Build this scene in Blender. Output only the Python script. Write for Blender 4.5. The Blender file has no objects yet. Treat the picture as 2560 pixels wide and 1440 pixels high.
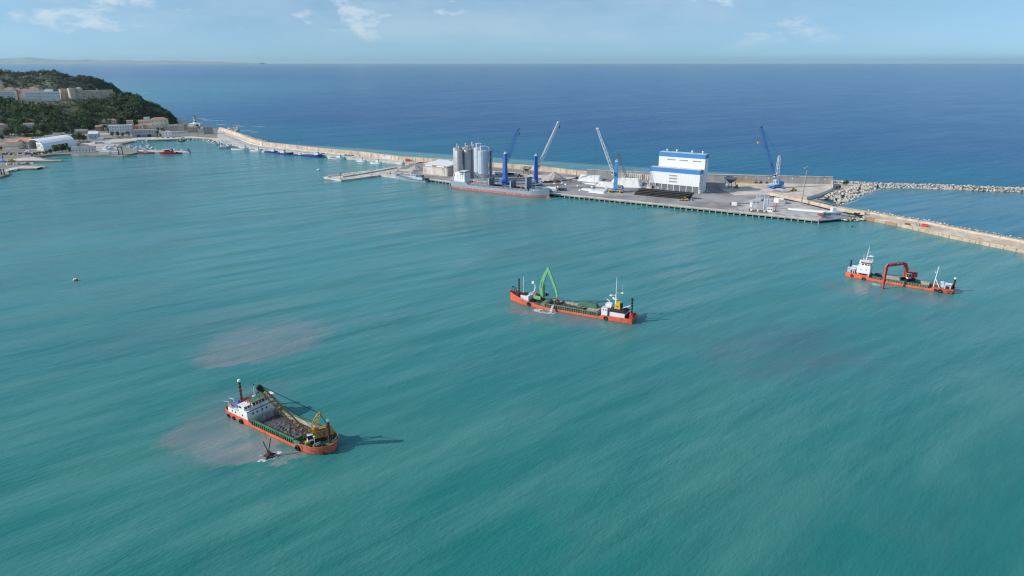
import bpy, bmesh, math, random
from mathutils import Vector, Matrix
random.seed(7)
R = math.radians

# ------------------------------------------------------------------ camera, sky, sun, exposure
H = 120.0                                   # drone height above the water, metres
F = 1707.0                                  # focal length in photograph pixels (24 mm on 36 mm)
PITCH = math.atan((720 - 157) / F)
SP, CP = math.sin(PITCH), math.cos(PITCH)
scene = bpy.context.scene
col = scene.collection
cam_data = bpy.data.cameras.new('camera')
cam_data.sensor_width = 36.0
cam_data.lens = 36.0 * F / 2560
cam_data.clip_start = 1.0
cam_data.clip_end = 600000.0
cam = bpy.data.objects.new('camera', cam_data)
cam.location = (0, 0, H)
cam.rotation_euler = (math.pi / 2 - PITCH, 0, R(-0.10))
col.objects.link(cam)
scene.camera = cam

SUN_AZ, SUN_EL = R(257), R(30.5)              # clockwise from +Y: low in the west-south-west, left of the frame
world = bpy.data.worlds.new('World')
scene.world = world
world.use_nodes = True

sun_data = bpy.data.lights.new('sun', 'SUN')
sun_data.energy = 4.15
sun_data.angle = R(0.53)
sun_data.color = (1.0, 0.93, 0.83)
sun = bpy.data.objects.new('sun', sun_data)
sun_dir = Vector((math.sin(SUN_AZ) * math.cos(SUN_EL), math.cos(SUN_AZ) * math.cos(SUN_EL), math.sin(SUN_EL)))
sun.rotation_euler = sun_dir.to_track_quat('Z', 'Y').to_euler()
sun.location = (-300, 0, 400)
col.objects.link(sun)

vs = scene.view_settings
vs.view_transform = 'Standard'
vs.look = 'None'
vs.exposure = 0.0
vs.gamma = 1.0
scene.cycles.use_denoising = True
scene.cycles.pixel_filter_type = 'BLACKMAN_HARRIS'
scene.cycles.filter_width = 1.15
scene.cycles.max_bounces = 6
scene.cycles.transparent_max_bounces = 12
scene.cycles.volume_bounces = 0


# ------------------------------------------------------------------ node helper
class NT:
    def __init__(self, tree):
        self.t = tree
        tree.nodes.clear()

    def n(self, typ, ins=None, **props):
        nd = self.t.nodes.new(typ)
        for k, v in props.items():
            setattr(nd, k, v)
        if ins:
            for k, v in ins.items():
                self.put(nd.inputs[k], v)
        return nd

    def put(self, sock, v):
        if isinstance(v, bpy.types.NodeSocket):
            self.t.links.new(v, sock)
        elif isinstance(v, (tuple, list)) and len(v) == 3 and sock.type == 'RGBA':
            sock.default_value = (*v, 1)
        else:
            sock.default_value = v

    def m(self, op, a, b=None, c=None, clamp=False):
        nd = self.t.nodes.new('ShaderNodeMath')
        nd.operation = op
        nd.use_clamp = clamp
        for i, v in enumerate((a, b, c)):
            if v is not None:
                self.put(nd.inputs[i], v)
        return nd.outputs[0]

    def v(self, op, a, b=None, out=0):
        nd = self.t.nodes.new('ShaderNodeVectorMath')
        nd.operation = op
        self.put(nd.inputs[0], a)
        if b is not None:
            self.put(nd.inputs[3] if op == 'SCALE' else nd.inputs[1], b)
        return nd.outputs[out]

    def mix(self, f, a, b, blend='MIX'):
        nd = self.t.nodes.new('ShaderNodeMix')
        nd.data_type = 'RGBA'
        nd.blend_type = blend
        self.put(nd.inputs[0], f)
        self.put(nd.inputs[6], a)
        self.put(nd.inputs[7], b)
        return nd.outputs[2]

    def ramp(self, x, x0, x1, y0=0.0, y1=1.0, smooth=True):
        nd = self.t.nodes.new('ShaderNodeMapRange')
        nd.interpolation_type = 'SMOOTHSTEP' if smooth else 'LINEAR'
        for i, v in enumerate((x, x0, x1, y0, y1)):
            self.put(nd.inputs[i], v)
        return nd.outputs[0]

    def noise(self, vec, scale, detail=3.0, rough=0.5, out='Fac', dist=0.0):
        nd = self.n('ShaderNodeTexNoise', {'Vector': vec, 'Scale': scale, 'Detail': detail, 'Roughness': rough, 'Distortion': dist})
        return nd.outputs[out]

    def rotscale(self, vec, rz, s):
        mp = self.n('ShaderNodeMapping', {'Vector': vec, 'Rotation': (0, 0, rz), 'Scale': tuple(1 / q for q in s)}, vector_type='TEXTURE')
        return mp.outputs[0]                # turned by rz first, then scaled along the turned axes


# the sky: clear-day sky with thin, flat, far-off clouds all round
w = NT(world.node_tree)
d = w.n('ShaderNodeTexCoord').outputs['Generated']
sep = w.n('ShaderNodeSeparateXYZ', {0: d})
lift = w.n('ShaderNodeCombineXYZ', {0: sep.outputs[0], 1: sep.outputs[1], 2: w.m('ADD', w.m('MULTIPLY', w.m('ABSOLUTE', sep.outputs[2]), 0.87), 0.13)})
sky = w.n('ShaderNodeTexSky', {'Vector': w.v('NORMALIZE', lift.outputs[0])}, sky_type='NISHITA', sun_disc=False, sun_elevation=SUN_EL, sun_rotation=SUN_AZ,
          altitude=150.0, air_density=1.0, dust_density=0.4, ozone_density=2.2)
flat = w.rotscale(d, 0.5, (1.0, 1.0, 3.6))
veil = w.ramp(w.noise(flat, 3.4, 7.0, 0.62), 0.38, 0.72)
puff = w.ramp(w.noise(w.rotscale(d, 0.35, (1.0, 1.0, 2.6)), 8.5, 10.0, 0.62), 0.55, 0.68)
low = w.ramp(sep.outputs[2], 0.010, 0.045)
cover = w.m('MULTIPLY', low, w.m('MAXIMUM', w.m('MULTIPLY', veil, 0.36), w.m('MULTIPLY', puff, 0.8)))
tint = w.mix(1.0, sky.outputs[0], (0.93, 1.06, 1.06), 'MULTIPLY')
skyc = w.mix(cover, tint, (5.0, 5.9, 6.7))
bg = w.n('ShaderNodeBackground', {'Color': skyc, 'Strength': 0.132})
w.t.links.new(bg.outputs[0], w.n('ShaderNodeOutputWorld').inputs[0])


# ------------------------------------------------------------------ pixels of the photograph -> places
def W(px, py, z=0.0):
    """point on the level plane z that the photograph shows at this pixel"""
    x, y = (px - 1280) / F, (py - 720) / F
    t = (H - z) / (SP + y * CP)
    return Vector((x * t, t * (CP - y * SP), z))


def atY(px, py, Y):
    """point of that pixel's line of sight at the distance Y (a thing standing at Y)"""
    x, y = (px - 1280) / F, (py - 720) / F
    t = Y / (CP - y * SP)
    return Vector((x * t, Y, H - t * (SP + y * CP)))


# ------------------------------------------------------------------ materials
MATS = {}


def mat(name, color, rough=0.6, metal=0.0, var=0.12, scale=0.25, bump=0.0, grime=None, spec=0.5, vscale=None, wl=None, streak=None):
    if name in MATS:
        return MATS[name]
    m = bpy.data.materials.new(name)
    m.use_nodes = True
    k = NT(m.node_tree)
    pos = k.n('ShaderNodeNewGeometry').outputs['Position']
    vec = pos if vscale is None else k.rotscale(pos, 0, vscale)
    nz = k.noise(vec, scale, 5.0, 0.6)
    lo = tuple(c * (1 - var) for c in color)
    hi = tuple(min(1, c * (1 + var)) for c in color)
    c = k.mix(k.ramp(nz, 0.3, 0.7), lo, hi)
    if grime:
        g = k.ramp(k.noise(k.rotscale(pos, 0.3, (1, 1, 0.25)), scale * 2.3, 6.0, 0.65), grime[1], grime[1] + 0.16)
        c = k.mix(k.m('MULTIPLY', g, grime[2]), c, grime[0])
    if streak:                              # rust running down from seams and scuppers
        g = k.noise(k.rotscale(pos, 0.61, (2.6, 2.6, 0.16)), 0.8, 4.0, 0.7)
        c = k.mix(k.m('MULTIPLY', k.ramp(g, 0.50, 0.68), streak[1]), c, streak[0])
    if wl:                                  # fouling at the waterline
        z = k.n('ShaderNodeSeparateXYZ', {0: pos}).outputs[2]
        zz = k.m('ADD', z, k.m('MULTIPLY', k.noise(pos, 0.6, 4.0, 0.6), 0.5))
        c = k.mix(k.m('MULTIPLY', k.ramp(zz, 0.75, 0.40), 0.85), c, wl)
    b = k.n('ShaderNodeBsdfPrincipled', {'Base Color': c, 'Roughness': rough, 'Metallic': metal, 'Specular IOR Level': spec})
    if bump:
        bn = k.n('ShaderNodeBump', {'Height': k.noise(pos, scale * 4, 5.0, 0.6), 'Strength': 1.0, 'Distance': bump})
        k.t.links.new(bn.outputs[0], b.inputs['Normal'])
    k.t.links.new(b.outputs[0], k.n('ShaderNodeOutputMaterial').inputs[0])
    MATS[name] = m
    return m


# ------------------------------------------------------------------ mesh helper
def setp(o, label=None, cat=None, group=None, kind=None):
    for a, v in (('label', label), ('category', cat), ('group', group), ('kind', kind)):
        if v:
            o[a] = v
    return o


class MB:
    def __init__(self):
        self.v, self.f = [], []

    def add(self, vs_, fs_):
        o = len(self.v)
        self.v += [tuple(p) for p in vs_]
        self.f += [tuple(i + o for i in f) for f in fs_]
        return self

    def box(self, x0, x1, y0, y1, z0, z1, rz=0.0, at=(0, 0, 0)):
        c, s = math.cos(rz), math.sin(rz)
        P = [(x, y, z) for z in (z0, z1) for y in (y0, y1) for x in (x0, x1)]
        P = [(at[0] + x * c - y * s, at[1] + x * s + y * c, at[2] + z) for x, y, z in P]
        return self.add(P, [(0, 2, 3, 1), (4, 5, 7, 6), (0, 1, 5, 4), (2, 6, 7, 3), (0, 4, 6, 2), (1, 3, 7, 5)])

    def prism(self, pts, z0, z1, top=None):
        """pts counter-clockwise outline; top: outline of the upper rim when it differs"""
        n = len(pts)
        up = top or pts
        a = sum(pts[i][0] * pts[(i + 1) % n][1] - pts[(i + 1) % n][0] * pts[i][1] for i in range(n))
        if a < 0:
            pts = pts[::-1]
            up = up[::-1]
        V = [(p[0], p[1], z0) for p in pts] + [(p[0], p[1], z1) for p in up]
        return self.add(V, [tuple(range(n))[::-1], tuple(range(n, 2 * n))] + [(i, (i + 1) % n, n + (i + 1) % n, n + i) for i in range(n)])

    def tube(self, p, q, r, n=6, r2=None):
        p, q = Vector(p), Vector(q)
        d_ = (q - p)
        if d_.length < 1e-6:
            return self
        d_.normalize()
        u = d_.cross(Vector((0, 0, 1)) if abs(d_.z) < 0.9 else Vector((1, 0, 0))).normalized()
        w_ = d_.cross(u)
        r2 = r if r2 is None else r2
        V = []
        for c, rr in ((p, r), (q, r2)):
            for i in range(n):
                a = 2 * math.pi * i / n
                V.append(c + (u * math.cos(a) + w_ * math.sin(a)) * rr)
        return self.add(V, [tuple(range(n)), tuple(range(n, 2 * n))[::-1]] + [(i, n + i, n + (i + 1) % n, (i + 1) % n) for i in range(n)])

    def path(self, pts, r, n=6):
        for a, b in zip(pts, pts[1:]):
            self.tube(a, b, r, n)
        return self

    def lathe(self, prof, n=16, at=(0, 0, 0)):
        V = [(at[0] + r * math.cos(2 * math.pi * i / n), at[1] + r * math.sin(2 * math.pi * i / n), at[2] + z) for r, z in prof for i in range(n)]
        Fc = [tuple(range(n))[::-1], tuple(range((len(prof) - 1) * n, len(prof) * n))]
        for j in range(len(prof) - 1):
            Fc += [(j * n + i, j * n + (i + 1) % n, (j + 1) * n + (i + 1) % n, (j + 1) * n + i) for i in range(n)]
        return self.add(V, Fc)

    def beam(self, pts, wid, hts):
        """flat-sided arm: pts a path in the x-z plane, thickness wid in y, hts the depth at every point"""
        n = len(pts)
        V = []
        for i, (x, z) in enumerate(pts):
            a, b = pts[max(0, i - 1)], pts[min(n - 1, i + 1)]
            t = Vector((b[0] - a[0], b[1] - a[1])).normalized()
            nx, nz = -t.y * hts[i] / 2, t.x * hts[i] / 2
            for y in (-wid / 2, wid / 2):
                V += [(x - nx, y, z - nz), (x + nx, y, z + nz)]
        Fc = [(0, 1, 3, 2), (4 * n - 4, 4 * n - 2, 4 * n - 1, 4 * n - 3)]
        for i in range(n - 1):
            o = 4 * i
            Fc += [(o, o + 4, o + 5, o + 1), (o + 2, o + 3, o + 7, o + 6), (o + 1, o + 5, o + 7, o + 3), (o, o + 2, o + 6, o + 4)]
        return self.add(V, Fc)

    def lattice(self, p, q, w0, w1, chord=0.12, brace=0.07, bays=12, up=(0, 0, 1), taper=0.12):
        """square lattice boom from p (width w0) to q (width w1), pinched at the foot and the head"""
        p, q = Vector(p), Vector(q)
        d_ = (q - p).normalized()
        u = d_.cross(Vector(up)).normalized()
        w_ = u.cross(d_)
        rings = []
        for i in range(bays + 1):
            f = i / bays
            wd = w0 + (w1 - w0) * f
            e = min(f, 1 - f) / taper
            hd = wd * (0.45 + 0.55 * min(1, e))
            c = p.lerp(q, f)
            rings.append([c + u * sx * wd / 2 + w_ * sy * hd / 2 for sx, sy in ((-1, -1), (1, -1), (1, 1), (-1, 1))])
        for a in range(4):
            for i in range(bays):
                self.tube(rings[i][a], rings[i + 1][a], chord, 4)
                b = (a + 1) % 4
                if i % 2:
                    self.tube(rings[i][a], rings[i + 1][b], brace, 3)
                else:
                    self.tube(rings[i][b], rings[i + 1][a], brace, 3)
        for i in (0, bays):
            for a in range(4):
                self.tube(rings[i][a], rings[i][(a + 1) % 4], chord, 4)
        return self

    def torus(self, c, axis, R1, r, n=12, m_=6):
        axis = Vector(axis).normalized()
        u = axis.cross(Vector((0, 0, 1)) if abs(axis.z) < 0.9 else Vector((1, 0, 0))).normalized()
        w_ = axis.cross(u)
        c = Vector(c)
        V, Fc = [], []
        for i in range(n):
            a = 2 * math.pi * i / n
            e = u * math.cos(a) + w_ * math.sin(a)
            for j in range(m_):
                b = 2 * math.pi * j / m_
                V.append(c + e * (R1 + r * math.cos(b)) + axis * r * math.sin(b))
        for i in range(n):
            for j in range(m_):
                i2, j2 = (i + 1) % n, (j + 1) % m_
                Fc.append((i * m_ + j, i2 * m_ + j, i2 * m_ + j2, i * m_ + j2))
        return self.add(V, Fc)

    def rock(self, c, r, rnd, squash=0.75):
        t = (1 + 5 ** 0.5) / 2
        V0 = [(-1, t, 0), (1, t, 0), (-1, -t, 0), (1, -t, 0), (0, -1, t), (0, 1, t), (0, -1, -t), (0, 1, -t), (t, 0, -1), (t, 0, 1), (-t, 0, -1), (-t, 0, 1)]
        F0 = [(0, 11, 5), (0, 5, 1), (0, 1, 7), (0, 7, 10), (0, 10, 11), (1, 5, 9), (5, 11, 4), (11, 10, 2), (10, 7, 6), (7, 1, 8), (3, 9, 4), (3, 4, 2), (3, 2, 6), (3, 6, 8), (3, 8, 9), (4, 9, 5), (2, 4, 11), (6, 2, 10), (8, 6, 7), (9, 8, 1)]
        mt = Matrix.Rotation(rnd.uniform(0, 6.28), 3, 'Z') @ Matrix.Rotation(rnd.uniform(-0.6, 0.6), 3, 'X')
        V = []
        for p in V0:
            p = mt @ Vector(p)
            k = r / 1.9 * rnd.uniform(0.72, 1.2)
            V.append((c[0] + p.x * k, c[1] + p.y * k, c[2] + p.z * k * squash))
        return self.add(V, F0)

    def mesh(self, name='mesh'):
        me = bpy.data.meshes.new(name)
        me.from_pydata(self.v, [], self.f)
        me.update()
        return me

    def build(self, name, material, parent=None, smooth=False, loc=None, fixn=False):
        me = self.mesh(name)
        if fixn:
            bm = bmesh.new()
            bm.from_mesh(me)
            bmesh.ops.recalc_face_normals(bm, faces=bm.faces)
            bm.to_mesh(me)
            bm.free()
        me.materials.append(material)
        if smooth:
            me.shade_smooth()
            me.set_sharp_from_angle(angle=R(38))
        o = bpy.data.objects.new(name, me)
        col.objects.link(o)
        if parent:
            o.parent = parent
        if loc is not None:
            o.location = loc
        return o


def thing(name, label, cat, loc=(0, 0, 0), rz=0.0, group=None):
    o = bpy.data.objects.new(name, None)
    o.empty_display_size = 1.0
    o.location = loc
    o.rotation_euler = (0, 0, rz)
    col.objects.link(o)
    return setp(o, label, cat, group)


UNIT = {}


def piece(name, parent, material, x0, x1, y0, y1, z0, z1, rz=0.0):
    """a box-shaped part; alike pieces share one mesh"""
    key = material.name
    if key not in UNIT:
        me = MB().box(-0.5, 0.5, -0.5, 0.5, -0.5, 0.5).mesh('block')
        me.materials.append(material)
        UNIT[key] = me
    o = bpy.data.objects.new(name, UNIT[key])
    o.location = ((x0 + x1) / 2, (y0 + y1) / 2, (z0 + z1) / 2)
    o.scale = (x1 - x0, y1 - y0, z1 - z0)
    o.rotation_euler = (0, 0, rz)
    o.parent = parent
    col.objects.link(o)
    return o


def copy_tree(o, parent=None):
    kids = list(o.children)
    c = o.copy()
    col.objects.link(c)
    c.parent = parent
    for ch in kids:
        copy_tree(ch, c)
    return c


# ------------------------------------------------------------------ the sea
def line(a, b):
    """unit normal and offset of the line a-b: distance = n.x*x + n.y*y - c, positive on the left of a->b"""
    d_ = (b - a).normalized()
    n_ = (-d_.y, d_.x)
    return n_, n_[0] * a.x + n_[1] * a.y


def sea_material():
    m = bpy.data.materials.new('sea_water')
    m.use_nodes = True
    k = NT(m.node_tree)
    pos = k.n('ShaderNodeNewGeometry').outputs['Position']
    sp = k.n('ShaderNodeSeparateXYZ', {0: pos})
    X, Y = sp.outputs[0], sp.outputs[1]

    def dist(n_, c):
        return k.m('SUBTRACT', k.m('ADD', k.m('MULTIPLY', X, n_[0]), k.m('MULTIPLY', Y, n_[1])), c)
    out_d = dist(*line(W(660, 357), W(2085, 453)))        # + beyond the long mole
    bas_d = dist(*line(W(2560, 600), W(2045, 500)))       # + on the harbour side... flipped below
    big = k.noise(pos, 0.0035, 4.0, 0.55)
    str_ = k.noise(k.rotscale(pos, R(43), (0.22, 1.0, 1.0)), 0.035, 4.0, 0.6)
    mott = k.noise(pos, 0.018, 5.0, 0.6)
    # harbour water: greener close by, paler with distance, crossed by paler streaks
    near = k.mix(k.ramp(Y, 120, 460), (0.022, 0.210, 0.196), (0.064, 0.295, 0.320))
    harb = k.mix(k.m('MULTIPLY', k.ramp(mott, 0.45, 0.75), 0.5), near, (0.075, 0.235, 0.235))
    harb = k.mix(k.m('MULTIPLY', k.ramp(str_, 0.40, 0.68), 0.62), harb, (0.098, 0.305, 0.290))
    harb = k.mix(k.m('MULTIPLY', k.ramp(big, 0.45, 0.7), 0.45), harb, (0.030, 0.19, 0.21))
    # open sea
    shore = k.mix(k.ramp(out_d, 0, 420), (0.002, 0.170, 0.305), (0.0, 0.106, 0.300))
    turq = k.m('MULTIPLY', k.ramp(X, -350, -1500), k.ramp(k.m('ADD', Y, k.m('MULTIPLY', X, 0.55)), 5400, 2300))
    sea = k.mix(k.m('MULTIPLY', turq, 0.85), shore, (0.03, 0.24, 0.38))
    sea = k.mix(k.m('MULTIPLY', k.ramp(k.noise(k.rotscale(pos, R(15), (0.3, 1, 1)), 0.004, 4), 0.4, 0.7), 0.35), sea, (0.0, 0.082, 0.255))
    f_out = k.ramp(k.m('ADD', out_d, k.m('MULTIPLY', k.m('SUBTRACT', big, 0.5), 30)), -6, 14)
    bas = k.ramp(k.m('MULTIPLY', bas_d, 1.0), 8, -8)
    bas = k.m('MULTIPLY', bas, k.ramp(X, 200, 270))
    c = k.mix(k.m('MULTIPLY', bas, 0.85), harb, (0.010, 0.185, 0.300))
    c = k.mix(f_out, c, sea)
    # clouds of stirred-up mud round the dredgers
    warp = k.v('SCALE', k.v('SUBTRACT', k.noise(k.rotscale(pos, R(35), (0.5, 1, 1)), 0.06, 6.0, 0.72, 'Color'), (0.5, 0.5, 0.5)), 42.0)
    wp = k.v('ADD', pos, warp)

    def plume(px, py, rx, ry, ang, colr, amt, soft=0.55):
        nonlocal c
        q = W(px, py)
        mp = k.n('ShaderNodeMapping', {'Vector': k.v('SUBTRACT', wp, (q.x, q.y, 0)), 'Rotation': (0, 0, -R(ang))}).outputs[0]
        e = k.v('MULTIPLY', mp, (1 / rx, 1 / ry, 0))
        r_ = k.v('LENGTH', e, None, 1)
        f = k.m('MULTIPLY', k.ramp(r_, 1.0, soft), amt)
        f = k.m('MULTIPLY', f, k.ramp(k.noise(k.rotscale(pos, R(40), (0.4, 1, 1)), 0.10, 6, 0.7), 0.34, 0.60, 0.30, 1.0))
        c = k.mix(f, c, colr)
    MUD = (0.245, 0.285, 0.285)
    plume(620, 872, 27, 15, 30, MUD, 0.95, 0.55)
    plume(675, 845, 38, 27, 40, (0.185, 0.27, 0.295), 0.95, 0.55)
    plume(500, 815, 66, 30, 35, (0.10, 0.23, 0.25), 0.6, 0.1)
    plume(590, 1085, 22, 21, 10, MUD, 1.0, 0.7)
    plume(610, 1130, 20, 10, 0, MUD, 1.0, 0.6)
    plume(545, 1040, 17, 28, 20, (0.13, 0.225, 0.24), 0.8, 0.2)
    plume(480, 1150, 20, 9, 10, (0.12, 0.225, 0.23), 0.6, 0.2)
    plume(715, 1152, 6.5, 3.0, 10, MUD, 0.9, 0.6)
    plume(1410, 800, 36, 11, -22, (0.175, 0.245, 0.27), 0.9, 0.35)
    plume(1325, 778, 17, 10, -10, (0.22, 0.245, 0.255), 0.9, 0.4)
    plume(1560, 830, 18, 9, -10, (0.12, 0.22, 0.23), 0.6, 0.2)
    plume(1850, 880, 32, 14, 8, (0.10, 0.205, 0.235), 0.75, 0.2)
    plume(2010, 900, 50, 26, 20, (0.095, 0.195, 0.23), 0.8, 0.1)
    plume(1990, 840, 50, 20, 20, (0.075, 0.17, 0.23), 0.65, 0.1)
    plume(1720, 850, 40, 10, 0, (0.085, 0.22, 0.25), 0.6, 0.1)
    plume(2230, 735, 50, 14, -30, (0.165, 0.235, 0.265), 0.9, 0.35)
    plume(640, 985, 26, 16, 10, (0.10, 0.225, 0.235), 0.5, 0.2)
    # wind waves: crests run up-right, three sizes, fading together with distance
    r1 = k.rotscale(pos, R(42), (0.30, 1.0, 1.0))
    r2 = k.rotscale(pos, R(36), (0.13, 1.0, 1.0))
    h = k.m('MULTIPLY', k.noise(k.rotscale(pos, R(50), (0.5, 1, 1)), 1.1, 3.0, 0.65), 0.62)
    h = k.m('ADD', h, k.m('MULTIPLY', k.noise(r1, 0.27, 3.0, 0.6), k.m('ADD', 1.5, k.m('MULTIPLY', f_out, 1.2))))
    h = k.m('ADD', h, k.m('MULTIPLY', k.noise(r2, 0.075, 1.5, 0.5), k.m('SUBTRACT', 4.4, k.m('MULTIPLY', f_out, 2.6))))
    h = k.m('ADD', h, k.m('MULTIPLY', k.noise(k.rotscale(pos, R(27), (0.10, 1, 1)), 0.045, 1.0, 0.5), k.m('SUBTRACT', 7.0, k.m('MULTIPLY', f_out, 5.6))))
    gust = k.ramp(k.noise(k.rotscale(pos, R(40), (0.35, 1, 1)), 0.010, 3.0, 0.6), 0.32, 0.68, 0.55, 1.25)
    h = k.m('MULTIPLY', h, gust)
    c = k.mix(1.0, c, (0.90, 0.90, 0.90), 'MULTIPLY')
    bn = k.n('ShaderNodeBump', {'Height': h, 'Strength': 1.0, 'Distance': k.m('ADD', 0.34, k.m('MULTIPLY', f_out, 0.20))})
    b = k.n('ShaderNodeBsdfPrincipled', {'Base Color': c, 'Roughness': 0.16, 'IOR': 1.333, 'Specular IOR Level': k.m('SUBTRACT', 0.34, k.m('MULTIPLY', f_out, 0.315)), 'Normal': bn.outputs[0]})
    k.t.links.new(b.outputs[0], k.n('ShaderNodeOutputMaterial').inputs[0])
    return m


E_ = 120000.0
setp(MB().add([(-E_, -3000, 0), (E_, -3000, 0), (E_, E_, 0), (-E_, E_, 0)], [(0, 1, 2, 3)]).build('sea', sea_material()), kind='structure')

# ------------------------------------------------------------------ land, quays, moles, breakwater
M_CONC = mat('quay_concrete', (0.50, 0.475, 0.45), 0.9, var=0.15, scale=0.06, grime=((0.16, 0.155, 0.15), 0.48, 0.6))
M_PALE = mat('pale_concrete', (0.60, 0.56, 0.50), 0.9, var=0.18, scale=0.12, grime=((0.24, 0.22, 0.20), 0.52, 0.6))
M_ASPH = mat('worn_asphalt', (0.29, 0.28, 0.275), 0.95, var=0.38, scale=0.03, grime=((0.40, 0.38, 0.35), 0.52, 0.7))
M_TAN = mat('tan_stone', (0.60, 0.49, 0.38), 0.92, var=0.14, scale=0.1, grime=((0.30, 0.23, 0.17), 0.5, 0.6))
M_STONEJ = mat('stone_joint', (0.22, 0.16, 0.115), 0.95)
M_GREYWALL = mat('grey_wall_concrete', (0.36, 0.35, 0.34), 0.9, var=0.12, scale=0.1, grime=((0.17, 0.165, 0.16), 0.55, 0.5))
M_SAND = mat('sandy_ground', (0.62, 0.55, 0.47), 0.95, var=0.2, scale=0.07, grime=((0.33, 0.29, 0.25), 0.5, 0.5))
M_EARTH = mat('dusty_ground', (0.26, 0.245, 0.215), 0.95, var=0.3, scale=0.03, grime=((0.15, 0.16, 0.11), 0.5, 0.6))
M_ROCK = mat('armour_rock', (0.50, 0.455, 0.40), 0.92, var=0.35, scale=0.35, bump=0.15)
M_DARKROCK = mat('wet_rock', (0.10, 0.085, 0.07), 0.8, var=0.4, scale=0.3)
M_PILE = mat('pile_concrete', (0.42, 0.38, 0.33), 0.9, var=0.2, scale=0.3)
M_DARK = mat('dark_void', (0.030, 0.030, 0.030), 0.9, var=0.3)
M_STEEL = mat('galvanised_steel', (0.42, 0.43, 0.44), 0.5, 0.6, var=0.1)
M_RUST = mat('rusty_steel', (0.24, 0.11, 0.055), 0.85, var=0.3, scale=0.6)
M_WHITE = mat('white_paint', (0.80, 0.80, 0.79), 0.45, var=0.05, grime=((0.55, 0.47, 0.40), 0.60, 0.5), scale=0.3)
M_BLACK = mat('black_rubber', (0.022, 0.022, 0.024), 0.8, var=0.3)
M_GLASS = mat('window_glass', (0.03, 0.04, 0.055), 0.12, var=0.2)

DK = 2.3                                    # level of the quay decks above the water


def WP(pts, z=DK):
    return [W(x, y, z) for x, y in pts]


def slab(name, pts, z, m, zb=-3.0, kind='structure', zt=None):
    z_ = z if zt is None else zt
    return setp(MB().prism([(p.x, p.y) for p in WP(pts, z)], zb, z_).build(name, m, fixn=True), kind=kind)


def wall_strip(mb, pts, z0, h, th):
    """a wall of thickness th behind the polyline pts (world points)"""
    n = len(pts)
    front, back = [], []
    for i, p in enumerate(pts):
        a, b = pts[max(0, i - 1)], pts[min(n - 1, i + 1)]
        t = (b - a).normalized()
        nrm = Vector((-t.y, t.x, 0))
        if nrm.y < 0:
            nrm = -nrm
        front.append(p)
        back.append(p + nrm * th)
    for i in range(n - 1):
        q = [front[i], front[i + 1], back[i + 1], back[i]]
        V = [(v_.x, v_.y, z0) for v_ in q] + [(v_.x, v_.y, z0 + h) for v_ in q]
        mb.add(V, [(3, 2, 1, 0), (4, 5, 6, 7), (0, 1, 5, 4), (1, 2, 6, 5), (2, 3, 7, 6), (3, 0, 4, 7)])
    return front, back


# main port platform on piles: deck with a pale kerb, near-black core standing for the shade below, one pile after the other
QFRONT = [(1000, 439.5), (1086, 450), (1140, 457.5), (1390, 485.5), (2050, 551.5)]
QUAY = QFRONT + [(2110, 546), (2166, 540), (2045, 498), (2060, 488), (2086, 474), (2086, 454), (1475, 431), (1060, 404), (1024, 411), (1010, 415), (987, 432)]
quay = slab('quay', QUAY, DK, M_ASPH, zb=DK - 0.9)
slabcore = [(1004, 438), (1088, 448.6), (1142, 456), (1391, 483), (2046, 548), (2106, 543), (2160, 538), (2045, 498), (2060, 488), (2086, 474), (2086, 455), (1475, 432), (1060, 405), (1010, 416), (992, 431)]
core = slab('quay_core', slabcore, DK - 0.9, M_DARK, zb=-3.0, zt=DK - 0.905)  # core coloured near black in place of the shade under the deck
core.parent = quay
fr_pts = WP(QFRONT, DK)
kerb = MB()
wall_strip(kerb, fr_pts, DK - 0.75, 0.98, 5.0)
kb = kerb.build('quay_edge', M_PALE, quay, fixn=True)
pile_me = MB().box(-0.42, 0.42, 0.25, 1.5, -3.0, DK - 0.7).mesh('pile')
pile_me.materials.append(M_PILE)
a, b = fr_pts[3], fr_pts[4]
seg = (b - a)
nseg = int(seg.length / 4.9)
for i in range(nseg + 1):
    p = a + seg * (i / nseg)
    o = bpy.data.objects.new('pile', pile_me)
    o.location = (p.x, p.y, 0)
    o.rotation_euler = (0, 0, math.atan2(seg.y, seg.x))
    o.parent = quay
    col.objects.link(o)
for a, b, k in ((fr_pts[0], fr_pts[1], 7), (fr_pts[1], fr_pts[2], 6)):
    for i in range(k):
        p = a.lerp(b, (i + 0.5) / k)
        o = bpy.data.objects.new('pile', pile_me)
        o.location = (p.x, p.y, 0)
        o.rotation_euler = (0, 0, math.atan2((b - a).y, (b - a).x))
        o.parent = quay
        col.objects.link(o)
# surface fields on the quay: sandy storage yard at the far end, pale apron, darker coal-stained berth
setp(slab('yard_ground', [(1790, 466), (1835, 455), (2080, 461), (2081, 476), (2042, 492), (2010, 502), (1915, 487), (1840, 488)], DK, M_SAND, zb=DK - 0.3, zt=DK + 0.006))
setp(slab('pale_apron', [(1840, 512), (1905, 492), (2000, 506), (2090, 530), (2150, 540), (2104, 543), (2046, 547), (1858, 529)], DK, M_CONC, zb=DK - 0.3, zt=DK + 0.010))
setp(slab('road_strip', [(1066, 414), (1300, 432), (1440, 444), (1440, 450), (1300, 441), (1150, 430)], DK, M_PALE, zb=DK - 0.3, zt=DK + 0.006))

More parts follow.
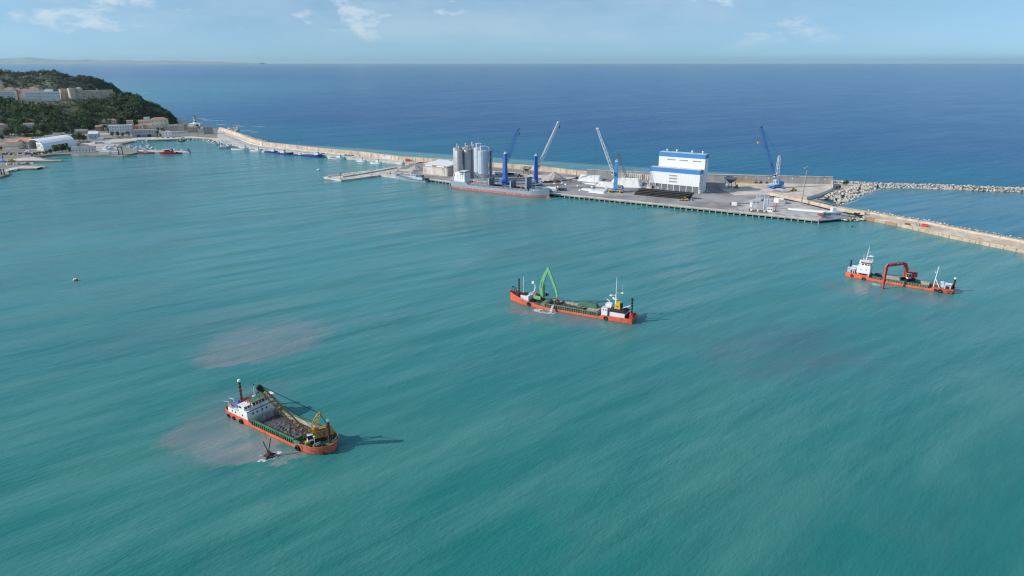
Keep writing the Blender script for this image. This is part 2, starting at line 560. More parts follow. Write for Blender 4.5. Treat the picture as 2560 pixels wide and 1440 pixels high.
# long mole running to the lighthouse, with its parapet wall
INNER = [(1026, 409), (965, 402.5), (900, 396.5), (800, 387.3), (738, 380.5), (660, 371.5), (631, 368.5), (584, 363.5), (547, 353)]
OUTER = [(548, 323), (570, 329), (591, 336), (621, 348), (656, 361), (692, 366), (800, 379), (900, 389), (1000, 401), (1070, 407)]
slab('mole', INNER + OUTER, DK, M_PALE)
setp(slab('mole_road', [(1030, 407), (960, 399.5), (800, 382.6), (690, 370.5), (640, 363), (605, 350), (572, 338), (558, 336), (590, 352), (625, 365), (680, 372.5), (800, 385.6), (960, 401)], DK, M_CONC, zb=DK - 0.3, zt=DK + 0.005))
wl = MB()
wall_strip(wl, WP([(551, 325), (575, 332), (600, 341), (630, 354), (660, 363), (692, 366.5), (800, 379), (900, 388), (1000, 401), (1150, 411), (1306, 423), (1388, 431), (1444, 438), (1518, 443)], DK), DK - 4.5, 9.4, 4.0)
mw_ = setp(wl.build('mole_wall', M_TAN, fixn=True), 'long tan stone parapet wall running along the seaward side of the mole', 'wall')
MWP = WP([(660, 363), (692, 366.5), (800, 379), (900, 388), (1000, 401), (1150, 411), (1306, 423), (1388, 431), (1444, 438), (1518, 443)], DK)
for a, b in zip(MWP, MWP[1:]):
    k = max(1, int((b - a).length / 12))
    for i in range(k):
        p = a.lerp(b, i / k)
        piece('joint', mw_, M_STONEJ, p.x - 0.22, p.x + 0.22, p.y - 0.12, p.y + 0.2, DK, DK + 4.85)
wl = MB()
wall_strip(wl, WP([(590, 342.5), (625, 358), (660, 366.5), (692, 369.0), (800, 380.6), (900, 390.2)], DK), DK - 1, 2.2, 2.4)
setp(wl.build('mole_ledge', M_PALE, fixn=True), kind='structure')
wl = MB()
fr_, bk_ = wall_strip(wl, WP([(1518, 442), (1570, 446), (1636, 452)], DK), DK - 1, 6.6, 3.0)
rt = setp(wl.build('retaining_wall', M_PALE, fixn=True), 'pale ribbed concrete retaining wall behind the white salt heaps', 'wall')
for i in range(26):
    p = fr_[0].lerp(fr_[1], (i + 0.5) / 13) if i < 13 else fr_[1].lerp(fr_[2], (i - 12.5) / 13)
    t = math.atan2((fr_[2] - fr_[0]).y, (fr_[2] - fr_[0]).x)
    o = piece('rib', rt, M_PALE, p.x - 0.35, p.x + 0.35, p.y - 0.5, p.y + 0.3, DK, DK + 5.2, t)
wl = MB()
fr_, bk_ = wall_strip(wl, WP([(1470, 441), (1640, 449), (1790, 454), (1940, 457.5), (2084, 460.5)], DK), DK - 5, 12.0, 2.2)
sw = setp(wl.build('sea_wall', M_GREYWALL, fixn=True), 'high grey concrete sea wall with a thin cap at the back of the port', 'wall')
cp_ = MB()
wall_strip(cp_, [p + Vector((0, -0.35, 0)) for p in fr_], DK + 7.0, 0.5, 2.9)
cp_.build('coping', M_CONC, sw, fixn=True)
for i in range(1, 26):
    f = i / 26 * 4
    k = min(3, int(f))
    p = fr_[k].lerp(fr_[k + 1], f - k)
    piece('joint', sw, M_DARK, p.x - 0.07, p.x + 0.07, p.y - 0.06, p.y + 0.1, DK, DK + 6.95)
for px in (1866, 1920, 1976, 2052):
    p = W(px, 455, DK)
    k = [fr_[j] for j in range(5)]
    for j in range(4):
        if k[j].x <= p.x <= k[j + 1].x:
            q = k[j].lerp(k[j + 1], (p.x - k[j].x) / (k[j + 1].x - k[j].x))
            piece('painted_mark', sw, M_WHITE, q.x - 0.9, q.x + 0.9, q.y - 0.05, q.y + 0.06, DK + 4.2, DK + 5.6)
# end of the yard: return wall and pale blue sheet fence
wl = MB()
wall_strip(wl, WP([(2084, 460.5), (2085, 474)], DK), DK - 1, 5.5, 0.8)
setp(wl.build('return_wall', M_PALE, fixn=True), 'short pale wall closing the yard at the end of the grey sea wall', 'wall')
M_SHEET = mat('pale_blue_sheet', (0.50, 0.57, 0.60), 0.5, var=0.06)
sf = thing('sheet_fence', 'curved fence of pale blue sheets along the edge of the sandy yard', 'fence')
fp = WP([(2086, 475), (2080, 480), (2064, 487), (2044, 494), (2020, 500.5)], DK)
for a, b in zip(fp, fp[1:]):
    k = max(2, int((b - a).length / 3))
    for i in range(k):
        p, q = a.lerp(b, i / k), a.lerp(b, (i + 0.92) / k)
        MB().prism([(p.x, p.y), (q.x, q.y), (q.x + 0.05, q.y + 0.25), (p.x + 0.05, p.y + 0.25)], DK, DK + 3.0).build('sheet', M_SHEET, sf, fixn=True)

# old mole to the right, broken edge, parapet, boulders on its outer side
ONEAR = [(1925, 490), (2000, 507), (2092, 529), (2164, 541.5), (2219, 552.5), (2279, 564.5), (2380, 588), (2517, 615), (2580, 628), (2760, 663), (2900, 690)]
OFAR = [(2900, 665), (2760, 636), (2560, 599), (2436, 577), (2324, 554), (2249, 542), (2174, 528), (2106, 517), (2023, 499.5), (1914, 480.5)]
slab('old_mole', ONEAR + OFAR, DK, mat('tan_top_lightened', (0.66, 0.54, 0.41), 0.95, var=0.2, scale=0.08, grime=((0.42, 0.33, 0.25), 0.5, 0.7)))  # tan stone lightened to make up for the weaker sun on the flat top
wl = MB()
fr_, bk_ = wall_strip(wl, WP([(1924, 487.5), (2000, 504), (2092, 526), (2164, 539)], DK), DK - 0.5, 3.1, 3.0)
setp(wl.build('mole_parapet', M_TAN, fixn=True), 'low tan stone parapet running past the lamp mast to the old mole', 'wall')
wl = MB()
wall_strip(wl, WP([(2180, 534.5), (2249, 547), (2324, 560), (2436, 583.5), (2560, 606.5), (2760, 644), (2900, 672)], DK), DK - 0.5, 1.7, 3.4)
setp(wl.build('mole_crown', M_TAN, fixn=True), kind='structure')
om = bpy.data.objects['old_mole']
rnd = random.Random(3)
M_BLOCK = mat('mole_block', (0.50, 0.40, 0.29), 0.92, var=0.2, scale=0.15, grime=((0.24, 0.17, 0.12), 0.5, 0.7))
M_REDBLOCK = mat('reddish_block', (0.42, 0.22, 0.155), 0.92, var=0.2, scale=0.3)
np_ = WP(ONEAR[3:9], 0.0)
for a, b in zip(WP(ONEAR[3:9], DK), WP(ONEAR[4:10], DK)):      # facing blocks, some sagging, dark joints between
    k = max(1, int((b - a).length / 7.5))
    t = math.atan2((b - a).y, (b - a).x)
    for i in range(k):
        p = a.lerp(b, (i + 0.5) / k)
        ln = (b - a).length / k * 0.485
        m_ = M_REDBLOCK if 236 < p.x * 1 < 300 and rnd.random() < 0.45 else M_BLOCK
        o = piece('block', om, m_, p.x - ln, p.x + ln, p.y - 0.8, p.y + 1.0, -2.0, DK + rnd.uniform(-0.25, 0.3), t)
        o.rotation_euler = (rnd.uniform(-0.03, 0.05), rnd.uniform(-0.02, 0.02), t)

# boulders: three shapes shared by all
ROCKS = []
for s in range(4):
    me = MB().rock((0, 0, 0), 1.0, random.Random(20 + s)).mesh('boulder')
    me.materials.append(M_ROCK)
    ROCKS.append(me)


def boulder(parent, p, r, rnd_):
    o = bpy.data.objects.new('boulder', ROCKS[rnd_.randrange(4)])
    o.location = p
    o.scale = (r * rnd_.uniform(0.8, 1.3), r * rnd_.uniform(0.8, 1.2), r * rnd_.uniform(0.8, 1.1))
    o.rotation_euler = (rnd_.uniform(-0.5, 0.5), rnd_.uniform(-0.5, 0.5), rnd_.uniform(0, 6.28))
    o.parent = parent
    col.objects.link(o)


# rubble breakwater: mound of boulders on a dark core
bw_c = [W(x, y, 0) for x, y in ((2088, 460), (2130, 462), (2196, 467), (2267, 468), (2361, 471), (2460, 475), (2560, 478), (2700, 484), (2900, 493))]
core_mb = MB()
for a, b in zip(bw_c, bw_c[1:]):
    d_ = (b - a).normalized()
    n_ = Vector((-d_.y, d_.x, 0))
    V = []
    for p in (a, b):
        V += [p - n_ * 8 + Vector((0, 0, -2)), p - n_ * 2.5 + Vector((0, 0, 2.4)), p + n_ * 2.5 + Vector((0, 0, 2.4)), p + n_ * 8 + Vector((0, 0, -2))]
    core_mb.add(V, [(0, 4, 5, 1), (1, 5, 6, 2), (2, 6, 7, 3)])
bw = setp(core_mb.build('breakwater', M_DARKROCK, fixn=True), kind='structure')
rnd = random.Random(11)
rest = MB()
nb = 0
for si, (a, b) in enumerate(zip(bw_c, bw_c[1:])):
    ln = (b - a).length
    d_ = (b - a).normalized()
    n_ = Vector((-d_.y, d_.x, 0))
    k = int(ln / 1.7)
    for i in range(k):
        for lane in (-6.6, -5.0, -3.3, -1.6, 0.2, 2.2, 4.6):
            p = a + d_ * (ln * (i + rnd.random()) / k) + n_ * (lane + rnd.uniform(-0.7, 0.7))
            z = 3.2 - abs(lane) * 0.52 + rnd.uniform(-0.4, 0.5)
            r = rnd.uniform(0.85, 1.5)
            if si < 6 and -7 < lane < 1 and nb < 235 and rnd.random() < 0.40:
                boulder(bw, (p.x, p.y, z), r, rnd)
                nb += 1
            else:
                rest.rock((p.x, p.y, z), r, rnd)
# inner arm of the basin: boulder slope
arm = [[W(x, y, 0.5) for x, y in row] for row in (((2165, 463), (2130, 475), (2090, 487), (2062, 497)), ((2198, 473), (2165, 486), (2135, 499), (2106, 512)))]
for i in range(3):
    for k in range(95):
        u, v_ = rnd.random(), rnd.random()
        p = arm[0][i].lerp(arm[0][i + 1], u).lerp(arm[1][i].lerp(arm[1][i + 1], u), v_)
        z = 2.6 - 2.9 * v_ + rnd.uniform(-0.2, 0.4)
        if nb < 298 and rnd.random() < 0.25:
            boulder(bw, (p.x, p.y, z), rnd.uniform(1.0, 1.8), rnd)
            nb += 1
        else:
            rest.rock((p.x, p.y, z), rnd.uniform(1.0, 1.8), rnd)
setp(rest.build('boulder_pile', M_ROCK, bw), kind='stuff')
slab('breakwater_track', [(2086, 455), (2192, 459), (2170, 463), (2132, 474), (2090, 488), (2064, 497), (2045, 498), (2064, 489), (2086, 478)], 1.6, M_SAND)
M_SCRUB = mat('dry_scrub', (0.10, 0.115, 0.05), 0.95, var=0.4, scale=0.5)
sl_core = MB().add([(p.x, p.y, 1.9) for p in arm[0]] + [(p.x, p.y, -1.5) for p in arm[1]], [(0, 4, 5, 1), (1, 5, 6, 2), (2, 6, 7, 3)])
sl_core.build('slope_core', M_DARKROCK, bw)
# boulders along the old mole's outer side and at the quay's corner, each lying for itself
rb = thing('boulder_row', 'row of pale boulders tipped along the outer side of the old mole', 'boulders')
for a, b in zip(WP(OFAR[1:7], 0.6)[::-1], WP(OFAR[1:7], 0.6)[::-1][1:]):
    k = int((b - a).length / 1.9)
    for i in range(k):
        p = a.lerp(b, (i + rnd.random()) / k) + Vector((rnd.uniform(0.0, 1.2), rnd.uniform(0.2, 1.4), rnd.uniform(-0.1, 0.9)))
        boulder(rb, p, rnd.uniform(0.6, 1.25), rnd)
rb2 = thing('boulder_bank', 'bank of white boulders between the quay corner and the old mole', 'boulders')
for i in range(70):
    p = W(rnd.uniform(2108, 2166), 0 + rnd.uniform(545, 551.5), rnd.uniform(0.2, 1.6))
    boulder(rb2, p, rnd.uniform(0.7, 1.4), rnd)

# short jetty with a raised strip, at the root of the quay
slab('jetty', [(812, 442), (856, 450), (872, 448.3), (955, 437.5), (992, 442), (1001, 446), (1012, 414.5), (937, 424.5), (875, 431.5)], 1.5, M_PALE)
wl = MB()
wall_strip(wl, WP([(860, 444), (930, 432.5), (996, 420.5)], 1.5), 0.5, 2.4, 5.0)
setp(wl.build('jetty_bank', M_PALE, fixn=True), kind='structure')
rb3 = thing('boulder_bank', 'grey boulders scattered along the harbour side of the short jetty', 'boulders')
for i in range(80):
    f = rnd.random()
    p = W(858 + 98 * f, 450.5 - 12.5 * f + rnd.uniform(-3.5, 0.5), 0.9)
    boulder(rb3, p, rnd.uniform(0.8, 1.5), rnd)
rb4 = thing('boulder_row', 'dark boulders on top of the short jetty facing the fishing boats', 'boulders')
for i in range(60):
    f = rnd.random()
    p = W(822 + 150 * f, 441 - 19.5 * f + rnd.uniform(-1.5, 1.2), 2.2)
    boulder(rb4, p, rnd.uniform(0.6, 1.3), rnd)

# the coast with the town: one apron of ground, its little piers, the slope of the headland
LAND = [(-420, 452), (-100, 449), (0, 443), (28, 434.5), (24, 427), (52, 421.5), (97, 421), (97, 416.5), (118, 417.5), (118, 413.5), (67, 409), (73, 404), (41, 402.5), (157, 401.7), (156, 398), (123, 398.2), (88, 391.5),
        (104, 389.5), (146, 385.6), (182, 384.6), (200, 387), (260, 388), (310, 389), (347, 381), (346, 374), (318, 367), (306, 359), (329, 354.5), (351, 350.5), (422, 349.3), (483, 346.3), (520, 348), (549, 354),
        (552, 323), (520, 316), (480, 312), (452, 308), (440, 303), (300, 300), (-420, 300)]
slab('harbour_ground', LAND, 1.8, M_EARTH)
setp(slab('marina_quay', [(200, 372), (250, 360), (330, 352.2), (351, 348.6), (422, 347.6), (483, 344.6), (530, 347), (548, 355), (548, 345), (480, 341), (380, 343), (300, 347), (205, 357)], 1.8, M_PALE, zb=1.5, zt=1.85))
setp(slab('boat_yard_apron', [(205, 372), (235, 359), (262, 356), (300, 361), (305, 372), (262, 379), (215, 379)], 1.8, M_CONC, zb=1.5, zt=1.86))
setp(slab('town_road', [(-40, 368), (60, 352), (120, 342), (172, 336), (300, 330), (300, 333), (178, 341), (110, 352), (20, 364), (-40, 373)], 2.0, M_CONC, zb=1.5, zt=1.9))
slab('shore_apron', [(20, 402), (60, 394), (88, 392.5), (118, 399.5), (150, 400.5), (42, 401.5)], 1.8, M_PALE, zb=1.5, zt=1.87)
slab('shore_apron', [(0, 430), (30, 420), (60, 415), (112, 416), (96, 420), (52, 420.5), (20, 428)], 1.8, M_PALE, zb=1.5, zt=1.88)
slab('floating_pier', [(346, 377), (470, 380), (470, 377.4), (346, 374.5)], 0.8, M_PALE, zb=-0.5)


def lerp_tab(tab, x):
    if x <= tab[0][0]:
        return tab[0][1]
    for (x0, y0), (x1, y1) in zip(tab, tab[1:]):
        if x <= x1:
            return y0 + (y1 - y0) * (x - x0) / (x1 - x0)
    return tab[-1][1]


def hash2(i, j):
    return (math.sin(i * 12.9898 + j * 78.233) * 43758.5453) % 1.0


def vnoise(x, y):
    i, j = math.floor(x), math.floor(y)
    u, v_ = x - i, y - j
    u, v_ = u * u * (3 - 2 * u), v_ * v_ * (3 - 2 * v_)
    return (hash2(i, j) * (1 - u) + hash2(i + 1, j) * u) * (1 - v_) + (hash2(i, j + 1) * (1 - u) + hash2(i + 1, j + 1) * u) * v_


M_HILL = mat('hill_soil', (0.085, 0.085, 0.045), 0.95, var=0.45, scale=0.03, grime=((0.16, 0.13, 0.09), 0.5, 0.7))
M_CLIFF = mat('far_hill_soil', (0.085, 0.10, 0.065), 0.95, var=0.4, scale=0.012, grime=((0.17, 0.145, 0.11), 0.52, 0.6))
FRONT1 = [(-450, 338), (0, 335), (60, 334), (150, 331), (230, 324), (300, 320), (380, 315), (430, 311), (450, 309)]
CREST1 = [(-450, 243), (0, 249), (130, 254), (200, 249), (260, 247), (300, 243.5), (330, 242), (360, 251), (400, 267), (425, 282), (440, 297), (452, 309)]
DEEP1 = [(-450, 150), (280, 140), (330, 120), (360, 95), (400, 60), (440, 22), (452, 4)]


def grid_hill(name, pxs, front, crest, deep, back, m, rows=26, z0=1.0, noise=3.0, flat=0.0, frontY=None):
    V, Fc = [], []
    prof = []
    for px in pxs:
        yf = frontY(px) if frontY else W(px, lerp_tab(front, px), z0).y
        yc = yf + lerp_tab(deep, px)
        zc = max(z0, atY(px, lerp_tab(crest, px), yc).z)
        kx = (px - 1280) / F / (CP + (720 - lerp_tab(crest, px)) / F * SP)
        colm = []
        bk = lerp_tab(back, px)
        for r in range(rows + 1):
            s = r / rows
            if s <= 0.6:
                u = s / 0.6
                y = yf + (yc - yf) * u
                z = z0 + (zc - z0) * (1 - (1 - u) ** 1.7)
            else:
                u = (s - 0.6) / 0.4
                y = yc + bk * u
                e = 0 if u < flat else (u - flat) / (1 - flat)
                z = zc + (-1.5 - zc) * e * e
            x = kx * y
            z += (vnoise(x / 22, y / 22) - 0.5) * noise * min(1, (zc - z0) / 12) * (1 if 0 < s < 1 else 0) * (0.25 if flat and s > 0.55 else 1)
            colm.append((x, y, z))
        prof.append(colm)
    for colm in prof:
        V += colm
    n = rows + 1
    for i in range(len(prof) - 1):
        for r in range(rows):
            Fc.append((i * n + r, (i + 1) * n + r, (i + 1) * n + r + 1, i * n + r + 1))
    o = MB().add(V, Fc).build(name, m, smooth=True, fixn=True)
    setp(o, kind='structure')
    return prof


HILL1 = grid_hill('headland', [-450 + i * 12 for i in range(61)] + [282 + 6 * i for i in range(1, 29)], FRONT1, CREST1, DEEP1, [(-450, 420), (280, 320), (330, 160), (400, 60), (452, 6)], M_HILL, flat=0.5, noise=5)
CREST2 = [(-500, 172), (0, 179), (30, 182), (50, 190), (80, 187), (100, 184), (125, 180), (150, 183), (165, 190), (200, 195), (230, 199), (255, 205), (280, 215), (295, 226), (306, 234)]
FY2 = [(-500, 2150), (150, 2200), (230, 2400), (280, 2740), (306, 2960)]
HILL2 = grid_hill('far_headland', [-500 + i * 20 for i in range(36)] + [206 + 4 * i for i in range(26)], None, CREST2, [(-500, 420), (200, 420), (260, 260), (306, 12)], [(-500, 500), (230, 420), (306, 14)], M_CLIFF, z0=0.5, noise=14, frontY=lambda px: lerp_tab(FY2, px))

# far coast across the bay, on the horizon
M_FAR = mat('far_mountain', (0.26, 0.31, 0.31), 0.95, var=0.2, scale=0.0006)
mb = MB()
tab = [(-900, 150), (-300, 140), (-60, 146), (0, 147), (40, 145.5), (80, 142.5), (105, 146), (140, 149), (180, 150.5), (220, 149), (260, 151.5), (300, 150), (360, 152.5), (430, 151.5), (520, 154), (600, 156.2), (660, 157.3)]
Yf = 62000.0
V, Fc = [], []
n = 0
for px in range(-900, 664, 8):
    py = lerp_tab(tab, px) + (vnoise(px * 0.06, 3.3) - 0.5) * 1.2
    top = atY(px, min(py, 157), Yf + 4000)
    x0 = (px - 1280) / F * Yf / (CP + 0.33 * SP)
    V += [(x0, Yf, -5), (top.x * 0.985, Yf + 2000, max(0, top.z * 0.55)), (top.x, Yf + 4000, top.z), (top.x * 1.05, Yf + 9000, -5)]
    n += 1
for i in range(n - 1):
    for j in range(3):
        Fc.append((4 * i + j, 4 * i + 4 + j, 4 * i + 5 + j, 4 * i + 1 + j))
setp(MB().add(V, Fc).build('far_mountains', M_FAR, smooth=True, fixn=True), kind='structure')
# rocks awash off the lighthouse point
rk = thing('sea_rocks', 'dark rocks awash in the sea behind the mole near the lighthouse', 'rocks')
for i in range(34):
    p = W(rnd.uniform(574, 598), rnd.uniform(320, 328), 0.3)
    boulder(rk, p, rnd.uniform(1.2, 3.4), rnd)
for i in range(60):
    f = rnd.random()
    p = W(612 + 58 * f, 338 + 18 * f + rnd.uniform(-2, 1), 0.8)
    boulder(rk, p, rnd.uniform(1.2, 2.6), rnd)

# ------------------------------------------------------------------ vessels
M_ORANGE = mat('orange_hull_paint', (0.80, 0.142, 0.072), 0.55, var=0.13, scale=0.35, grime=((0.50, 0.12, 0.06), 0.52, 0.55), wl=(0.13, 0.075, 0.05), streak=((0.24, 0.075, 0.04), 0.6))
M_GREEN = mat('green_deck_paint', (0.045, 0.205, 0.098), 0.65, var=0.3, scale=0.5, grime=((0.20, 0.19, 0.15), 0.48, 0.75), streak=((0.14, 0.12, 0.09), 0.5))
M_OLIVE = mat('faded_green_paint', (0.16, 0.215, 0.145), 0.7, var=0.25, scale=0.5, grime=((0.22, 0.19, 0.15), 0.52, 0.7))
M_DECK = mat('dirty_deck', (0.10, 0.115, 0.095), 0.85, var=0.4, scale=0.4, grime=((0.22, 0.20, 0.17), 0.5, 0.6))
M_LINING = mat('mud_stained_lining', (0.40, 0.375, 0.335), 0.9, var=0.2, scale=0.25, grime=((0.17, 0.165, 0.16), 0.48, 0.8))
M_MUD = mat('wet_mud', (0.085, 0.085, 0.088), 0.55, var=0.45, scale=0.7, bump=0.25)
M_REDP = mat('red_paint', (0.55, 0.045, 0.04), 0.5, var=0.15)
M_YEL = mat('yellow_crane_paint', (0.55, 0.30, 0.035), 0.55, var=0.15, scale=0.5, grime=((0.25, 0.12, 0.04), 0.55, 0.7))
M_RUSTYEL = mat('rusty_yellow_lattice', (0.40, 0.205, 0.08), 0.75, var=0.3, scale=0.8, grime=((0.20, 0.085, 0.04), 0.5, 0.7))
M_LGREEN = mat('bright_green_paint', (0.20, 0.50, 0.235), 0.5, var=0.10, streak=((0.10, 0.17, 0.08), 0.35))
M_DGREEN = mat('dark_green_tarp', (0.05, 0.14, 0.085), 0.8, var=0.2)
M_EXRED = mat('excavator_red', (0.60, 0.055, 0.036), 0.5, var=0.15, scale=0.5, grime=((0.15, 0.05, 0.04), 0.58, 0.6))
M_BROWN = mat('rusty_spud', (0.105, 0.045, 0.035), 0.8, var=0.3, scale=0.8)
M_BLUETARP = mat('blue_tarp', (0.11, 0.17, 0.42), 0.7, var=0.2)
M_LBLUE = mat('pale_blue_paint', (0.45, 0.55, 0.66), 0.5, var=0.06)
M_SHIPGREY = mat('ship_grey_paint', (0.30, 0.375, 0.44), 0.5, var=0.08, scale=0.1, grime=((0.20, 0.22, 0.24), 0.58, 0.5))
M_BOOT = mat('faded_red_antifouling', (0.52, 0.145, 0.125), 0.75, wl=(0.16, 0.10, 0.08), var=0.15, scale=0.25, grime=((0.62, 0.36, 0.33), 0.50, 0.7))
M_HATCH = mat('hatch_grey', (0.115, 0.145, 0.19), 0.6, var=0.1)
M_HATCHTOP = mat('hatch_top_dust', (0.30, 0.26, 0.25), 0.9, var=0.25, scale=0.2, grime=((0.42, 0.24, 0.20), 0.5, 0.5))
M_SHIPWHITE = mat('ship_white', (0.78, 0.79, 0.80), 0.45, var=0.04)
M_NAVY = mat('navy_hull_paint', (0.02, 0.055, 0.30), 0.45, var=0.12)
M_FUNNEL = mat('yellow_funnel_paint', (0.72, 0.42, 0.03), 0.5, var=0.1)
M_ROPE = mat('wire_rope', (0.03, 0.035, 0.035), 0.7, var=0.1)


def frame_from_side(aft, fwd, beam):
    """place and heading of a hull whose near waterline the photograph shows from aft to fwd"""
    A, B_ = W(*aft), W(*fwd)
    d_ = (B_ - A).normalized()
    n_ = Vector((-d_.y, d_.x, 0))
    if n_.y < 0:
        n_ = -n_
    o = (A + B_) / 2 + n_ * beam / 2
    return Vector((o.x, o.y, 0)), math.atan2(d_.y, d_.x)


def stat(st, x):
    for a, b in zip(st, st[1:]):
        if a[0] <= x <= b[0]:
            f = (x - a[0]) / (b[0] - a[0])
            return tuple(p + (q - p) * f for p, q in zip(a, b))
    return st[-1]


def hull(t, st, m_hull, m_deck, hold=None, zcut=None, m_boot=None, zbot=-1.6, rail=True):
    """st: (x, half-breadth at water, at deck, height of the rail, depth of the bulwark) from stern to bow"""
    if hold:
        xs = sorted(set([s[0] for s in st] + [hold[0], hold[1]]))
        st = [stat(st, x) for x in xs]

    def skin(za, zb):
        V, Fc = [], []
        for x, hw, hd, zd, bu in st:
            for z in (za, min(zb, zd) if zb is not None else zd):
                if z <= 0:
                    h_ = hw * (1 + 0.10 * z)
                else:
                    h_ = hw + (hd - hw) * (z / zd) ** 0.8
                V += [(x, -h_, z), (x, h_, z)]
        for i in range(len(st) - 1):
            o, p = 4 * i, 4 * i + 4
            Fc += [(o, p, p + 2, o + 2), (p + 1, o + 1, o + 3, p + 3)]
        e = 4 * (len(st) - 1)
        Fc += [(1, 0, 2, 3), (e, e + 1, e + 3, e + 2)]
        return V, Fc
    if zcut is None:
        mb = MB()
        mb.add(*skin(zbot, 0.0))
        mb.add(*skin(0.0, None))
        hu = mb
    else:
        MB().add(*skin(zbot, 0.0)).add(*skin(0.0, zcut)).build('boot_topping', m_boot, t, smooth=True)
        hu = MB()
        V, Fc = [], []
        for x, hw, hd, zd, bu in st:
            for z in (zcut, zd):
                h_ = hw + (hd - hw) * (z / zd) ** 0.8
                V += [(x, -h_, z), (x, h_, z)]
        for i in range(len(st) - 1):
            o, p = 4 * i, 4 * i + 4
            Fc += [(o, p, p + 2, o + 2), (p + 1, o + 1, o + 3, p + 3)]
        e = 4 * (len(st) - 1)
        Fc += [(1, 0, 2, 3), (e, e + 1, e + 3, e + 2)]
        hu.add(V, Fc)
    th = 0.14
    V, Fc = [], []
    for x, hw, hd, zd, bu in st:                       # rail cap and inner face of the bulwark
        xi = x + (th if x == st[0][0] else (-th if x == st[-1][0] else 0))
        for s in (-1, 1):
            V += [(x, s * hd, zd), (xi, s * max(0.02, hd - th), zd + 0.005), (xi, s * max(0.02, hd - th), zd - bu)]
    for i in range(len(st) - 1):
        o, p = 6 * i, 6 * i + 6
        Fc += [(o, p, p + 1, o + 1), (o + 1, p + 1, p + 2, o + 2), (o + 3, o + 4, p + 4, p + 3), (o + 4, o + 5, p + 5, p + 4)]
    e = 6 * (len(st) - 1)
    Fc += [(0, 1, 4, 3), (1, 2, 5, 4), (e, e + 3, e + 4, e + 1), (e + 1, e + 4, e + 5, e + 2)]
    hu.add(V, Fc)
    hu.build('hull', m_hull, t, smooth=True)
    dk = MB()
    for a, b in zip(st, st[1:]):
        ya, yb = max(0.02, a[2] - th), max(0.02, b[2] - th)
        za, zb = a[3] - a[4], b[3] - b[4]
        if hold and a[0] >= hold[0] and b[0] <= hold[1]:
            for s in (-1, 1):
                dk.add([(a[0], s * ya, za), (b[0], s * yb, zb), (b[0], s * hold[2], zb), (a[0], s * hold[2], za)], [(0, 1, 2, 3) if s < 0 else (3, 2, 1, 0)])
        else:
            dk.add([(a[0], -ya, za), (b[0], -yb, zb), (b[0], yb, zb), (a[0], ya, za)], [(0, 1, 2, 3)])
    dk.build('deck', m_deck, t)


def coaming(t, x0, x1, hc, z0, z1, m_out, m_in, step, near=-1, zfloor=-0.6):
    c = MB()
    for s in (-1, 1):
        c.box(x0 - 0.25, x1 + 0.25, min(s * hc, s * (hc + 0.22)), max(s * hc, s * (hc + 0.22)), z0 - 0.1, z1)
        c.box(x0 - 0.25, x1 + 0.25, min(s * (hc - 0.05), s * (hc + 0.72)), max(s * (hc - 0.05), s * (hc + 0.72)), z1, z1 + 0.2)
    for x, e in ((x0, -0.22), (x1, 0.22)):
        c.box(min(x, x + e), max(x, x + e), -hc + 0.002, hc - 0.002, z0 - 0.1, z1 - 0.01)
    c.build('coaming', m_out, t)
    k = int((x1 - x0) / step)
    for s in (-1, 1):
        for i in range(k + 1):
            x = x0 + (x1 - x0) * i / k
            piece('bracket', t, m_out, x - 0.17, x + 0.17, min(s * (hc + 0.2), s * (hc + 0.74)), max(s * (hc + 0.2), s * (hc + 0.74)), z0 - 0.02, z1 + 0.02)
    ln = MB()
    for s in (-1, 1):
        ln.add([(x0, s * (hc - 0.012), zfloor), (x1, s * (hc - 0.012), zfloor), (x1, s * (hc - 0.012), z1 - 0.02), (x0, s * (hc - 0.012), z1 - 0.02)], [(0, 1, 2, 3) if s > 0 else (3, 2, 1, 0)])
    for x, q in ((x0 + 0.012, 0), (x1 - 0.012, 1)):
        f = [(x, -hc, zfloor), (x, hc, zfloor), (x, hc, z1 - 0.02), (x, -hc, z1 - 0.02)]
        ln.add(f, [(0, 1, 2, 3) if q == 0 else (3, 2, 1, 0)])
    ln.add([(x0, -hc, zfloor), (x1, -hc, zfloor), (x1, hc, zfloor), (x0, hc, zfloor)], [(0, 1, 2, 3)])
    ln.build('hold_lining', m_in, t)


def heap(name, m, fn, x0, x1, y0, y1, nx, ny, label, cat, loc, rz, seed=1):
    """loose material as an uneven surface closed at the rim"""
    V, Fc = [], []
    for i in range(nx + 1):
        for j in range(ny + 1):
            x, y = x0 + (x1 - x0) * i / nx, y0 + (y1 - y0) * j / ny
            V.append((x, y, fn(x, y)))
    for i in range(nx):
        for j in range(ny):
            q = i * (ny + 1) + j
            Fc.append((q, q + ny + 1, q + ny + 2, q + 1))
    o = MB().add(V, Fc).build(name, m)
    o.location = loc
    o.rotation_euler = (0, 0, rz)
    return setp(o, label, cat)


TYRE = MB().torus((0, 0, 0), (0, 1, 0), 0.62, 0.27, 14, 7).mesh('fender')
TYRE.materials.append(M_BLACK)


def fender(t, x, y, z, s=1.0):
    o = bpy.data.objects.new('fender', TYRE)
    o.location = (x, y, z)
    o.scale = (s, s, s)
    o.parent = t
    col.objects.link(o)
    return o


def windows(t, m, axis, fixed, ts, z0, z1, w_, d_=0.06):
    """window panes on a wall; axis 'x': the wall's normal runs along x"""
    for c in ts:
        if axis == 'x':
            piece('window', t, m, fixed - d_, fixed + d_, c - w_ / 2, c + w_ / 2, z0, z1)
        else:
            piece('window', t, m, c - w_ / 2, c + w_ / 2, fixed - d_, fixed + d_, z0, z1)


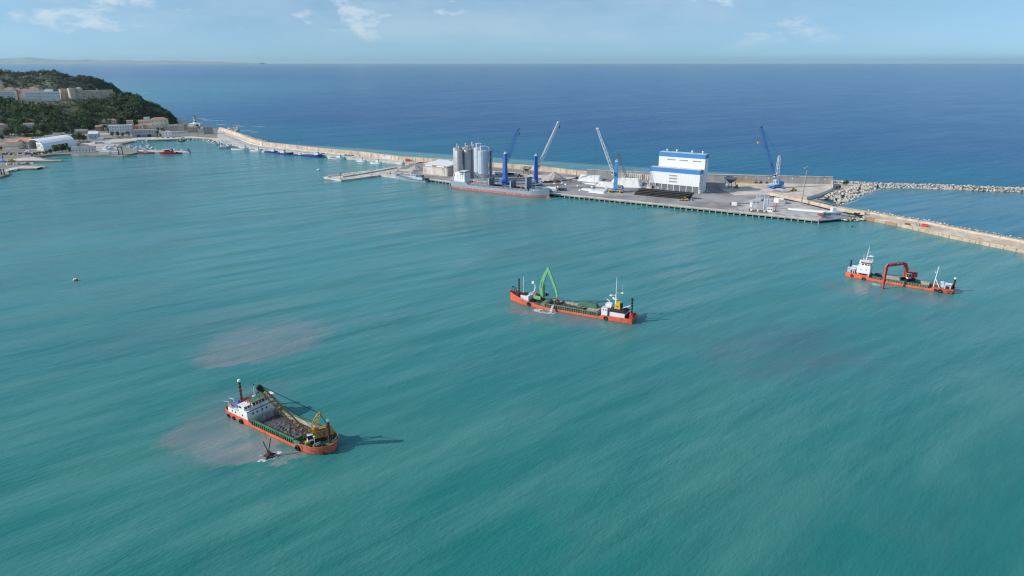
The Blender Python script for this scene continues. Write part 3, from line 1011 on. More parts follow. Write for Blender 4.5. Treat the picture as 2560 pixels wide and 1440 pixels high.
def railing(t, pts, h=1.0, m=None, name='railing', post=1.6):
    mb = MB()
    for a, b in zip(pts, pts[1:]):
        a, b = Vector(a), Vector(b)
        k = max(1, int((b - a).length / post))
        for zz in (h * 0.5, h):
            mb.tube(a + Vector((0, 0, zz)), b + Vector((0, 0, zz)), 0.035, 4)
        for i in range(k + 1):
            p = a.lerp(b, i / k)
            mb.tube(p, p + Vector((0, 0, h)), 0.04, 4)
    return mb.build(name, m or M_WHITE, t)


def spud(t, x, y, z0, z1, r, m, cap=True, marks=False):
    MB().tube((x, y, z0), (x, y, z1), r, 14).build('spud_pole', m, t, smooth=True)
    if cap:
        MB().lathe([(r * 1.05, 0), (r * 1.35, 0.15), (r * 1.35, 0.75), (r * 0.9, 0.95), (0.05, 1.0)], 14, (x, y, z1 - 0.3)).build('spud_cap', M_WHITE, t, smooth=True)
    if marks:
        n = int((z1 - z0) / 1.4)
        for i in range(1, n):
            z = z0 + (z1 - z0) * i / n
            MB().lathe([(r * 1.03, 0), (r * 1.03, 0.14)], 14, (x, y, z)).build('depth_mark', M_STEEL, t)


# ---- dredging barge with the yellow lattice crane
pA, rA = frame_from_side((575, 1042), (765, 1132), 11.5)
bA = thing('dredging_barge', 'orange barge with white wheelhouse astern and a hold full of dark mud', 'barge', pA + Vector((math.cos(rA), math.sin(rA), 0)) * 0.55, rA)
bA.scale = (0.937, 1, 1)
hull(bA, [(-26, 4.0, 4.7, 2.9, 1.0), (-25, 4.9, 5.3, 2.7, 1.0), (-22, 5.5, 5.75, 2.3, 0.9), (-10, 5.75, 5.75, 2.2, 0.9), (-8.2, 5.75, 5.75, 1.25, 0.06), (16.8, 5.75, 5.75, 1.25, 0.06),
          (18.6, 5.75, 5.8, 2.5, 0.7), (22, 5.6, 5.8, 2.8, 0.8), (25.2, 4.6, 5.3, 3.0, 0.85), (27.4, 2.9, 4.0, 3.1, 0.9), (28.7, 1.3, 2.4, 3.2, 0.9), (29.3, 0.3, 0.9, 3.2, 0.9)], M_ORANGE, M_GREEN, hold=(-8.2, 15.2, 4.9))
coaming(bA, -8.2, 15.2, 4.9, 1.2, 2.75, M_GREEN, M_LINING, 1.15)
piece('side_shelf', bA, M_GREEN, 15.5, 18.6, -5.6, -4.9, 1.2, 2.7)
piece('rubbing_strake', bA, M_ORANGE, -8.5, 17.5, -5.95, -5.74, 0.75, 1.05)
dh = MB().box(-22.5, -15.4, -5.62, -5.35, 2.2, 4.1).box(-22.5, -15.4, 5.35, 5.62, 2.2, 4.1).box(-15.5, -10.5, -5.62, 5.62, 1.32, 5.3).box(-22.4, -15.5, -5.35, 5.35, 1.3, 2.6)
dh = dh.build('deckhouse', M_WHITE, bA)
windows(dh, M_GLASS, 'x', -10.5, (-3.3, -1.6, 0.4, 2.2), 3.5, 4.3, 0.55)
windows(dh, M_GLASS, 'y', -5.62, (-19.8, -17.8, -13.5), 3.0, 3.6, 0.7)
piece('belt_line', dh, M_HATCH, -10.52, -10.42, -5.65, 5.66, 5.0, 5.32)
br = MB().box(-14.6, -10.9, -2.9, 4.0, 5.3, 7.6).box(-14.2, -11.6, 4.0, 6.3, 5.3, 7.0).build('bridge', M_WHITE, bA)
windows(br, M_GLASS, 'x', -10.9, (-2.2, -0.95, 0.3, 1.55, 2.8), 6.4, 7.3, 0.85)
windows(br, M_GLASS, 'y', -2.9, (-13.6, -12.0), 6.4, 7.3, 0.9)
rf = MB().box(-14.8, -10.7, -3.0, 4.3, 7.6, 7.75).build('bridge_roof', M_GREEN, bA)
piece('roof_trim', rf, M_REDP, -10.72, -10.62, -3.1, 4.4, 7.5, 7.85)
piece('roof_trim', rf, M_REDP, -14.9, -10.6, -3.12, -3.02, 7.5, 7.85)
cb = MB().box(-15.4, -12.0, -5.6, -3.1, 5.3, 6.9).build('wing_cabin', M_WHITE, bA)
windows(cb, M_GLASS, 'x', -12.0, (-4.9, -3.8), 5.9, 6.6, 0.75)
windows(cb, M_GLASS, 'y', -5.6, (-14.4,), 5.9, 6.6, 1.5)
piece('cabin_roof', cb, M_SHIPWHITE, -15.6, -11.7, -5.85, -3.05, 6.9, 7.05)
piece('roof_canopy', cb, M_SHIPWHITE, -13.8, -11.2, 4.6, 6.7, 7.4, 7.5)
railing(bA, [(-14.9, -2.9, 7.7), (-14.9, 4.2, 7.7)], 1.0, M_REDP)
railing(bA, [(-22.3, -5.4, 4.1), (-15.6, -5.4, 4.1)], 0.8)
railing(bA, [(-10.6, -5.5, 5.3), (-10.6, 5.5, 5.3)], 0.9)
ms = MB().tube((-14.2, 0.4, 7.7), (-14.2, 0.4, 12.2), 0.13, 6).tube((-14.2, -1.3, 10.6), (-14.2, 2.1, 10.6), 0.07, 4).tube((-14.2, -1.2, 10.6), (-14.2, -1.2, 13.6), 0.04, 4).tube((-14.2, 1.9, 10.6), (-14.2, 1.9, 14.0), 0.04, 4).tube((-13.5, 1.5, 7.7), (-14.2, 0.4, 10.8), 0.05, 4).tube((-13.5, -0.7, 7.7), (-14.2, 0.4, 10.8), 0.05, 4)
ms = ms.build('mast', M_SHIPWHITE, bA)
MB().lathe([(0.1, 0), (0.3, 0.1), (0.3, 0.5), (0.1, 0.6)], 8, (-14.2, 2.0, 8.6)).lathe([(0.1, 0), (0.3, 0.1), (0.3, 0.5), (0.1, 0.6)], 8, (-14.2, 2.0, 9.6)).lathe([(0.1, 0), (0.25, 0.1), (0.25, 0.4), (0.1, 0.5)], 8, (-14.2, 0.4, 12.2)).build('day_shapes', M_BLACK, ms)
MB().box(-19.5, -16.2, -1.8, 2.4, 2.6, 4.6).box(-18.6, -17, 2.4, 4.4, 2.6, 5.3).build('engine_casing', M_BLACK, bA)
MB().box(-21.4, -20.0, 0.5, 3.5, 2.6, 4.4).tube((-17.6, 3.4, 5.2), (-17.6, 3.4, 7.2), 0.32, 8).build('exhaust_trunk', M_BLACK, bA)
MB().box(-18.3, -16.0, 0.2, 1.5, 4.6, 5.3).box(-21.2, -20.4, 3.6, 4.8, 2.6, 5.0).build('deck_lockers', M_WHITE, bA)
MB().add([(-22.5, -4.6, 5.0), (-17.8, -4.8, 4.6), (-17.8, -1.6, 4.2), (-22.5, -1.4, 4.9), (-20.1, -3.0, 5.4)], [(0, 1, 4), (1, 2, 4), (2, 3, 4), (3, 0, 4)]).build('tarpaulin', M_BLUETARP, bA)
for x, y in ((-22.3, -4.5), (-17.9, -4.7), (-22.3, -1.5), (-17.9, -1.7)):
    piece('awning_post', bA, M_WHITE, x - 0.06, x + 0.06, y - 0.06, y + 0.06, 2.6, 4.75)
MB().path([(-23.6, -4.4, 2.4), (-23.6, -4.4, 5.2), (-24.9, -5.4, 5.6)], 0.14, 6).path([(-23.6, -2.4, 2.4), (-23.6, -2.4, 5.4), (-25.2, -3.0, 5.7)], 0.14, 6).build('davit', M_WHITE, bA)
spud(bA, -24.6, 1.2, 1.6, 10.9, 0.46, M_BROWN, True, True)
spud(bA, 26.4, 0.9, 1.9, 10.1, 0.44, M_BROWN, True)
MB().tube((27.0, 1.6, 2.2), (27.0, 1.6, 10.4), 0.05, 4).tube((25.9, 0.2, 2.2), (25.9, 0.2, 10.4), 0.05, 4).build('spud_guide', M_STEEL, bA)
for x, s in ((-22.6, 0.8), (-19.2, 0.8), (-14.6, 1.15), (18.0, 1.35)):
    fender(bA, x, -5.75 - 0.22 * s, 0.75, s)
fender(bA, 27.2, -3.0, 0.5, 0.9)
MB().box(23.6, 25.2, -3.6, -2.0, 2.1, 2.9).tube((24.4, -4.2, 2.7), (24.4, -1.4, 2.7), 0.45, 10).build('windlass', M_OLIVE, bA)
MB().box(25.4, 26.4, -2.2, -1.4, 2.1, 2.9).box(22.0, 23.2, -4.8, -4.0, 2.0, 2.6).box(24.6, 25.6, 2.6, 4.0, 2.1, 3.3).build('deck_gear', M_BLACK, bA)
MB().tube((23.0, -2.6, 2.0), (23.0, -2.6, 5.0), 0.07, 5).box(22.7, 23.3, -2.8, -2.4, 4.9, 5.15).build('lamp_post', M_WHITE, bA)
railing(bA, [(25.2, 4.9, 3.0), (27.2, 3.8, 3.1), (28.9, 0.6, 3.2)], 0.9, M_WHITE)
for i, (x, z, L_) in enumerate(((21.2, 2.35, 1.6), (22.4, 1.75, 2.6))):       # lettering on the bow, too small to read
    s_ = stat([(18.6, 5.75, 5.8), (22, 5.6, 5.8), (25.2, 4.6, 5.3)], x + 0.6)
    o = piece('lettering', bA, M_HATCH, x, x + L_, -5.83, -5.70, z, z + 0.22, -0.03 if x < 22 else 0.16)
MB().path([(19.6, -5.82, 2.2), (20.3, -5.86, 1.8), (20.5, -5.86, 1.2)], 0.09, 5).build('anchor_chain', M_BLACK, bA)


def mudA(x, y):
    e = max(0, 1 - ((x - 4) / 13) ** 2) * max(0, 1 - (y / 6.5) ** 2)
    rough = (vnoise(x * 1.3 + 3, y * 1.3) - 0.5) * 0.75 + (vnoise(x * 2.9, y * 2.9 + 7) - 0.5) * 0.4
    return 0.55 + 1.2 * e + rough * (0.15 + 0.85 * min(1, max(0, (x + 3) / 6))) * min(1, max(0, (13.5 - x) / 3))


heap('mud_heap', M_MUD, mudA, -8.18, 15.18, -4.88, 4.88, 90, 40, 'lumpy dark grey mud filling the hold of the barge with the yellow crane', 'mud', bA.location, rA).scale = (0.937, 1, 1)


def to_world(p, rz, v_):
    c, s = math.cos(rz), math.sin(rz)
    return Vector((p.x + v_[0] * c - v_[1] * s, p.y + v_[0] * s + v_[1] * c, v_[2]))


# ---- yellow crawler crane on that barge, slewed out over the water
cpos = to_world(pA, rA, (19.7, -0.6, 1.98))
gpos = W(675, 1141, 0)
az = math.atan2(gpos.y - cpos.y, gpos.x - cpos.x)
reach = (Vector((gpos.x, gpos.y)) - Vector((cpos.x, cpos.y))).length
cr = thing('crawler_crane', 'yellow crawler crane with rusty lattice boom standing on the mud barge', 'crane', cpos, az)
for s in (-1, 1):
    MB().prism([(-2.9, s * 1.75 - 0.45), (2.9, s * 1.75 - 0.45), (2.9, s * 1.75 + 0.45), (-2.9, s * 1.75 + 0.45)], 0.1, 0.95).tube((-2.9, s * 1.75 - 0.44, 0.52), (-2.9, s * 1.75 + 0.44, 0.52), 0.45, 10).tube((2.9, s * 1.75 - 0.44, 0.52), (2.9, s * 1.75 + 0.44, 0.52), 0.45, 10).build('crawler_track', M_BLACK, cr)
MB().box(-1.6, 1.6, -1.35, 1.35, 0.3, 0.9).lathe([(1.3, 0), (1.3, 0.3)], 16, (0, 0, 0.9)).build('undercarriage', M_BLACK, cr)
hs = MB().box(-5.2, 1.4, -1.65, 1.65, 1.2, 3.6).build('machine_house', M_YEL, cr)
MB().box(-5.0, -0.6, -1.2, 1.3, 3.6, 3.85).build('roof_panel', M_RUST, hs)
MB().box(-3.9, -1.6, -0.7, 0.8, 3.85, 4.05).build('roof_hatch', M_YEL, hs)
for x in (-4.2, -2.8, -1.4):
    piece('side_door', hs, M_RUSTYEL, x - 0.45, x + 0.45, 1.65, 1.69, 1.5, 3.3)
MB().box(-6.0, -5.2, -1.7, 1.7, 1.3, 3.2).build('counterweight', M_YEL, cr)
cb = MB().box(0.9, 2.7, 1.0, 2.5, 1.3, 1.9).box(0.9, 2.7, 1.0, 2.5, 3.3, 3.45).box(0.9, 1.0, 1.0, 2.5, 1.9, 3.3).build('cab', M_SHIPWHITE, cr)
MB().box(1.0, 2.62, 1.08, 2.42, 1.9, 3.3).build('cab_window', M_GLASS, cb)
MB().box(2.0, 3.4, 1.2, 2.6, 0.5, 1.2).build('front_platform', M_YEL, cr)
foot, tip = Vector((1.9, 0, 1.9)), Vector((reach, 0, 22.4))
MB().lattice(foot, tip, 1.7, 1.3, 0.16, 0.10, 26, up=(0, 1, 0)).build('boom', M_RUSTYEL, cr)
dirb = (tip - foot).normalized()
hd = MB().torus(tip + Vector((0.25, 0.35, 0.15)), (0, 1, 0), 0.62, 0.28, 14, 6).torus(tip + Vector((0.25, -0.35, 0.15)), (0, 1, 0), 0.62, 0.28, 14, 6).box(tip.x - 0.7, tip.x + 0.6, -0.6, 0.6, tip.z - 0.8, tip.z + 0.5)
hd.tube(tip - dirb * 1.6, tip, 0.55, 8).build('boom_head', M_BLACK, cr)
at_ = Vector((-2.3, 0, 9.2))
MB().lattice((0.7, 0, 3.6), at_, 1.5, 1.1, 0.11, 0.07, 3, up=(0, 1, 0)).tube(at_ + Vector((0, 0.7, 0)), at_ + Vector((0, -0.7, 0)), 0.28, 8).build('a_frame', M_YEL, cr)
MB().tube(at_ + Vector((0, 0.45, 0)), (-4.9, 0.6, 3.7), 0.08, 5).tube(at_ + Vector((0, -0.45, 0)), (-4.9, -0.6, 3.7), 0.08, 5).build('back_stay', M_ROPE, cr)
MB().tube(at_ + Vector((0, 0.3, 0)), tip + Vector((-0.5, 0.3, 0.4)), 0.055, 4).tube(at_ + Vector((0, -0.3, 0)), tip + Vector((-0.5, -0.3, 0.4)), 0.055, 4).build('pendant', M_ROPE, cr)
MB().tube((-0.5, 0.25, 4.0), tip + Vector((0, 0.25, 0.6)), 0.03, 4).tube((-0.5, -0.25, 4.0), tip + Vector((0, -0.25, 0.6)), 0.03, 4).build('hoist_rope', M_ROPE, cr)
MB().tube((tip.x + 0.5, 0.3, tip.z), (tip.x + 0.1, 0.3, 4.3), 0.028, 4).tube((tip.x + 0.5, -0.3, tip.z), (tip.x + 0.1, -0.3, 4.3), 0.028, 4).build('grab_rope', M_ROPE, cr)
# the grab it has just dropped into the sea
gr = thing('clamshell_grab', 'dark rusty clamshell grab standing half sunk in the muddy water', 'grab', (gpos.x, gpos.y, 0), az + 0.6)
M_GRAB = mat('wet_rusty_steel', (0.06, 0.035, 0.028), 0.45, var=0.4, scale=1.2)
MB().box(-0.45, 0.45, -0.45, 0.45, 0.2, 1.9).box(-0.6, 0.6, -0.25, 0.25, 1.4, 1.9).build('head_block', M_RUST, gr)
for s in (-1, 1):
    MB().beam([(s * 0.2, 0.9), (s * 1.5, 0.55), (s * 2.3, -0.7)], 1.6, [0.4, 0.55, 0.5]).build('shell', M_GRAB, gr)
MB().tube((0.1, 0.2, 1.7), (0.7, -0.9, 5.6), 0.16, 6).build('guide_arm', M_GRAB, gr)
MB().tube((-0.1, 0.1, 1.7), (-1.1, 0.7, 6.2), 0.10, 6).tube((-0.3, -0.2, 1.7), (-1.25, 0.35, 6.2), 0.10, 6).build('guide_arm', M_GRAB, gr)
MB().tube((0.2, 1.2, 0.1), (-1.7, 3.2, 0.6), 0.09, 5).build('tag_line', M_GRAB, gr)


# ---- dredging barge with the bright green material handler
pB, rB = frame_from_side((1567, 810), (1408, 782), 9.5)
bB = thing('dredging_barge', 'orange barge with yellow funnel, tall white mast and high curved bow', 'barge', pB, rB)
hull(bB, [(-19.6, 4.0, 4.5, 3.0, 1.0), (-17.5, 4.7, 4.75, 2.8, 1.0), (-4.5, 4.75, 4.75, 2.5, 0.9), (-2.4, 4.75, 4.75, 1.45, 0.1), (26, 4.75, 4.75, 1.4, 0.1), (29.5, 4.75, 4.75, 1.7, 0.3), (34, 4.6, 4.75, 2.6, 0.9),
          (39, 3.7, 4.5, 3.5, 1.0), (43, 2.3, 3.5, 4.3, 1.0), (46, 0.8, 2.2, 4.9, 1.0), (48.6, 0.1, 0.5, 5.4, 1.0)], M_ORANGE, M_DECK, hold=(-1.5, 26.5, 3.9))
coaming(bB, -1.5, 26.5, 3.9, 1.3, 3.1, M_OLIVE, M_LINING, 1.2)
railing(bB, [(-2.2, 4.55, 1.35), (26.5, 4.55, 1.3)], 1.0, M_OLIVE)
MB().box(-15.6, -8.0, -3.6, 3.6, 2.0, 4.7).build('deckhouse', M_SHIPWHITE, bB)
dh = MB().add([(-16.0, -3.9, 4.7), (-7.6, -3.9, 4.7), (-7.6, 3.9, 4.7), (-16.0, 3.9, 4.7), (-14.5, -2.6, 5.5), (-9.0, -2.6, 5.5), (-9.0, 2.6, 5.5), (-14.5, 2.6, 5.5)], [(0, 1, 5, 4), (1, 2, 6, 5), (2, 3, 7, 6), (3, 0, 4, 7), (4, 5, 6, 7), (3, 2, 1, 0)]).build('deckhouse_roof', M_BLACK, bB)
wt = MB().box(-7.0, -3.9, 1.4, 4.4, 1.7, 6.1).box(-7.0, -3.9, -4.4, -1.4, 1.7, 6.4).box(-7.0, -5.4, -1.4, 1.4, 1.7, 5.2).build('wheelhouse', M_SHIPWHITE, bB)
windows(wt, M_GLASS, 'y', 4.4, (-6.3, -4.9), 4.9, 5.5, 0.5)
windows(wt, M_GLASS, 'x', -7.0, (2.2, 3.5), 4.8, 5.5, 0.6)
windows(wt, M_GLASS, 'x', -3.9, (-3.6, -2.3, 2.2, 3.5), 4.8, 5.5, 0.7)
railing(bB, [(-7.0, 1.5, 6.1), (-7.0, 4.3, 6.1), (-4.0, 4.3, 6.1), (-4.0, 1.5, 6.1)], 0.8, M_REDP)
fn = MB().prism([(-12.4, -1.9), (-9.2, -1.9), (-9.2, 1.2), (-12.4, 1.2)], 5.0, 8.6, top=[(-12.0, -1.7), (-9.8, -1.7), (-9.8, 0.8), (-12.0, 0.8)]).build('funnel', M_FUNNEL, bB, fixn=True)
piece('funnel_black_side', fn, M_BLACK, -12.75, -12.42, -1.9, 1.1, 4.9, 8.0)  # black plate on the after side of the funnel
piece('funnel_badge', fn, M_OLIVE, -11.2, -10.4, 1.02, 1.18, 6.5, 7.2)
mt = MB().tube((-9.0, -2.0, 5.0), (-9.0, -2.0, 12.4), 0.55, 8, 0.28).tube((-9.0, -2.0, 12.4), (-9.0, -2.0, 20.5), 0.16, 6).tube((-9, -4.2, 12.2), (-9, 0.2, 12.2), 0.1, 5).tube((-9, -3.8, 14.2), (-9, -0.4, 14.6), 0.08, 4).box(-9.8, -8.2, -3.2, -0.8, 9.3, 9.5).tube((-11.8, -3.0, 12.6), (-11.8, -3.0, 17.5), 0.05, 4).tube((-11.8, -3, 12.6), (-9, -2, 12.6), 0.09, 4).tube((-6.6, -1.2, 11.0), (-9, -2, 11.4), 0.09, 4)
mt = mt.build('mast', M_SHIPWHITE, bB)
MB().box(-7.4, -6.0, -1.8, -0.6, 11.0, 11.5).box(-12.3, -11.2, -3.4, -2.6, 12.4, 13.0).box(-8.4, -7.4, -2.5, -1.3, 9.5, 10.3).build('radar', M_SHIPWHITE, mt)
MB().path([(-6.0, -2.0, 6.4), (-5.6, -2.2, 8.0), (-4.2, -2.0, 8.6)], 0.25, 6).box(-7.6, -6.4, -1.2, 0.2, 6.0, 7.4).build('deck_crane', M_SHIPWHITE, bB)
MB().tube((-13.0, 0.5, 6.0), (-17.0, -0.6, 7.6), 0.16, 6, 0.3).build('fire_monitor', M_SHIPWHITE, bB)
MB().box(-16.6, -15.8, -2.6, 2.9, 1.9, 3.6).box(-18.6, -17.0, -3.2, -1.2, 1.9, 3.4).build('stern_gear', M_BLACK, bB)
MB().box(-19.3, -17.6, 0.4, 2.7, 1.9, 4.2).tube((-18.4, 1.6, 4.2), (-18.4, 1.6, 5.0), 0.9, 10).build('spud_well', M_REDP, bB)
spud(bB, -18.4, 1.6, 1.8, 12.4, 0.5, M_BLACK, False, True)
spud(bB, 44.2, -0.9, 3.6, 12.6, 0.5, M_BROWN, False, True)
for x, z, s in ((-6.4, 1.2, 1.25), (35.6, 1.6, 1.2)):
    s_ = stat([(-20, 4.75), (34, 4.7), (39, 4.2)], x)
    fender(bB, x, s_[1] + 0.25, z, s)
MB().tube((41.8, -2.0, 3.6), (41.8, -2.0, 13.5), 0.28, 8).tube((41.8, -2.9, 9.4), (41.8, -1.1, 9.4), 0.3, 6).tube((40.6, -2.4, 3.6), (41.8, -2.0, 7.0), 0.08, 4).tube((40.8, -1.2, 3.6), (41.8, -2.0, 7.0), 0.08, 4).build('foremast', M_LBLUE, bB)
MB().box(36.6, 41.2, -1.4, 3.2, 2.4, 5.0).box(36.6, 38.0, -3.4, -1.4, 2.4, 4.6).build('forecastle_house', M_SHIPWHITE, bB)
MB().box(38.6, 41.0, -1.0, 2.4, 5.0, 5.6).box(41.4, 43.5, -2.2, 1.6, 3.3, 4.4).build('forecastle_gear', M_BLACK, bB)
MB().path([(36.9, 1.0, 5.0), (36.9, 1.0, 6.0), (35.2, -1.2, 6.7), (34.8, -1.6, 9.6), (35.9, -1.2, 11.6)], 0.32, 7).box(35.4, 36.6, -1.6, -0.6, 11.0, 12.2).build('bow_davit', M_SHIPWHITE, bB)
MB().path([(45.6, 0.8, 4.2), (46.2, 0.6, 7.6), (47.4, 0.2, 8.2), (48.0, 0, 4.9)], 0.13, 5).path([(45.4, -0.9, 4.2), (46.0, -0.8, 7.2), (47.4, -0.2, 8.2)], 0.13, 5).path([(43.0, 2.4, 3.6), (43.4, 2.2, 6.6), (45.6, 0.8, 7.4)], 0.12, 5).build('bow_roller_frame', M_BLACK, bB)
MB().lathe([(0.2, 0), (0.75, 0.2), (0.9, 0.7), (0.4, 1.1)], 10, (48.8, 0.2, 4.7)).build('stem_fender', M_REDP, bB)
railing(bB, [(40.5, 4.0, 3.8), (44.5, 2.8, 4.6), (48.0, 0.6, 5.3)], 0.9, M_BLACK)
cn = MB().prism([(0.2, -3.7), (11.2, -3.7), (11.2, -0.2), (0.2, -0.2)], 3.2, 5.4, top=[(0.8, -3.2), (10.4, -3.2), (9.0, -1.0), (0.8, -1.0)]).build('hatch_awning', M_DGREEN, bB, fixn=True)
MB().box(-1.2, 4.4, -3.8, 3.8, 2.7, 3.3).box(5.0, 9.5, -3.8, -0.6, 2.6, 3.2).build('hatch_panel', M_LINING, bB)
MB().box(27.0, 29.0, -4.0, 4.0, 1.4, 3.0).build('cross_deck', M_OLIVE, bB)


def mudB(x, y):
    return 0.3 + 0.9 * max(0, min(1, (x - 6) / 14)) + 0.9 * max(0, -y / 4) + (vnoise(x, y + 40) - 0.5) * 0.5


heap('mud_heap', M_MUD, mudB, 4.6, 26.4, -3.85, 3.85, 44, 16, 'smooth grey mud lying in the hold below the green material handler', 'mud', pB, rB)
# the material handler on its deck
hp = to_world(pB, rB, (31.6, -1.6, 1.65))
mh = thing('material_handler', 'bright green material handler with tall bent boom on the orange barge', 'excavator', hp, rB + math.pi)
for s in (-1, 1):
    MB().box(-2.6, 2.6, s * 1.7 - 0.4, s * 1.7 + 0.4, 0, 0.9).tube((-2.6, s * 1.7 - 0.4, 0.45), (-2.6, s * 1.7 + 0.4, 0.45), 0.45, 10).tube((2.6, s * 1.7 - 0.4, 0.45), (2.6, s * 1.7 + 0.4, 0.45), 0.45, 10).build('crawler_track', M_BLACK, mh)
MB().lathe([(1.2, 0), (1.2, 0.5)], 14, (0, 0, 0.7)).box(-3.2, 1.8, -1.7, 1.7, 1.1, 1.5).build('turntable', M_BLACK, mh)
MB().box(-3.6, 0.4, -1.75, -0.2, 1.5, 3.4).box(-3.6, -2.6, -0.2, 1.75, 1.5, 3.2).build('body', M_LGREEN, mh)
MB().box(-2.4, 0.3, -0.1, 1.7, 1.5, 2.9).box(-1.8, -0.4, -1.5, -0.3, 3.4, 4.0).build('engine_bay', M_BLACK, mh)
MB().lathe([(0.7, 0), (0.9, 0.5), (0.5, 1.1)], 10, (-2.6, -0.9, 3.4)).box(-3.3, -2.2, 0.2, 1.2, 3.2, 3.9).build('filter_housing', M_REDP, mh)
cb = MB().box(1.7, 3.2, 1.6, 3.0, 2.6, 2.9).box(1.7, 3.2, 1.6, 3.0, 4.5, 4.7).box(1.7, 1.8, 1.6, 3.0, 2.9, 4.5).box(3.1, 3.2, 1.6, 1.75, 2.9, 4.5).box(3.1, 3.2, 2.85, 3.0, 2.9, 4.5).build('cab', M_SHIPWHITE, mh)
MB().box(1.8, 3.12, 1.68, 2.92, 2.9, 4.5).build('cab_window', M_GLASS, cb)
bm_ = MB().beam([(0.6, 2.2), (0.1, 7.5), (0.6, 11.0), (2.1, 15.0), (4.0, 18.6)], 1.0, [1.35, 1.7, 1.85, 1.6, 1.25]).build('boom', M_LGREEN, mh)
MB().tube((1.7, 0.75, 2.4), (1.8, 0.75, 9.6), 0.2, 8).tube((1.7, -0.75, 2.4), (1.8, -0.75, 9.6), 0.2, 8).build('boom_cylinder', M_DGREEN, bm_)
piece('lettering', bm_, M_DGREEN, 0.16, 0.5, -0.55, -0.53, 7.8, 11.2)
MB().beam([(3.6, 19.0), (5.0, 15.6), (8.2, 8.2), (9.2, 5.0), (9.2, 3.2)], 0.8, [1.15, 1.45, 1.1, 0.9, 0.5]).tube((3.0, 0, 17.2), (6.2, 0, 12.4), 0.18, 8).build('stick', M_LGREEN, mh)
gb = MB().box(8.85, 9.55, -0.4, 0.4, 2.2, 3.4).build('grab', M_EXRED, mh)
for s in (-1, 1):
    MB().beam([(9.2, 2.4), (9.2 + s * 1.1, 1.6), (9.2 + s * 0.5, 0.4)], 1.3, [0.5, 0.6, 0.3]).build('shell', M_GRAB, gb)


# ---- dredging barge with the red excavator
pC, rC = frame_from_side((2119, 693), (2368, 735), 9.5)
bC = thing('dredging_barge', 'orange barge with high white bridge astern and a white foremast near the bow', 'barge', pC, rC)
hull(bC, [(-26, 4.2, 4.5, 3.1, 0.9), (-24, 4.7, 4.75, 3.1, 0.9), (-14.2, 4.75, 4.75, 2.9, 0.9), (-12.2, 4.75, 4.75, 1.5, 0.1), (17, 4.75, 4.75, 1.4, 0.1), (18.6, 4.75, 4.75, 2.4, 0.8), (24.5, 4.4, 4.75, 2.6, 0.8), (27, 3.2, 4.7, 2.8, 0.8), (28.8, 1.6, 4.3, 3.0, 0.8)], M_ORANGE, M_DECK, hold=(-11.6, 16.4, 3.9))
coaming(bC, -11.6, 16.4, 3.9, 1.35, 2.7, M_OLIVE, M_LINING, 1.3)
bh = MB().box(-20.6, -13.6, -3.4, 3.4, 3.4, 7.4).box(-20.2, -19.4, -3.0, -2.2, 2.1, 3.4).box(-14.6, -13.8, -3.0, -2.2, 2.1, 3.4).box(-20.2, -13.9, 0.4, 3.0, 2.1, 3.4).build('deckhouse', M_SHIPWHITE, bC)
windows(bh, M_GLASS, 'x', -13.6, (-0.8, 1.2, 2.4), 5.4, 6.2, 0.6)
windows(bh, M_GLASS, 'y', -3.4, (-18.4, -15.6), 5.5, 6.0, 0.5)
bg_ = MB().prism([(-18.6, -2.6), (-14.0, -2.6), (-14.0, 2.6), (-18.6, 2.6)], 7.4, 9.3).build('bridge', M_SHIPWHITE, bC, fixn=True)
windows(bg_, M_GLASS, 'y', -2.6, (-17.9, -16.3, -14.9), 8.2, 9.0, 0.95)
windows(bg_, M_GLASS, 'x', -14.0, (-1.6, 0, 1.6), 8.2, 9.0, 1.2)
br = MB().prism([(-18.8, -2.8), (-13.8, -2.8), (-13.8, 2.8), (-18.8, 2.8)], 9.3, 10.1, top=[(-19.2, -3.3), (-13.3, -3.3), (-13.3, 3.3), (-19.2, 3.3)]).build('bridge_roof', M_REDP, bC, fixn=True)
MB().box(-19.0, -13.5, -3.1, 3.1, 10.1, 10.2).build('roof_deck', M_SHIPWHITE, br)
railing(bC, [(-19.0, -3.1, 10.2), (-13.6, -3.1, 10.2), (-13.6, 3.1, 10.2), (-19.0, 3.1, 10.2)], 0.9)
railing(bC, [(-20.5, -3.3, 7.4), (-18.8, -3.3, 7.4)], 0.9)
mt = MB().tube((-17.0, 0, 10.2), (-16.4, 0, 18.2), 0.3, 8, 0.14).tube((-16.4, 0, 18.2), (-16.4, 0, 19.2), 0.08, 5).tube((-16.7, -1, 14.0), (-16.7, 1, 14.0), 0.08, 4).tube((-16.6, 0, 15.6), (-15.4, 0, 15.7), 0.1, 4).tube((-16.8, 0, 13.0), (-14.9, 0, 13.2), 0.12, 4).tube((-18.4, -2, 10.2), (-18.4, -2, 14), 0.05, 4).tube((-18.6, 1.6, 10.2), (-18.6, 1.6, 13.5), 0.05, 4).build('mast', M_SHIPWHITE, bC)
MB().box(-15.6, -14.2, -0.3, 0.5, 13.2, 13.8).lathe([(0.15, 0), (0.6, 0.3), (0.6, 0.8), (0.15, 1.1)], 10, (-14.2, 2.2, 12.2)).tube((-14.2, 2.2, 10.2), (-14.2, 2.2, 12.2), 0.12, 5).lathe([(0.3, 0), (0.5, 0.3), (0.3, 0.8)], 8, (-15.4, -1.6, 10.3)).build('radar', M_SHIPWHITE, mt)
fl = MB().lathe([(0.3, 0), (0.8, 0.5), (0.8, 2.0), (0.3, 2.6)], 10, (-19.8, 1.5, 7.6)).build('funnel', M_SHIPWHITE, bC, smooth=True)
MB().box(-25.4, -21.4, -3.6, -0.4, 2.2, 4.9).box(-24.0, -21.2, 0.4, 3.6, 2.2, 4.6).build('aft_container', M_LBLUE, bC)
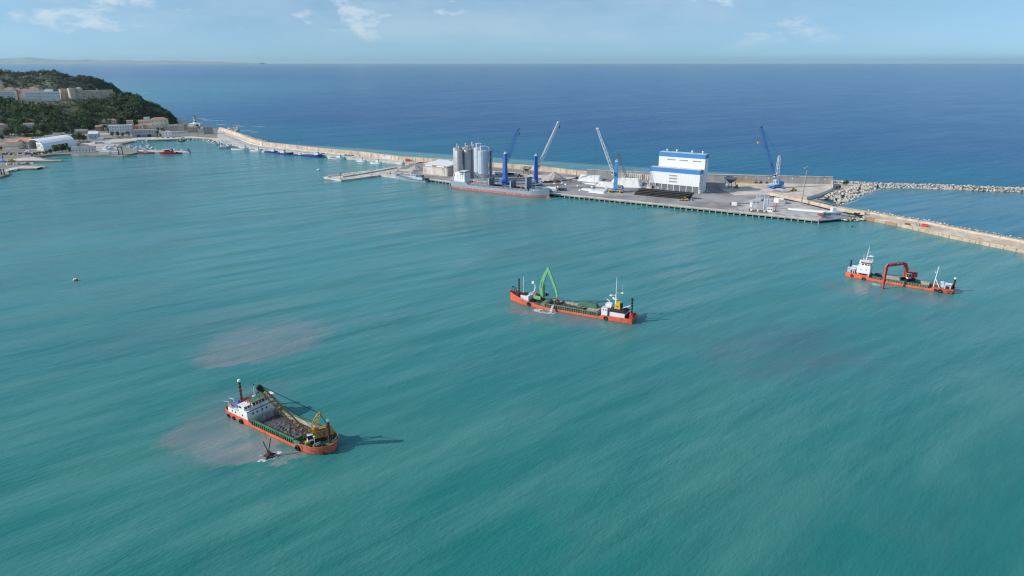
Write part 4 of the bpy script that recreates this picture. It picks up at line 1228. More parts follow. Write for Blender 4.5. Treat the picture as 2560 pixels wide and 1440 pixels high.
MB().box(-25.6, -21.2, -3.8, -0.2, 5.2, 5.35).box(-24.2, -21.0, 0.2, 3.8, 5.5, 5.65).build('awning', M_SHIPWHITE, bC)
piece('doorway', bC, M_DARK, -23.6, -22.9, -3.64, -3.58, 2.4, 4.4)
piece('doorway', bC, M_DARK, -22.2, -21.7, -3.64, -3.58, 2.4, 4.4)
spud(bC, -25.3, 3.2, 2.0, 8.6, 0.45, M_BLACK, False)
spud(bC, 27.9, 1.4, 1.5, 7.6, 0.45, M_BLACK, True)
for x, z, s, y in ((-22.4, 1.5, 0.95, -4.98), (-15.9, 0.6, 1.25, -5.0), (20.2, 1.2, 0.9, -5.0), (22.4, 1.0, 1.3, -4.95)):
    fender(bC, x, y, z, s)
MB().tube((18.6, -0.4, 1.6), (19.4, -0.4, 13.8), 0.28, 8, 0.16).tube((19.0, -0.4, 10.0), (18.2, -0.4, 10.0), 0.12, 4).tube((18.9, -0.4, 6.5), (21.6, -1.6, 1.8), 0.2, 6).box(18.2, 18.6, -0.7, -0.1, 9.6, 10.3).build('foremast', M_SHIPWHITE, bC)
MB().box(21.8, 23.4, 0.0, 2.4, 1.8, 4.6).box(23.8, 27.0, -3.4, 0.2, 1.9, 4.3).box(24.5, 26.6, 1.4, 4.0, 1.9, 3.9).build('fore_cabin', M_LBLUE, bC)
MB().box(23.8, 27.2, -3.6, 0.4, 4.8, 4.95).box(21.4, 23.2, -0.4, 2.6, 4.6, 4.75).build('awning', M_SHIPWHITE, bC)
piece('doorway', bC, M_DARK, 24.5, 26.4, -3.44, -3.38, 2.2, 4.0)
MB().tube((28.6, -3.9, 2.8), (27.6, -3.6, 0.1), 0.18, 6).tube((28.6, -3.9, 2.8), (28.2, -1.5, -0.3), 0.15, 6).build('bow_strut', M_ORANGE, bC)
MB().add([(-11.5, -3.85, 2.5), (-6.0, -3.85, 0.6), (-6.0, 3.85, 0.6), (-11.5, 3.85, 3.0)], [(0, 1, 2, 3)]).build('chute', M_BLACK, bC)


def mudC(x, y):
    return 0.35 + 0.5 * (vnoise(x * 0.5, y * 0.5 + 11) - 0.5) + 0.5 * max(0, -y / 4)


heap('mud_heap', M_MUD, mudC, -5.8, 16.3, -3.85, 3.85, 40, 16, 'flat grey mud in the hold under the red excavator', 'mud', pC, rC)
ex_p = to_world(pC, rC, (5.4, 0.6, 2.86))
bk = W(2211, 722, 0)
az = math.atan2(bk.y - ex_p.y, bk.x - ex_p.x)
rch = (Vector((bk.x, bk.y)) - Vector((ex_p.x, ex_p.y))).length / 1.25
MB().box(2.2, 9.2, -3.88, 3.88, 2.72, 2.86).build('crane_beam', M_BLACK, bC)
ex = thing('excavator', 'dark red excavator with white cab reaching over the side of its barge', 'excavator', ex_p, az)
ex.scale = (1.25, 1.25, 1.25)
for s in (-1, 1):
    MB().box(-2.4, 2.4, s * 1.5 - 0.38, s * 1.5 + 0.38, 0, 0.95).tube((-2.4, s * 1.5 - 0.38, 0.48), (-2.4, s * 1.5 + 0.38, 0.48), 0.47, 10).tube((2.4, s * 1.5 - 0.38, 0.48), (2.4, s * 1.5 + 0.38, 0.48), 0.47, 10).build('crawler_track', M_BLACK, ex)
MB().lathe([(1.1, 0), (1.1, 0.4)], 14, (0, 0, 0.8)).build('turntable', M_BLACK, ex)
MB().box(-3.4, 1.0, -1.6, 1.6, 1.2, 2.9).box(-3.9, -3.0, -1.6, 1.6, 1.3, 3.4).build('body', M_EXRED, ex)
MB().box(-2.8, -0.8, -1.3, 0.4, 2.9, 3.2).build('engine_cover', M_BLACK, ex)
cb = MB().box(0.2, 1.9, 0.5, 1.7, 1.2, 1.7).box(0.1, 2.0, 0.45, 1.75, 3.2, 3.4).box(0.2, 0.35, 0.5, 1.7, 1.7, 3.2).box(1.75, 1.9, 0.5, 0.62, 1.7, 3.2).box(1.75, 1.9, 1.58, 1.7, 1.7, 3.2).build('cab', M_SHIPWHITE, ex)
MB().box(0.36, 1.82, 0.57, 1.63, 1.7, 3.2).build('cab_window', M_GLASS, cb)
bm_ = MB().beam([(0.9, 1.9), (1.6, 5.2), (3.2, 7.7), (5.6, 8.3), (rch - 0.2, 8.3)], 0.75, [0.9, 1.35, 1.45, 1.25, 0.8]).build('boom', M_EXRED, ex)
MB().tube((1.4, 0.6, 1.8), (3.4, 0.6, 6.8), 0.16, 8).tube((1.4, -0.6, 1.8), (3.4, -0.6, 6.8), 0.16, 8).tube((4.0, 0, 8.9), (rch - 1.2, 0, 9.2), 0.14, 8).build('boom_cylinder', M_EXRED, bm_)
piece('lettering', bm_, M_SHIPWHITE, rch * 0.52, rch * 0.52 + 1.4, 0.37, 0.39, 8.6, 8.95)
piece('lettering', bm_, M_SHIPWHITE, rch * 0.40, rch * 0.40 + 0.5, 0.37, 0.39, 8.4, 9.0)
MB().beam([(rch - 0.5, 9.3), (rch, 8.0), (rch + 0.1, 2.0), (rch + 0.05, -2.2)], 0.62, [0.7, 1.35, 0.95, 0.5]).build('stick', M_EXRED, ex)
MB().beam([(rch, -2.0), (rch - 0.9, -3.0), (rch - 0.4, -4.0)], 1.1, [0.7, 0.9, 0.3]).tube((rch + 0.5, 0, 0.6), (rch - 0.6, 0, -2.4), 0.14, 6).build('bucket', M_GRAB, ex)
fp_ = W(2197, 712.5, 0.1)
fl_ = thing('float', 'small pale grey raft floating beside the red excavator bucket', 'raft', fp_, -0.75)
MB().prism([(-2.6, -0.7), (2.0, -0.9), (2.8, -0.2), (2.0, 0.9), (-2.6, 0.7)], -0.3, 0.35).build('raft_body', M_LINING, fl_, fixn=True)
MB().box(-1.6, 1.4, -0.5, 0.5, 0.35, 0.5).build('raft_deck', M_STEEL, fl_)


# ---- cargo ship alongside
pS, rS = W(1262, 485), R(-30.8)                       # parallel to the quay front, midship waterline at that pixel
pS = pS + Vector((0.512, 0.859, 0)) * 5.5 + Vector((0.859, -0.512, 0)) * -8.4
sh = thing('cargo_ship', 'grey cargo ship with faded red waterline band and upright hatch covers at the quay', 'ship', pS, rS)
sh.scale = (0.955, 0.827, 1.0)
hull(sh, [(-58, 2.0, 5.6, 7.9, 0.9), (-55.5, 3.6, 6.8, 7.7, 0.9), (-50, 5.8, 7.5, 7.5, 0.9), (-42, 7.2, 7.5, 7.4, 0.9), (-37, 7.5, 7.5, 7.4, 0.9), (-32.5, 7.5, 7.5, 5.0, 0.1), (33, 7.5, 7.5, 5.0, 0.1), (38, 7.1, 7.5, 5.1, 0.1),
          (40.5, 6.8, 7.5, 7.8, 1.0), (47, 4.9, 6.5, 8.3, 1.0), (52.5, 2.4, 4.3, 8.8, 1.0), (56, 0.7, 1.9, 9.2, 1.0), (57.8, 0.15, 0.5, 9.5, 1.0)], M_SHIPGREY, M_HATCHTOP, hold=(-11, 33, 5.4), zcut=2.3, m_boot=M_BOOT, zbot=-2.5)
bb = MB().lathe([(0.05, -3), (0.9, -2.4), (1.35, -1), (1.35, 0.6), (0.9, 1.9), (0.05, 2.5)], 12).build('bulbous_bow', M_BOOT, sh, smooth=True)
bb.location = (57.0, 0, -0.1)
bb.rotation_euler = (0, math.pi / 2, 0)
cm = MB()
for s in (-1, 1):
    cm.box(-33, 36, min(s * 5.4, s * 5.65), max(s * 5.4, s * 5.65), 4.9, 6.6)
    cm.box(-33, 36, min(s * 5.3, s * 6.1), max(s * 5.3, s * 6.1), 6.6, 6.72)
for x in (-33, -11.2, 15, 33, 35.8):
    cm.box(x, x + 0.25, -5.39, 5.39, 4.9, 6.59)
cm.build('hatch_coaming', M_SHIPGREY, sh)
for s in (-1, 1):
    for i in range(46):
        x = -32.5 + i * 1.5
        piece('stay', sh, M_BOOT, x - 0.1, x + 0.1, min(s * 5.65, s * 6.05), max(s * 5.65, s * 6.05), 4.95, 6.6)
for i in range(4):
    piece('hatch_cover', sh, M_HATCHTOP, -32.6 + i * 5.4, -27.4 + i * 5.4, -5.9, 5.9, 6.74, 7.15)
hl = MB()
for x0, x1 in ((-10.9, 14.9), (15.3, 32.9)):
    hl.add([(x0, -5.38, 0.8), (x1, -5.38, 0.8), (x1, 5.38, 0.8), (x0, 5.38, 0.8), (x0, -5.38, 6.5), (x1, -5.38, 6.5), (x1, 5.38, 6.5), (x0, 5.38, 6.5)], [(0, 1, 2, 3), (0, 4, 5, 1), (2, 6, 7, 3), (1, 5, 6, 2), (3, 7, 4, 0)])
hl.build('hold', M_MUD, sh)
MB().add([(-2, -5.3, 1.0), (14, -5.3, 1.0), (14, 5.3, 1.0), (-2, 5.3, 1.0), (4, 0, 6.2), (9, 0, 6.3)], [(0, 1, 5, 4), (1, 2, 5), (2, 3, 4, 5), (3, 0, 4)]).add([(20, -5.3, 1.0), (32, -5.3, 1.0), (32, 5.3, 1.0), (20, 5.3, 1.0), (26, 0, 7.6)], [(0, 1, 4), (1, 2, 4), (2, 3, 4), (3, 0, 4)]).build('cargo', M_MUD, sh)
for x, z in ((-10.2, 13.6), (15.6, 13.0), (33.6, 17.4)):
    hc_ = MB().box(x + 0.28, x + 1.5, -5.9, 5.9, 6.7, z).build('raised_hatch_cover', M_HATCH, sh)
    MB().box(x, x + 0.25, -5.9, 5.9, 6.72, z + 0.02).box(x, x + 1.5, -6.15, -5.92, 6.72, z + 0.02).build('cover_lit_side', M_SHIPGREY, hc_)  # sunlit side and near edge coloured a lighter grey than the shaded face
sp_ = MB().box(-52.5, -38.6, -6.6, 6.6, 6.5, 9.6).box(-49.5, -39.2, -5.8, 5.8, 9.6, 15.4).build('superstructure', M_SHIPWHITE, sh)
for z in (10.4, 12.3, 14.1):
    windows(sp_, M_GLASS, 'x', -39.2, (-4.2, -2.2, -0.1, 2.0, 4.1), z, z + 0.8, 0.7)
windows(sp_, M_GLASS, 'y', -5.8, (-47.5, -44.5, -41.5), 10.6, 11.3, 0.7)
windows(sp_, M_GLASS, 'y', -5.8, (-47.5, -44.5, -41.5), 12.8, 13.5, 0.7)
bg_ = MB().box(-46.5, -39.6, -5.0, 5.0, 15.4, 17.6).box(-45.5, -41.5, -7.4, 7.4, 15.4, 16.3).build('bridge', M_SHIPWHITE, sh)
piece('window_band', bg_, M_GLASS, -39.6, -39.5, -4.8, 4.8, 16.2, 17.2)
piece('window_band', bg_, M_GLASS, -46.0, -40.0, -5.06, -4.98, 16.3, 17.2)
piece('bridge_top', bg_, M_SHIPWHITE, -47.0, -39.2, -5.5, 5.5, 17.6, 17.8)
fn = MB().prism([(-53.6, -2.2), (-50.2, -2.2), (-50.2, 2.2), (-53.6, 2.2)], 9.6, 15.8).box(-52.4, -49.5, -5.4, -2.4, 9.6, 12.4).box(-51, -47.2, -3.2, 3.4, 15.4, 16.6).build('funnel', M_SHIPWHITE, sh, fixn=True)
MB().path([(-57.0, -2.0, 7.2), (-55.4, -2.0, 13.6), (-52.6, -2.0, 15.0)], 0.28, 6).path([(-57.0, 2.0, 7.2), (-55.4, 2.0, 13.6), (-52.6, 2.0, 15.0)], 0.28, 6).build('lifeboat_ramp', M_SHIPWHITE, sh)
MB().beam([(-56.2, 11.4), (-54.6, 13.4), (-53.0, 14.2)], 2.0, [0.6, 1.7, 1.0]).build('lifeboat', M_REDP, sh)
MB().tube((-44.5, 0, 17.8), (-44.5, 0, 24.5), 0.22, 6).tube((-44.5, -2.4, 21.5), (-44.5, 2.4, 21.5), 0.1, 4).box(-44.1, -43.5, -1.3, 1.3, 20.4, 20.8).build('mast', M_STEEL, sh)
MB().tube((42.5, 0, 7.0), (42.5, 0, 15.5), 0.25, 6).tube((42.5, -1.4, 12.8), (42.5, 1.4, 12.8), 0.1, 4).build('foremast', M_SHIPGREY, sh)
MB().box(44.5, 47.5, -3.2, -1.2, 7.2, 8.4).box(44.5, 47.5, 1.2, 3.2, 7.2, 8.4).tube((49.5, -1.6, 7.9), (49.5, 1.6, 7.9), 0.5, 8).box(37.0, 39.8, -4.6, 4.6, 5.0, 7.6).build('windlass', M_HATCH, sh)
railing(sh, [(41, -7.2, 7.8), (47, -6.2, 8.3), (52.5, -4.1, 8.8), (57, -0.5, 9.4)], 1.0, M_SHIPGREY)
railing(sh, [(-57.5, -5.2, 7.9), (-50, -7.3, 7.5), (-38, -7.3, 7.4)], 1.0, M_SHIPWHITE)
for i in range(7):          # name on the bow and the quarter: strokes too small to read
    piece('lettering', sh, M_SHIPWHITE, 45.2 + i * 0.62, 45.55 + i * 0.62, -6.98 + 0.13 * i, -6.78 + 0.13 * i, 6.2, 6.7, 0.23)
piece('emblem', sh, M_SHIPWHITE, 43.2, 44.2, -7.28, -7.08, 6.0, 6.9, 0.14)
MB().tube((52.0, -3.3, 5.2), (52.2, -3.2, 3.4), 0.35, 6).build('anchor', M_BLACK, sh)

# ------------------------------------------------------------------ things on the port platform
M_CBLUE = mat('crane_blue', (0.03, 0.13, 0.48), 0.45, var=0.10)
M_CLBLUE = mat('light_crane_blue', (0.055, 0.27, 0.66), 0.45, var=0.10)
M_BOOMW = mat('white_lattice', (0.74, 0.75, 0.76), 0.5, var=0.06)
M_BOOMB = mat('blue_lattice', (0.04, 0.17, 0.46), 0.5, var=0.08)
M_YPAD = mat('yellow_pad', (0.72, 0.46, 0.03), 0.6, var=0.12)
M_CLAD = mat('white_cladding', (0.82, 0.83, 0.84), 0.5, var=0.03, scale=0.15, streak=((0.58, 0.56, 0.53), 0.4))
M_BAND = mat('blue_cladding', (0.055, 0.24, 0.56), 0.5, var=0.05)
M_ROOFPALE = mat('pale_roof', (0.55, 0.58, 0.60), 0.8, var=0.08)
M_LOUVRE = mat('grey_louvre', (0.24, 0.25, 0.27), 0.6, var=0.1)
M_SILOGREY = mat('grey_silo_steel', (0.40, 0.40, 0.405), 0.45, 0.35, var=0.12, scale=0.3)
M_SILOLIGHT = mat('galvanised_silo', (0.56, 0.63, 0.69), 0.45, 0.25, var=0.08, scale=0.4)
M_SALT = mat('white_salt', (0.80, 0.79, 0.76), 0.85, var=0.08, scale=0.35)
M_TARP = mat('white_tarp', (0.78, 0.78, 0.76), 0.6, var=0.06, scale=0.4)
M_GRAVEL = mat('pale_gravel', (0.42, 0.39, 0.36), 0.95, var=0.15, scale=0.4)
M_HDPE = mat('black_pipe', (0.018, 0.018, 0.020), 0.45, var=0.2)
M_WHWALL = mat('weathered_panel', (0.62, 0.59, 0.54), 0.9, var=0.12, scale=0.2, grime=((0.24, 0.22, 0.20), 0.52, 0.6))
M_BRICK = mat('brown_lintel', (0.36, 0.235, 0.185), 0.9, var=0.2, scale=0.3)
M_YELM = mat('machine_yellow', (0.60, 0.38, 0.05), 0.55, var=0.15)
M_SMALLBLUE = mat('vehicle_blue', (0.03, 0.10, 0.30), 0.4, var=0.1)
QD = (W(2050, 551.5, DK) - W(1390, 486, DK)).normalized()
QA = math.atan2(QD.y, QD.x)                                  # direction of the quay front


def harbour_crane(label, base, azim, ztop, zfoot, tip, mt, mb_, wid=3.6, house=None, latt_tower=False, hook=None, seed=0, pads=None):
    """mobile harbour crane; local +x looks towards the boom tip"""
    t = thing('harbour_crane', label, 'crane', base, azim, 'cranes on the port platform')
    lt = Matrix.Rotation(-azim, 3, 'Z') @ (tip - base)
    zt, zf = ztop - base.z, zfoot - base.z
    ch = MB().box(-7.5, 7.5, -1.9, 1.9, 1.0, 2.2).build('chassis', house or mt, t)
    for i in range(6):
        for s in (-1, 1):
            MB().tube((-5.6 + i * 2.25, s * 1.95, 0.65), (-5.6 + i * 2.25, s * 1.3, 0.65), 0.65, 10).build('wheel', M_BLACK, ch)
    for x in (-5.2, 5.2):
        for s in (-1, 1):
            og = MB().box(x - 0.5, x + 0.5, min(s * 1.9, s * 5.8), max(s * 1.9, s * 5.8), 1.1, 1.8).box(x - 0.2, x + 0.2, s * 5.4 - 0.2, s * 5.4 + 0.2, 0.3, 1.1).build('outrigger', pads or mt, t)
            MB().box(x - 1.6, x + 1.6, s * 5.4 - 1.0, s * 5.4 + 1.0, 0.01, 0.3).build('pad', pads or mt, og)
    MB().lathe([(1.9, 0), (1.9, 0.7)], 16, (0, 0, 2.2)).box(-6.5, 2.6, -2.2, 2.2, 2.9, 3.6).build('slewing_platform', mt, t)
    mh_ = MB().box(-6.6, -1.9, -2.3, 2.3, 3.6, 6.6).build('machine_house', house or mt, t)
    MB().box(-7.6, -6.6, -2.2, 2.2, 3.2, 5.4).build('counterweight', M_HATCH, t)
    for y in (-1.2, 0.2, 1.4):
        piece('louvre', mh_, M_LOUVRE, -6.0 + 0.4, -2.6, 2.3, 2.34, 4.4 + 0.05 * y, 5.8)
    h0, h1 = wid / 2, wid / 2 * 0.62
    if latt_tower:
        tw = MB()
        for sx in (-1, 1):
            for sy in (-1, 1):
                tw.tube((sx * h0 * 0.8, sy * h0 * 0.8, 3.6), (sx * h1 * 0.7, sy * h1 * 0.7, zt), 0.28, 6)
        for i in range(8):
            z = 3.6 + (zt - 3.6) * i / 7
            k = (h0 * 0.8) + (h1 * 0.7 - h0 * 0.8) * i / 7
            for sy in (-1, 1):
                tw.box(-k, k, sy * k - 0.25, sy * k + 0.25, z - 0.3, z + 0.3)
                tw.box(sy * k - 0.25, sy * k + 0.25, -k, k, z - 0.28, z + 0.28)
        tw = tw.build('tower', M_BOOMW, t)
    else:
        tw = MB().prism([(-h0, -h0 * 0.8), (h0, -h0 * 0.8), (h0, h0 * 0.8), (-h0, h0 * 0.8)], 3.6, zt, top=[(-h1, -h1 * 0.8), (h1, -h1 * 0.8), (h1, h1 * 0.8), (-h1, h1 * 0.8)]).build('tower', mt, t, fixn=True)
    MB().torus((0.3, 0.6, zt + 0.9), (0, 1, 0), 0.7, 0.22, 12, 5).torus((0.3, -0.6, zt + 0.9), (0, 1, 0), 0.7, 0.22, 12, 5).box(-1.2, 1.3, -1.1, 1.1, zt, zt + 0.5).tube((-0.8, 0, zt + 0.5), (-0.4, 0, zt + 2.6), 0.12, 5).build('tower_head', M_BOOMW, tw)
    cb_ = MB().box(h0, h0 + 2.2, 0.9, 2.9, zf + 1.6, zf + 4.2).build('cab', M_SHIPWHITE, t)
    MB().box(h0 + 0.4, h0 + 2.26, 0.86, 2.94, zf + 2.5, zf + 3.9).build('cab_window', M_GLASS, cb_)
    ft = Vector((h0 * 0.8, 0, zf))
    MB().lattice(ft, lt, 2.5, 1.7, 0.21, 0.13, 22, up=(0, 1, 0)).build('boom', mb_, t)
    MB().box(lt.x - 0.9, lt.x + 0.9, -0.9, 0.9, lt.z - 0.5, lt.z + 0.9).torus((lt.x + 0.6, 0, lt.z), (0, 1, 0), 0.8, 0.2, 12, 5).build('boom_head', mb_ if mb_ is M_BOOMW else M_HATCH, t)
    rp = MB()
    for s in (-0.5, 0.5):
        rp.tube((0.3, s, zt + 1.4), (lt.x, s * 0.8, lt.z + 0.6), 0.06, 4)
    rp.tube((h0, 0, zf + 6), (ft.x + (lt.x - ft.x) * 0.3, 0, ft.z + (lt.z - ft.z) * 0.3), 0.28, 8)
    rp.build('luffing_rope', M_ROPE, t)
    hz = (hook if hook is not None else base.z + 6) - base.z
    MB().tube((lt.x + 1.2, 0.2, lt.z), (lt.x + 1.2, 0.2, hz + 1), 0.05, 4).tube((lt.x + 1.2, -0.2, lt.z), (lt.x + 1.2, -0.2, hz + 1), 0.05, 4).build('hoist_rope', M_ROPE, t)
    hk = MB().lathe([(0.2, -1.2), (0.9, -0.6), (0.9, 0.6), (0.3, 1.2)], 10, (lt.x + 1.2, 0, hz)).build('hook_block', M_YPAD if latt_tower else M_HATCH, t)
    return t


def az_to(b, p):
    return math.atan2(p.y - b.y, p.x - b.x)


b1 = W(1266, 461, DK)
t1 = atY(1299, 322, b1.y + 16)
harbour_crane('deep blue harbour crane with blue lattice boom behind the cargo ship', b1, az_to(b1, t1), atY(1266, 384, b1.y).z, atY(1270, 408, b1.y).z, t1, M_CBLUE, M_BOOMB, 4.6, M_CLBLUE, hook=t1.z - 5)
b2 = W(1342, 464, DK)
t2 = atY(1399, 306, b2.y + 8)
harbour_crane('blue harbour crane with white lattice boom beside the gravel heap', b2, az_to(b2, t2), atY(1342, 390, b2.y).z, atY(1350, 424, b2.y).z, t2, M_CBLUE, M_BOOMW, 4.2, M_SHIPWHITE, hook=t2.z - 5)
b3 = W(1541, 480, DK)
t3 = atY(1497, 322, b3.y + 6)
harbour_crane('light blue harbour crane with white lattice boom and yellow outrigger pads', b3, az_to(b3, t3), atY(1544, 404, b3.y).z, atY(1539, 440, b3.y).z, t3, M_CLBLUE, M_BOOMW, 3.6, M_LINING, hook=5, pads=M_YPAD)
b4 = W(1942, 470, DK)
t4 = atY(1906, 317, b4.y - 4)
harbour_crane('blue harbour crane with white open tower in the sandy yard', b4, az_to(b4, t4), atY(1943, 393, b4.y).z, atY(1937, 446, b4.y).z, t4, M_CLBLUE, M_BOOMB, 4.0, M_CLBLUE, True, hook=atY(1902, 357, b4.y - 4).z)
# crawler crane half hidden behind the salt, black lattice boom
b5 = W(1574, 452, DK)
t5 = atY(1548, 384, b5.y)
cc = thing('crawler_crane', 'black crawler crane leaning its boom behind the white salt heaps', 'crane', b5, az_to(b5, t5))
lt = Matrix.Rotation(-az_to(b5, t5), 3, 'Z') @ (t5 - b5)
for s in (-1, 1):
    MB().box(-3, 3, s * 1.9 - 0.5, s * 1.9 + 0.5, 0, 1).build('crawler_track', M_BLACK, cc)
MB().box(-5, 1.5, -1.7, 1.7, 1.2, 3.8).build('machine_house', M_HATCH, cc)
MB().box(0.6, 2.4, 1.0, 2.4, 1.2, 3.4).build('cab', M_GLASS, cc)
MB().lattice((1.5, 0, 1.8), lt, 1.9, 1.4, 0.2, 0.14, 16, up=(0, 1, 0)).tube((lt.x - 0.5, 0, lt.z - 1), (lt.x + 0.4, 0, lt.z + 0.4), 0.7, 8).build('boom', M_HATCH, cc)
MB().path([(-2, 0, 3.8), (-4.5, 0, 8.5), (lt.x * 0.92, 0, lt.z * 0.92)], 0.07, 4).path([(-4.5, 0, 8.5), (-5, 0, 3.4)], 0.07, 4).build('luffing_rope', M_ROPE, cc)

# ---- white tower building with blue bands
FL, FR = W(1625, 473, DK), W(1749, 485.5, DK)
u = (FR - FL)
wid = u.length
an = math.atan2(u.y, u.x)
tb = thing('grain_terminal', 'tall stepped white building with two blue bands standing on open columns', 'building', FL, an)
zl = atY(1623, 416, FL.y).z - DK
zu = atY(1636, 378, FL.y + 7).z - DK
D1, D2, OFF = 8.5, 9.5, 5.2
legh = 6.6
lo_ = MB().box(0, wid, 0.3, D1, legh, zl - 4.2).build('lower_wall', M_CLAD, tb)
up_ = MB().box(OFF, wid + 1.2, D1 + 0.002, D1 + D2, 0.02, zu - 4.2).build('upper_wall', M_CLAD, tb)
piece('blue_band', lo_, M_BAND, -0.15, wid + 0.15, 0.15, D1 + 0.001, zl - 4.2, zl - 0.2)
piece('blue_band', up_, M_BAND, OFF - 0.15, wid + 1.35, D1 - 0.12, D1 + D2 + 0.15, zu - 4.2, zu - 0.2)
piece('roof', lo_, M_ROOFPALE, 0.1, wid - 0.1, 0.4, D1 - 0.2, zl - 0.2, zl - 0.05)
piece('roof', up_, M_ROOFPALE, OFF + 0.1, wid + 1.1, D1 + 0.2, D1 + D2 - 0.1, zu - 0.2, zu - 0.05)
for i in range(9):
    piece('column', tb, M_CLAD, wid * i / 8 - 0.22, wid * i / 8 + 0.22, 0.3, 0.8, 0, legh)
for i in range(3):
    piece('column', tb, M_CLAD, wid - 0.45, wid, 0.9 + i * 3.4, 1.4 + i * 3.4, 0, legh)
piece('back_panel', tb, M_LOUVRE, 0.2, OFF, D1 - 0.4, D1 - 0.1, 0.02, legh)
for i in (3,):
    MB().tube((wid * i / 8, 0.5, 0.3), (wid * (i + 1) / 8, 0.5, legh - 0.4), 0.12, 5).tube((wid * (i + 1) / 8, 0.5, 0.3), (wid * i / 8, 0.5, legh - 0.4), 0.12, 5).build('cross_brace', M_STEEL, tb)
for x0, f in ((0.17, 0), (0.42, 0), (0.68, 0)):
    for k in range(8):
        piece('louvre', up_, M_LOUVRE, OFF + x0 * wid + k * 1.05, OFF + x0 * wid + k * 1.05 + 0.8, D1 - 0.06, D1 + 0.06, zu - 7.4, zu - 6.3)
for zz in (0.70, 0.46, 0.20):
    z = legh + (zl - 4.2 - legh) * zz
    for k in range(8):
        piece('louvre', lo_, M_LOUVRE, 0.40 * wid + k * 1.0, 0.40 * wid + k * 1.0 + 0.75, 0.22, 0.36, z, z + 1.2)
    for k in range(2):
        piece('louvre', lo_, M_LOUVRE, wid - 0.06, wid + 0.06, 3.4 + k * 1.3, 4.4 + k * 1.3, z, z + 1.2)
for k in range(2):
    piece('louvre', up_, M_LOUVRE, wid + 1.14, wid + 1.26, D1 + 2.5 + k * 1.6, D1 + 3.8 + k * 1.6, zu - 7.4, zu - 6.2)
for f in (0.14, 0.36, 0.70, 0.93):
    MB().lathe([(0.45, 0), (0.45, 1.2), (0.9, 1.5), (0.9, 2.3), (0.5, 2.7)], 12, (OFF + (wid - OFF) * f, D1 + 4.4, zu - 0.1)).build('roof_vent', M_SHIPWHITE, up_, smooth=True)
for f in (0.50, 0.62):
    MB().tube((wid * f, 2.0, zl - 0.1), (wid * f, 2.0, zl + 2.6), 0.1, 5).tube((wid * f, 2.0, zl + 2.4), (wid * f - 1.0, 2.0, zl + 2.8), 0.08, 4).build('mast', M_STEEL, lo_)
for i, x in enumerate((0.40, 0.50, 0.62, 0.72)):
    piece('red_white_barrier', tb, M_SHIPWHITE, wid * x, wid * x + 3.6, -1.2, -0.7, 0.02, 0.9 + 0.2 * (i % 2))

# ---- black pipes stacked in front of it
PD = W(1721, 499.5, DK) - W(1588, 487, DK)
pl = PD.length
pa = math.atan2(PD.y, PD.x)
p0 = W(1588, 487, DK)
pn = Vector((-math.sin(pa), math.cos(pa), 0))
pd = Vector((math.cos(pa), math.sin(pa), 0))
r_ = 0.78
pipe_me = []
for seg_ in (0.33, 0.335):
    mb = MB()
    n = 12
    L_ = pl * seg_
    V = []
    for x in (0, L_):
        for rr in (r_, r_ * 0.84):
            for i in range(n):
                a_ = 2 * math.pi * i / n
                V.append((x, rr * math.cos(a_), rr * math.sin(a_)))
    Fc = []
    for i in range(n):
        j = (i + 1) % n
        Fc += [(i, 2 * n + i, 2 * n + j, j), (n + i, n + j, 3 * n + j, 3 * n + i), (i, j, n + j, n + i), (2 * n + i, 3 * n + i, 3 * n + j, 2 * n + j)]
    mb.add(V, Fc)
    me = mb.mesh('pipe')
    me.materials.append(M_HDPE)
    me.shade_smooth()
    me.set_sharp_from_angle(angle=R(40))
    pipe_me.append(me)
rnd = random.Random(5)
for lay in range(4):
    cnt = 7 - lay
    for k in range(cnt):
        for sgm in range(3):
            o = bpy.data.objects.new('pipe', pipe_me[sgm % 2])
            q = p0 + pn * (r_ + (k + lay * 0.5) * 2 * r_) + pd * (pl * sgm * 0.336 + rnd.uniform(-0.6, 0.6) + lay * 1.2)
            o.location = (q.x, q.y, DK + r_ + lay * r_ * 1.74)
            o.rotation_euler = (0, 0, pa)
            col.objects.link(o)
            setp(o, 'long black plastic pipe in the stack before the white stepped building', 'pipe', 'black pipes stacked on the quay')

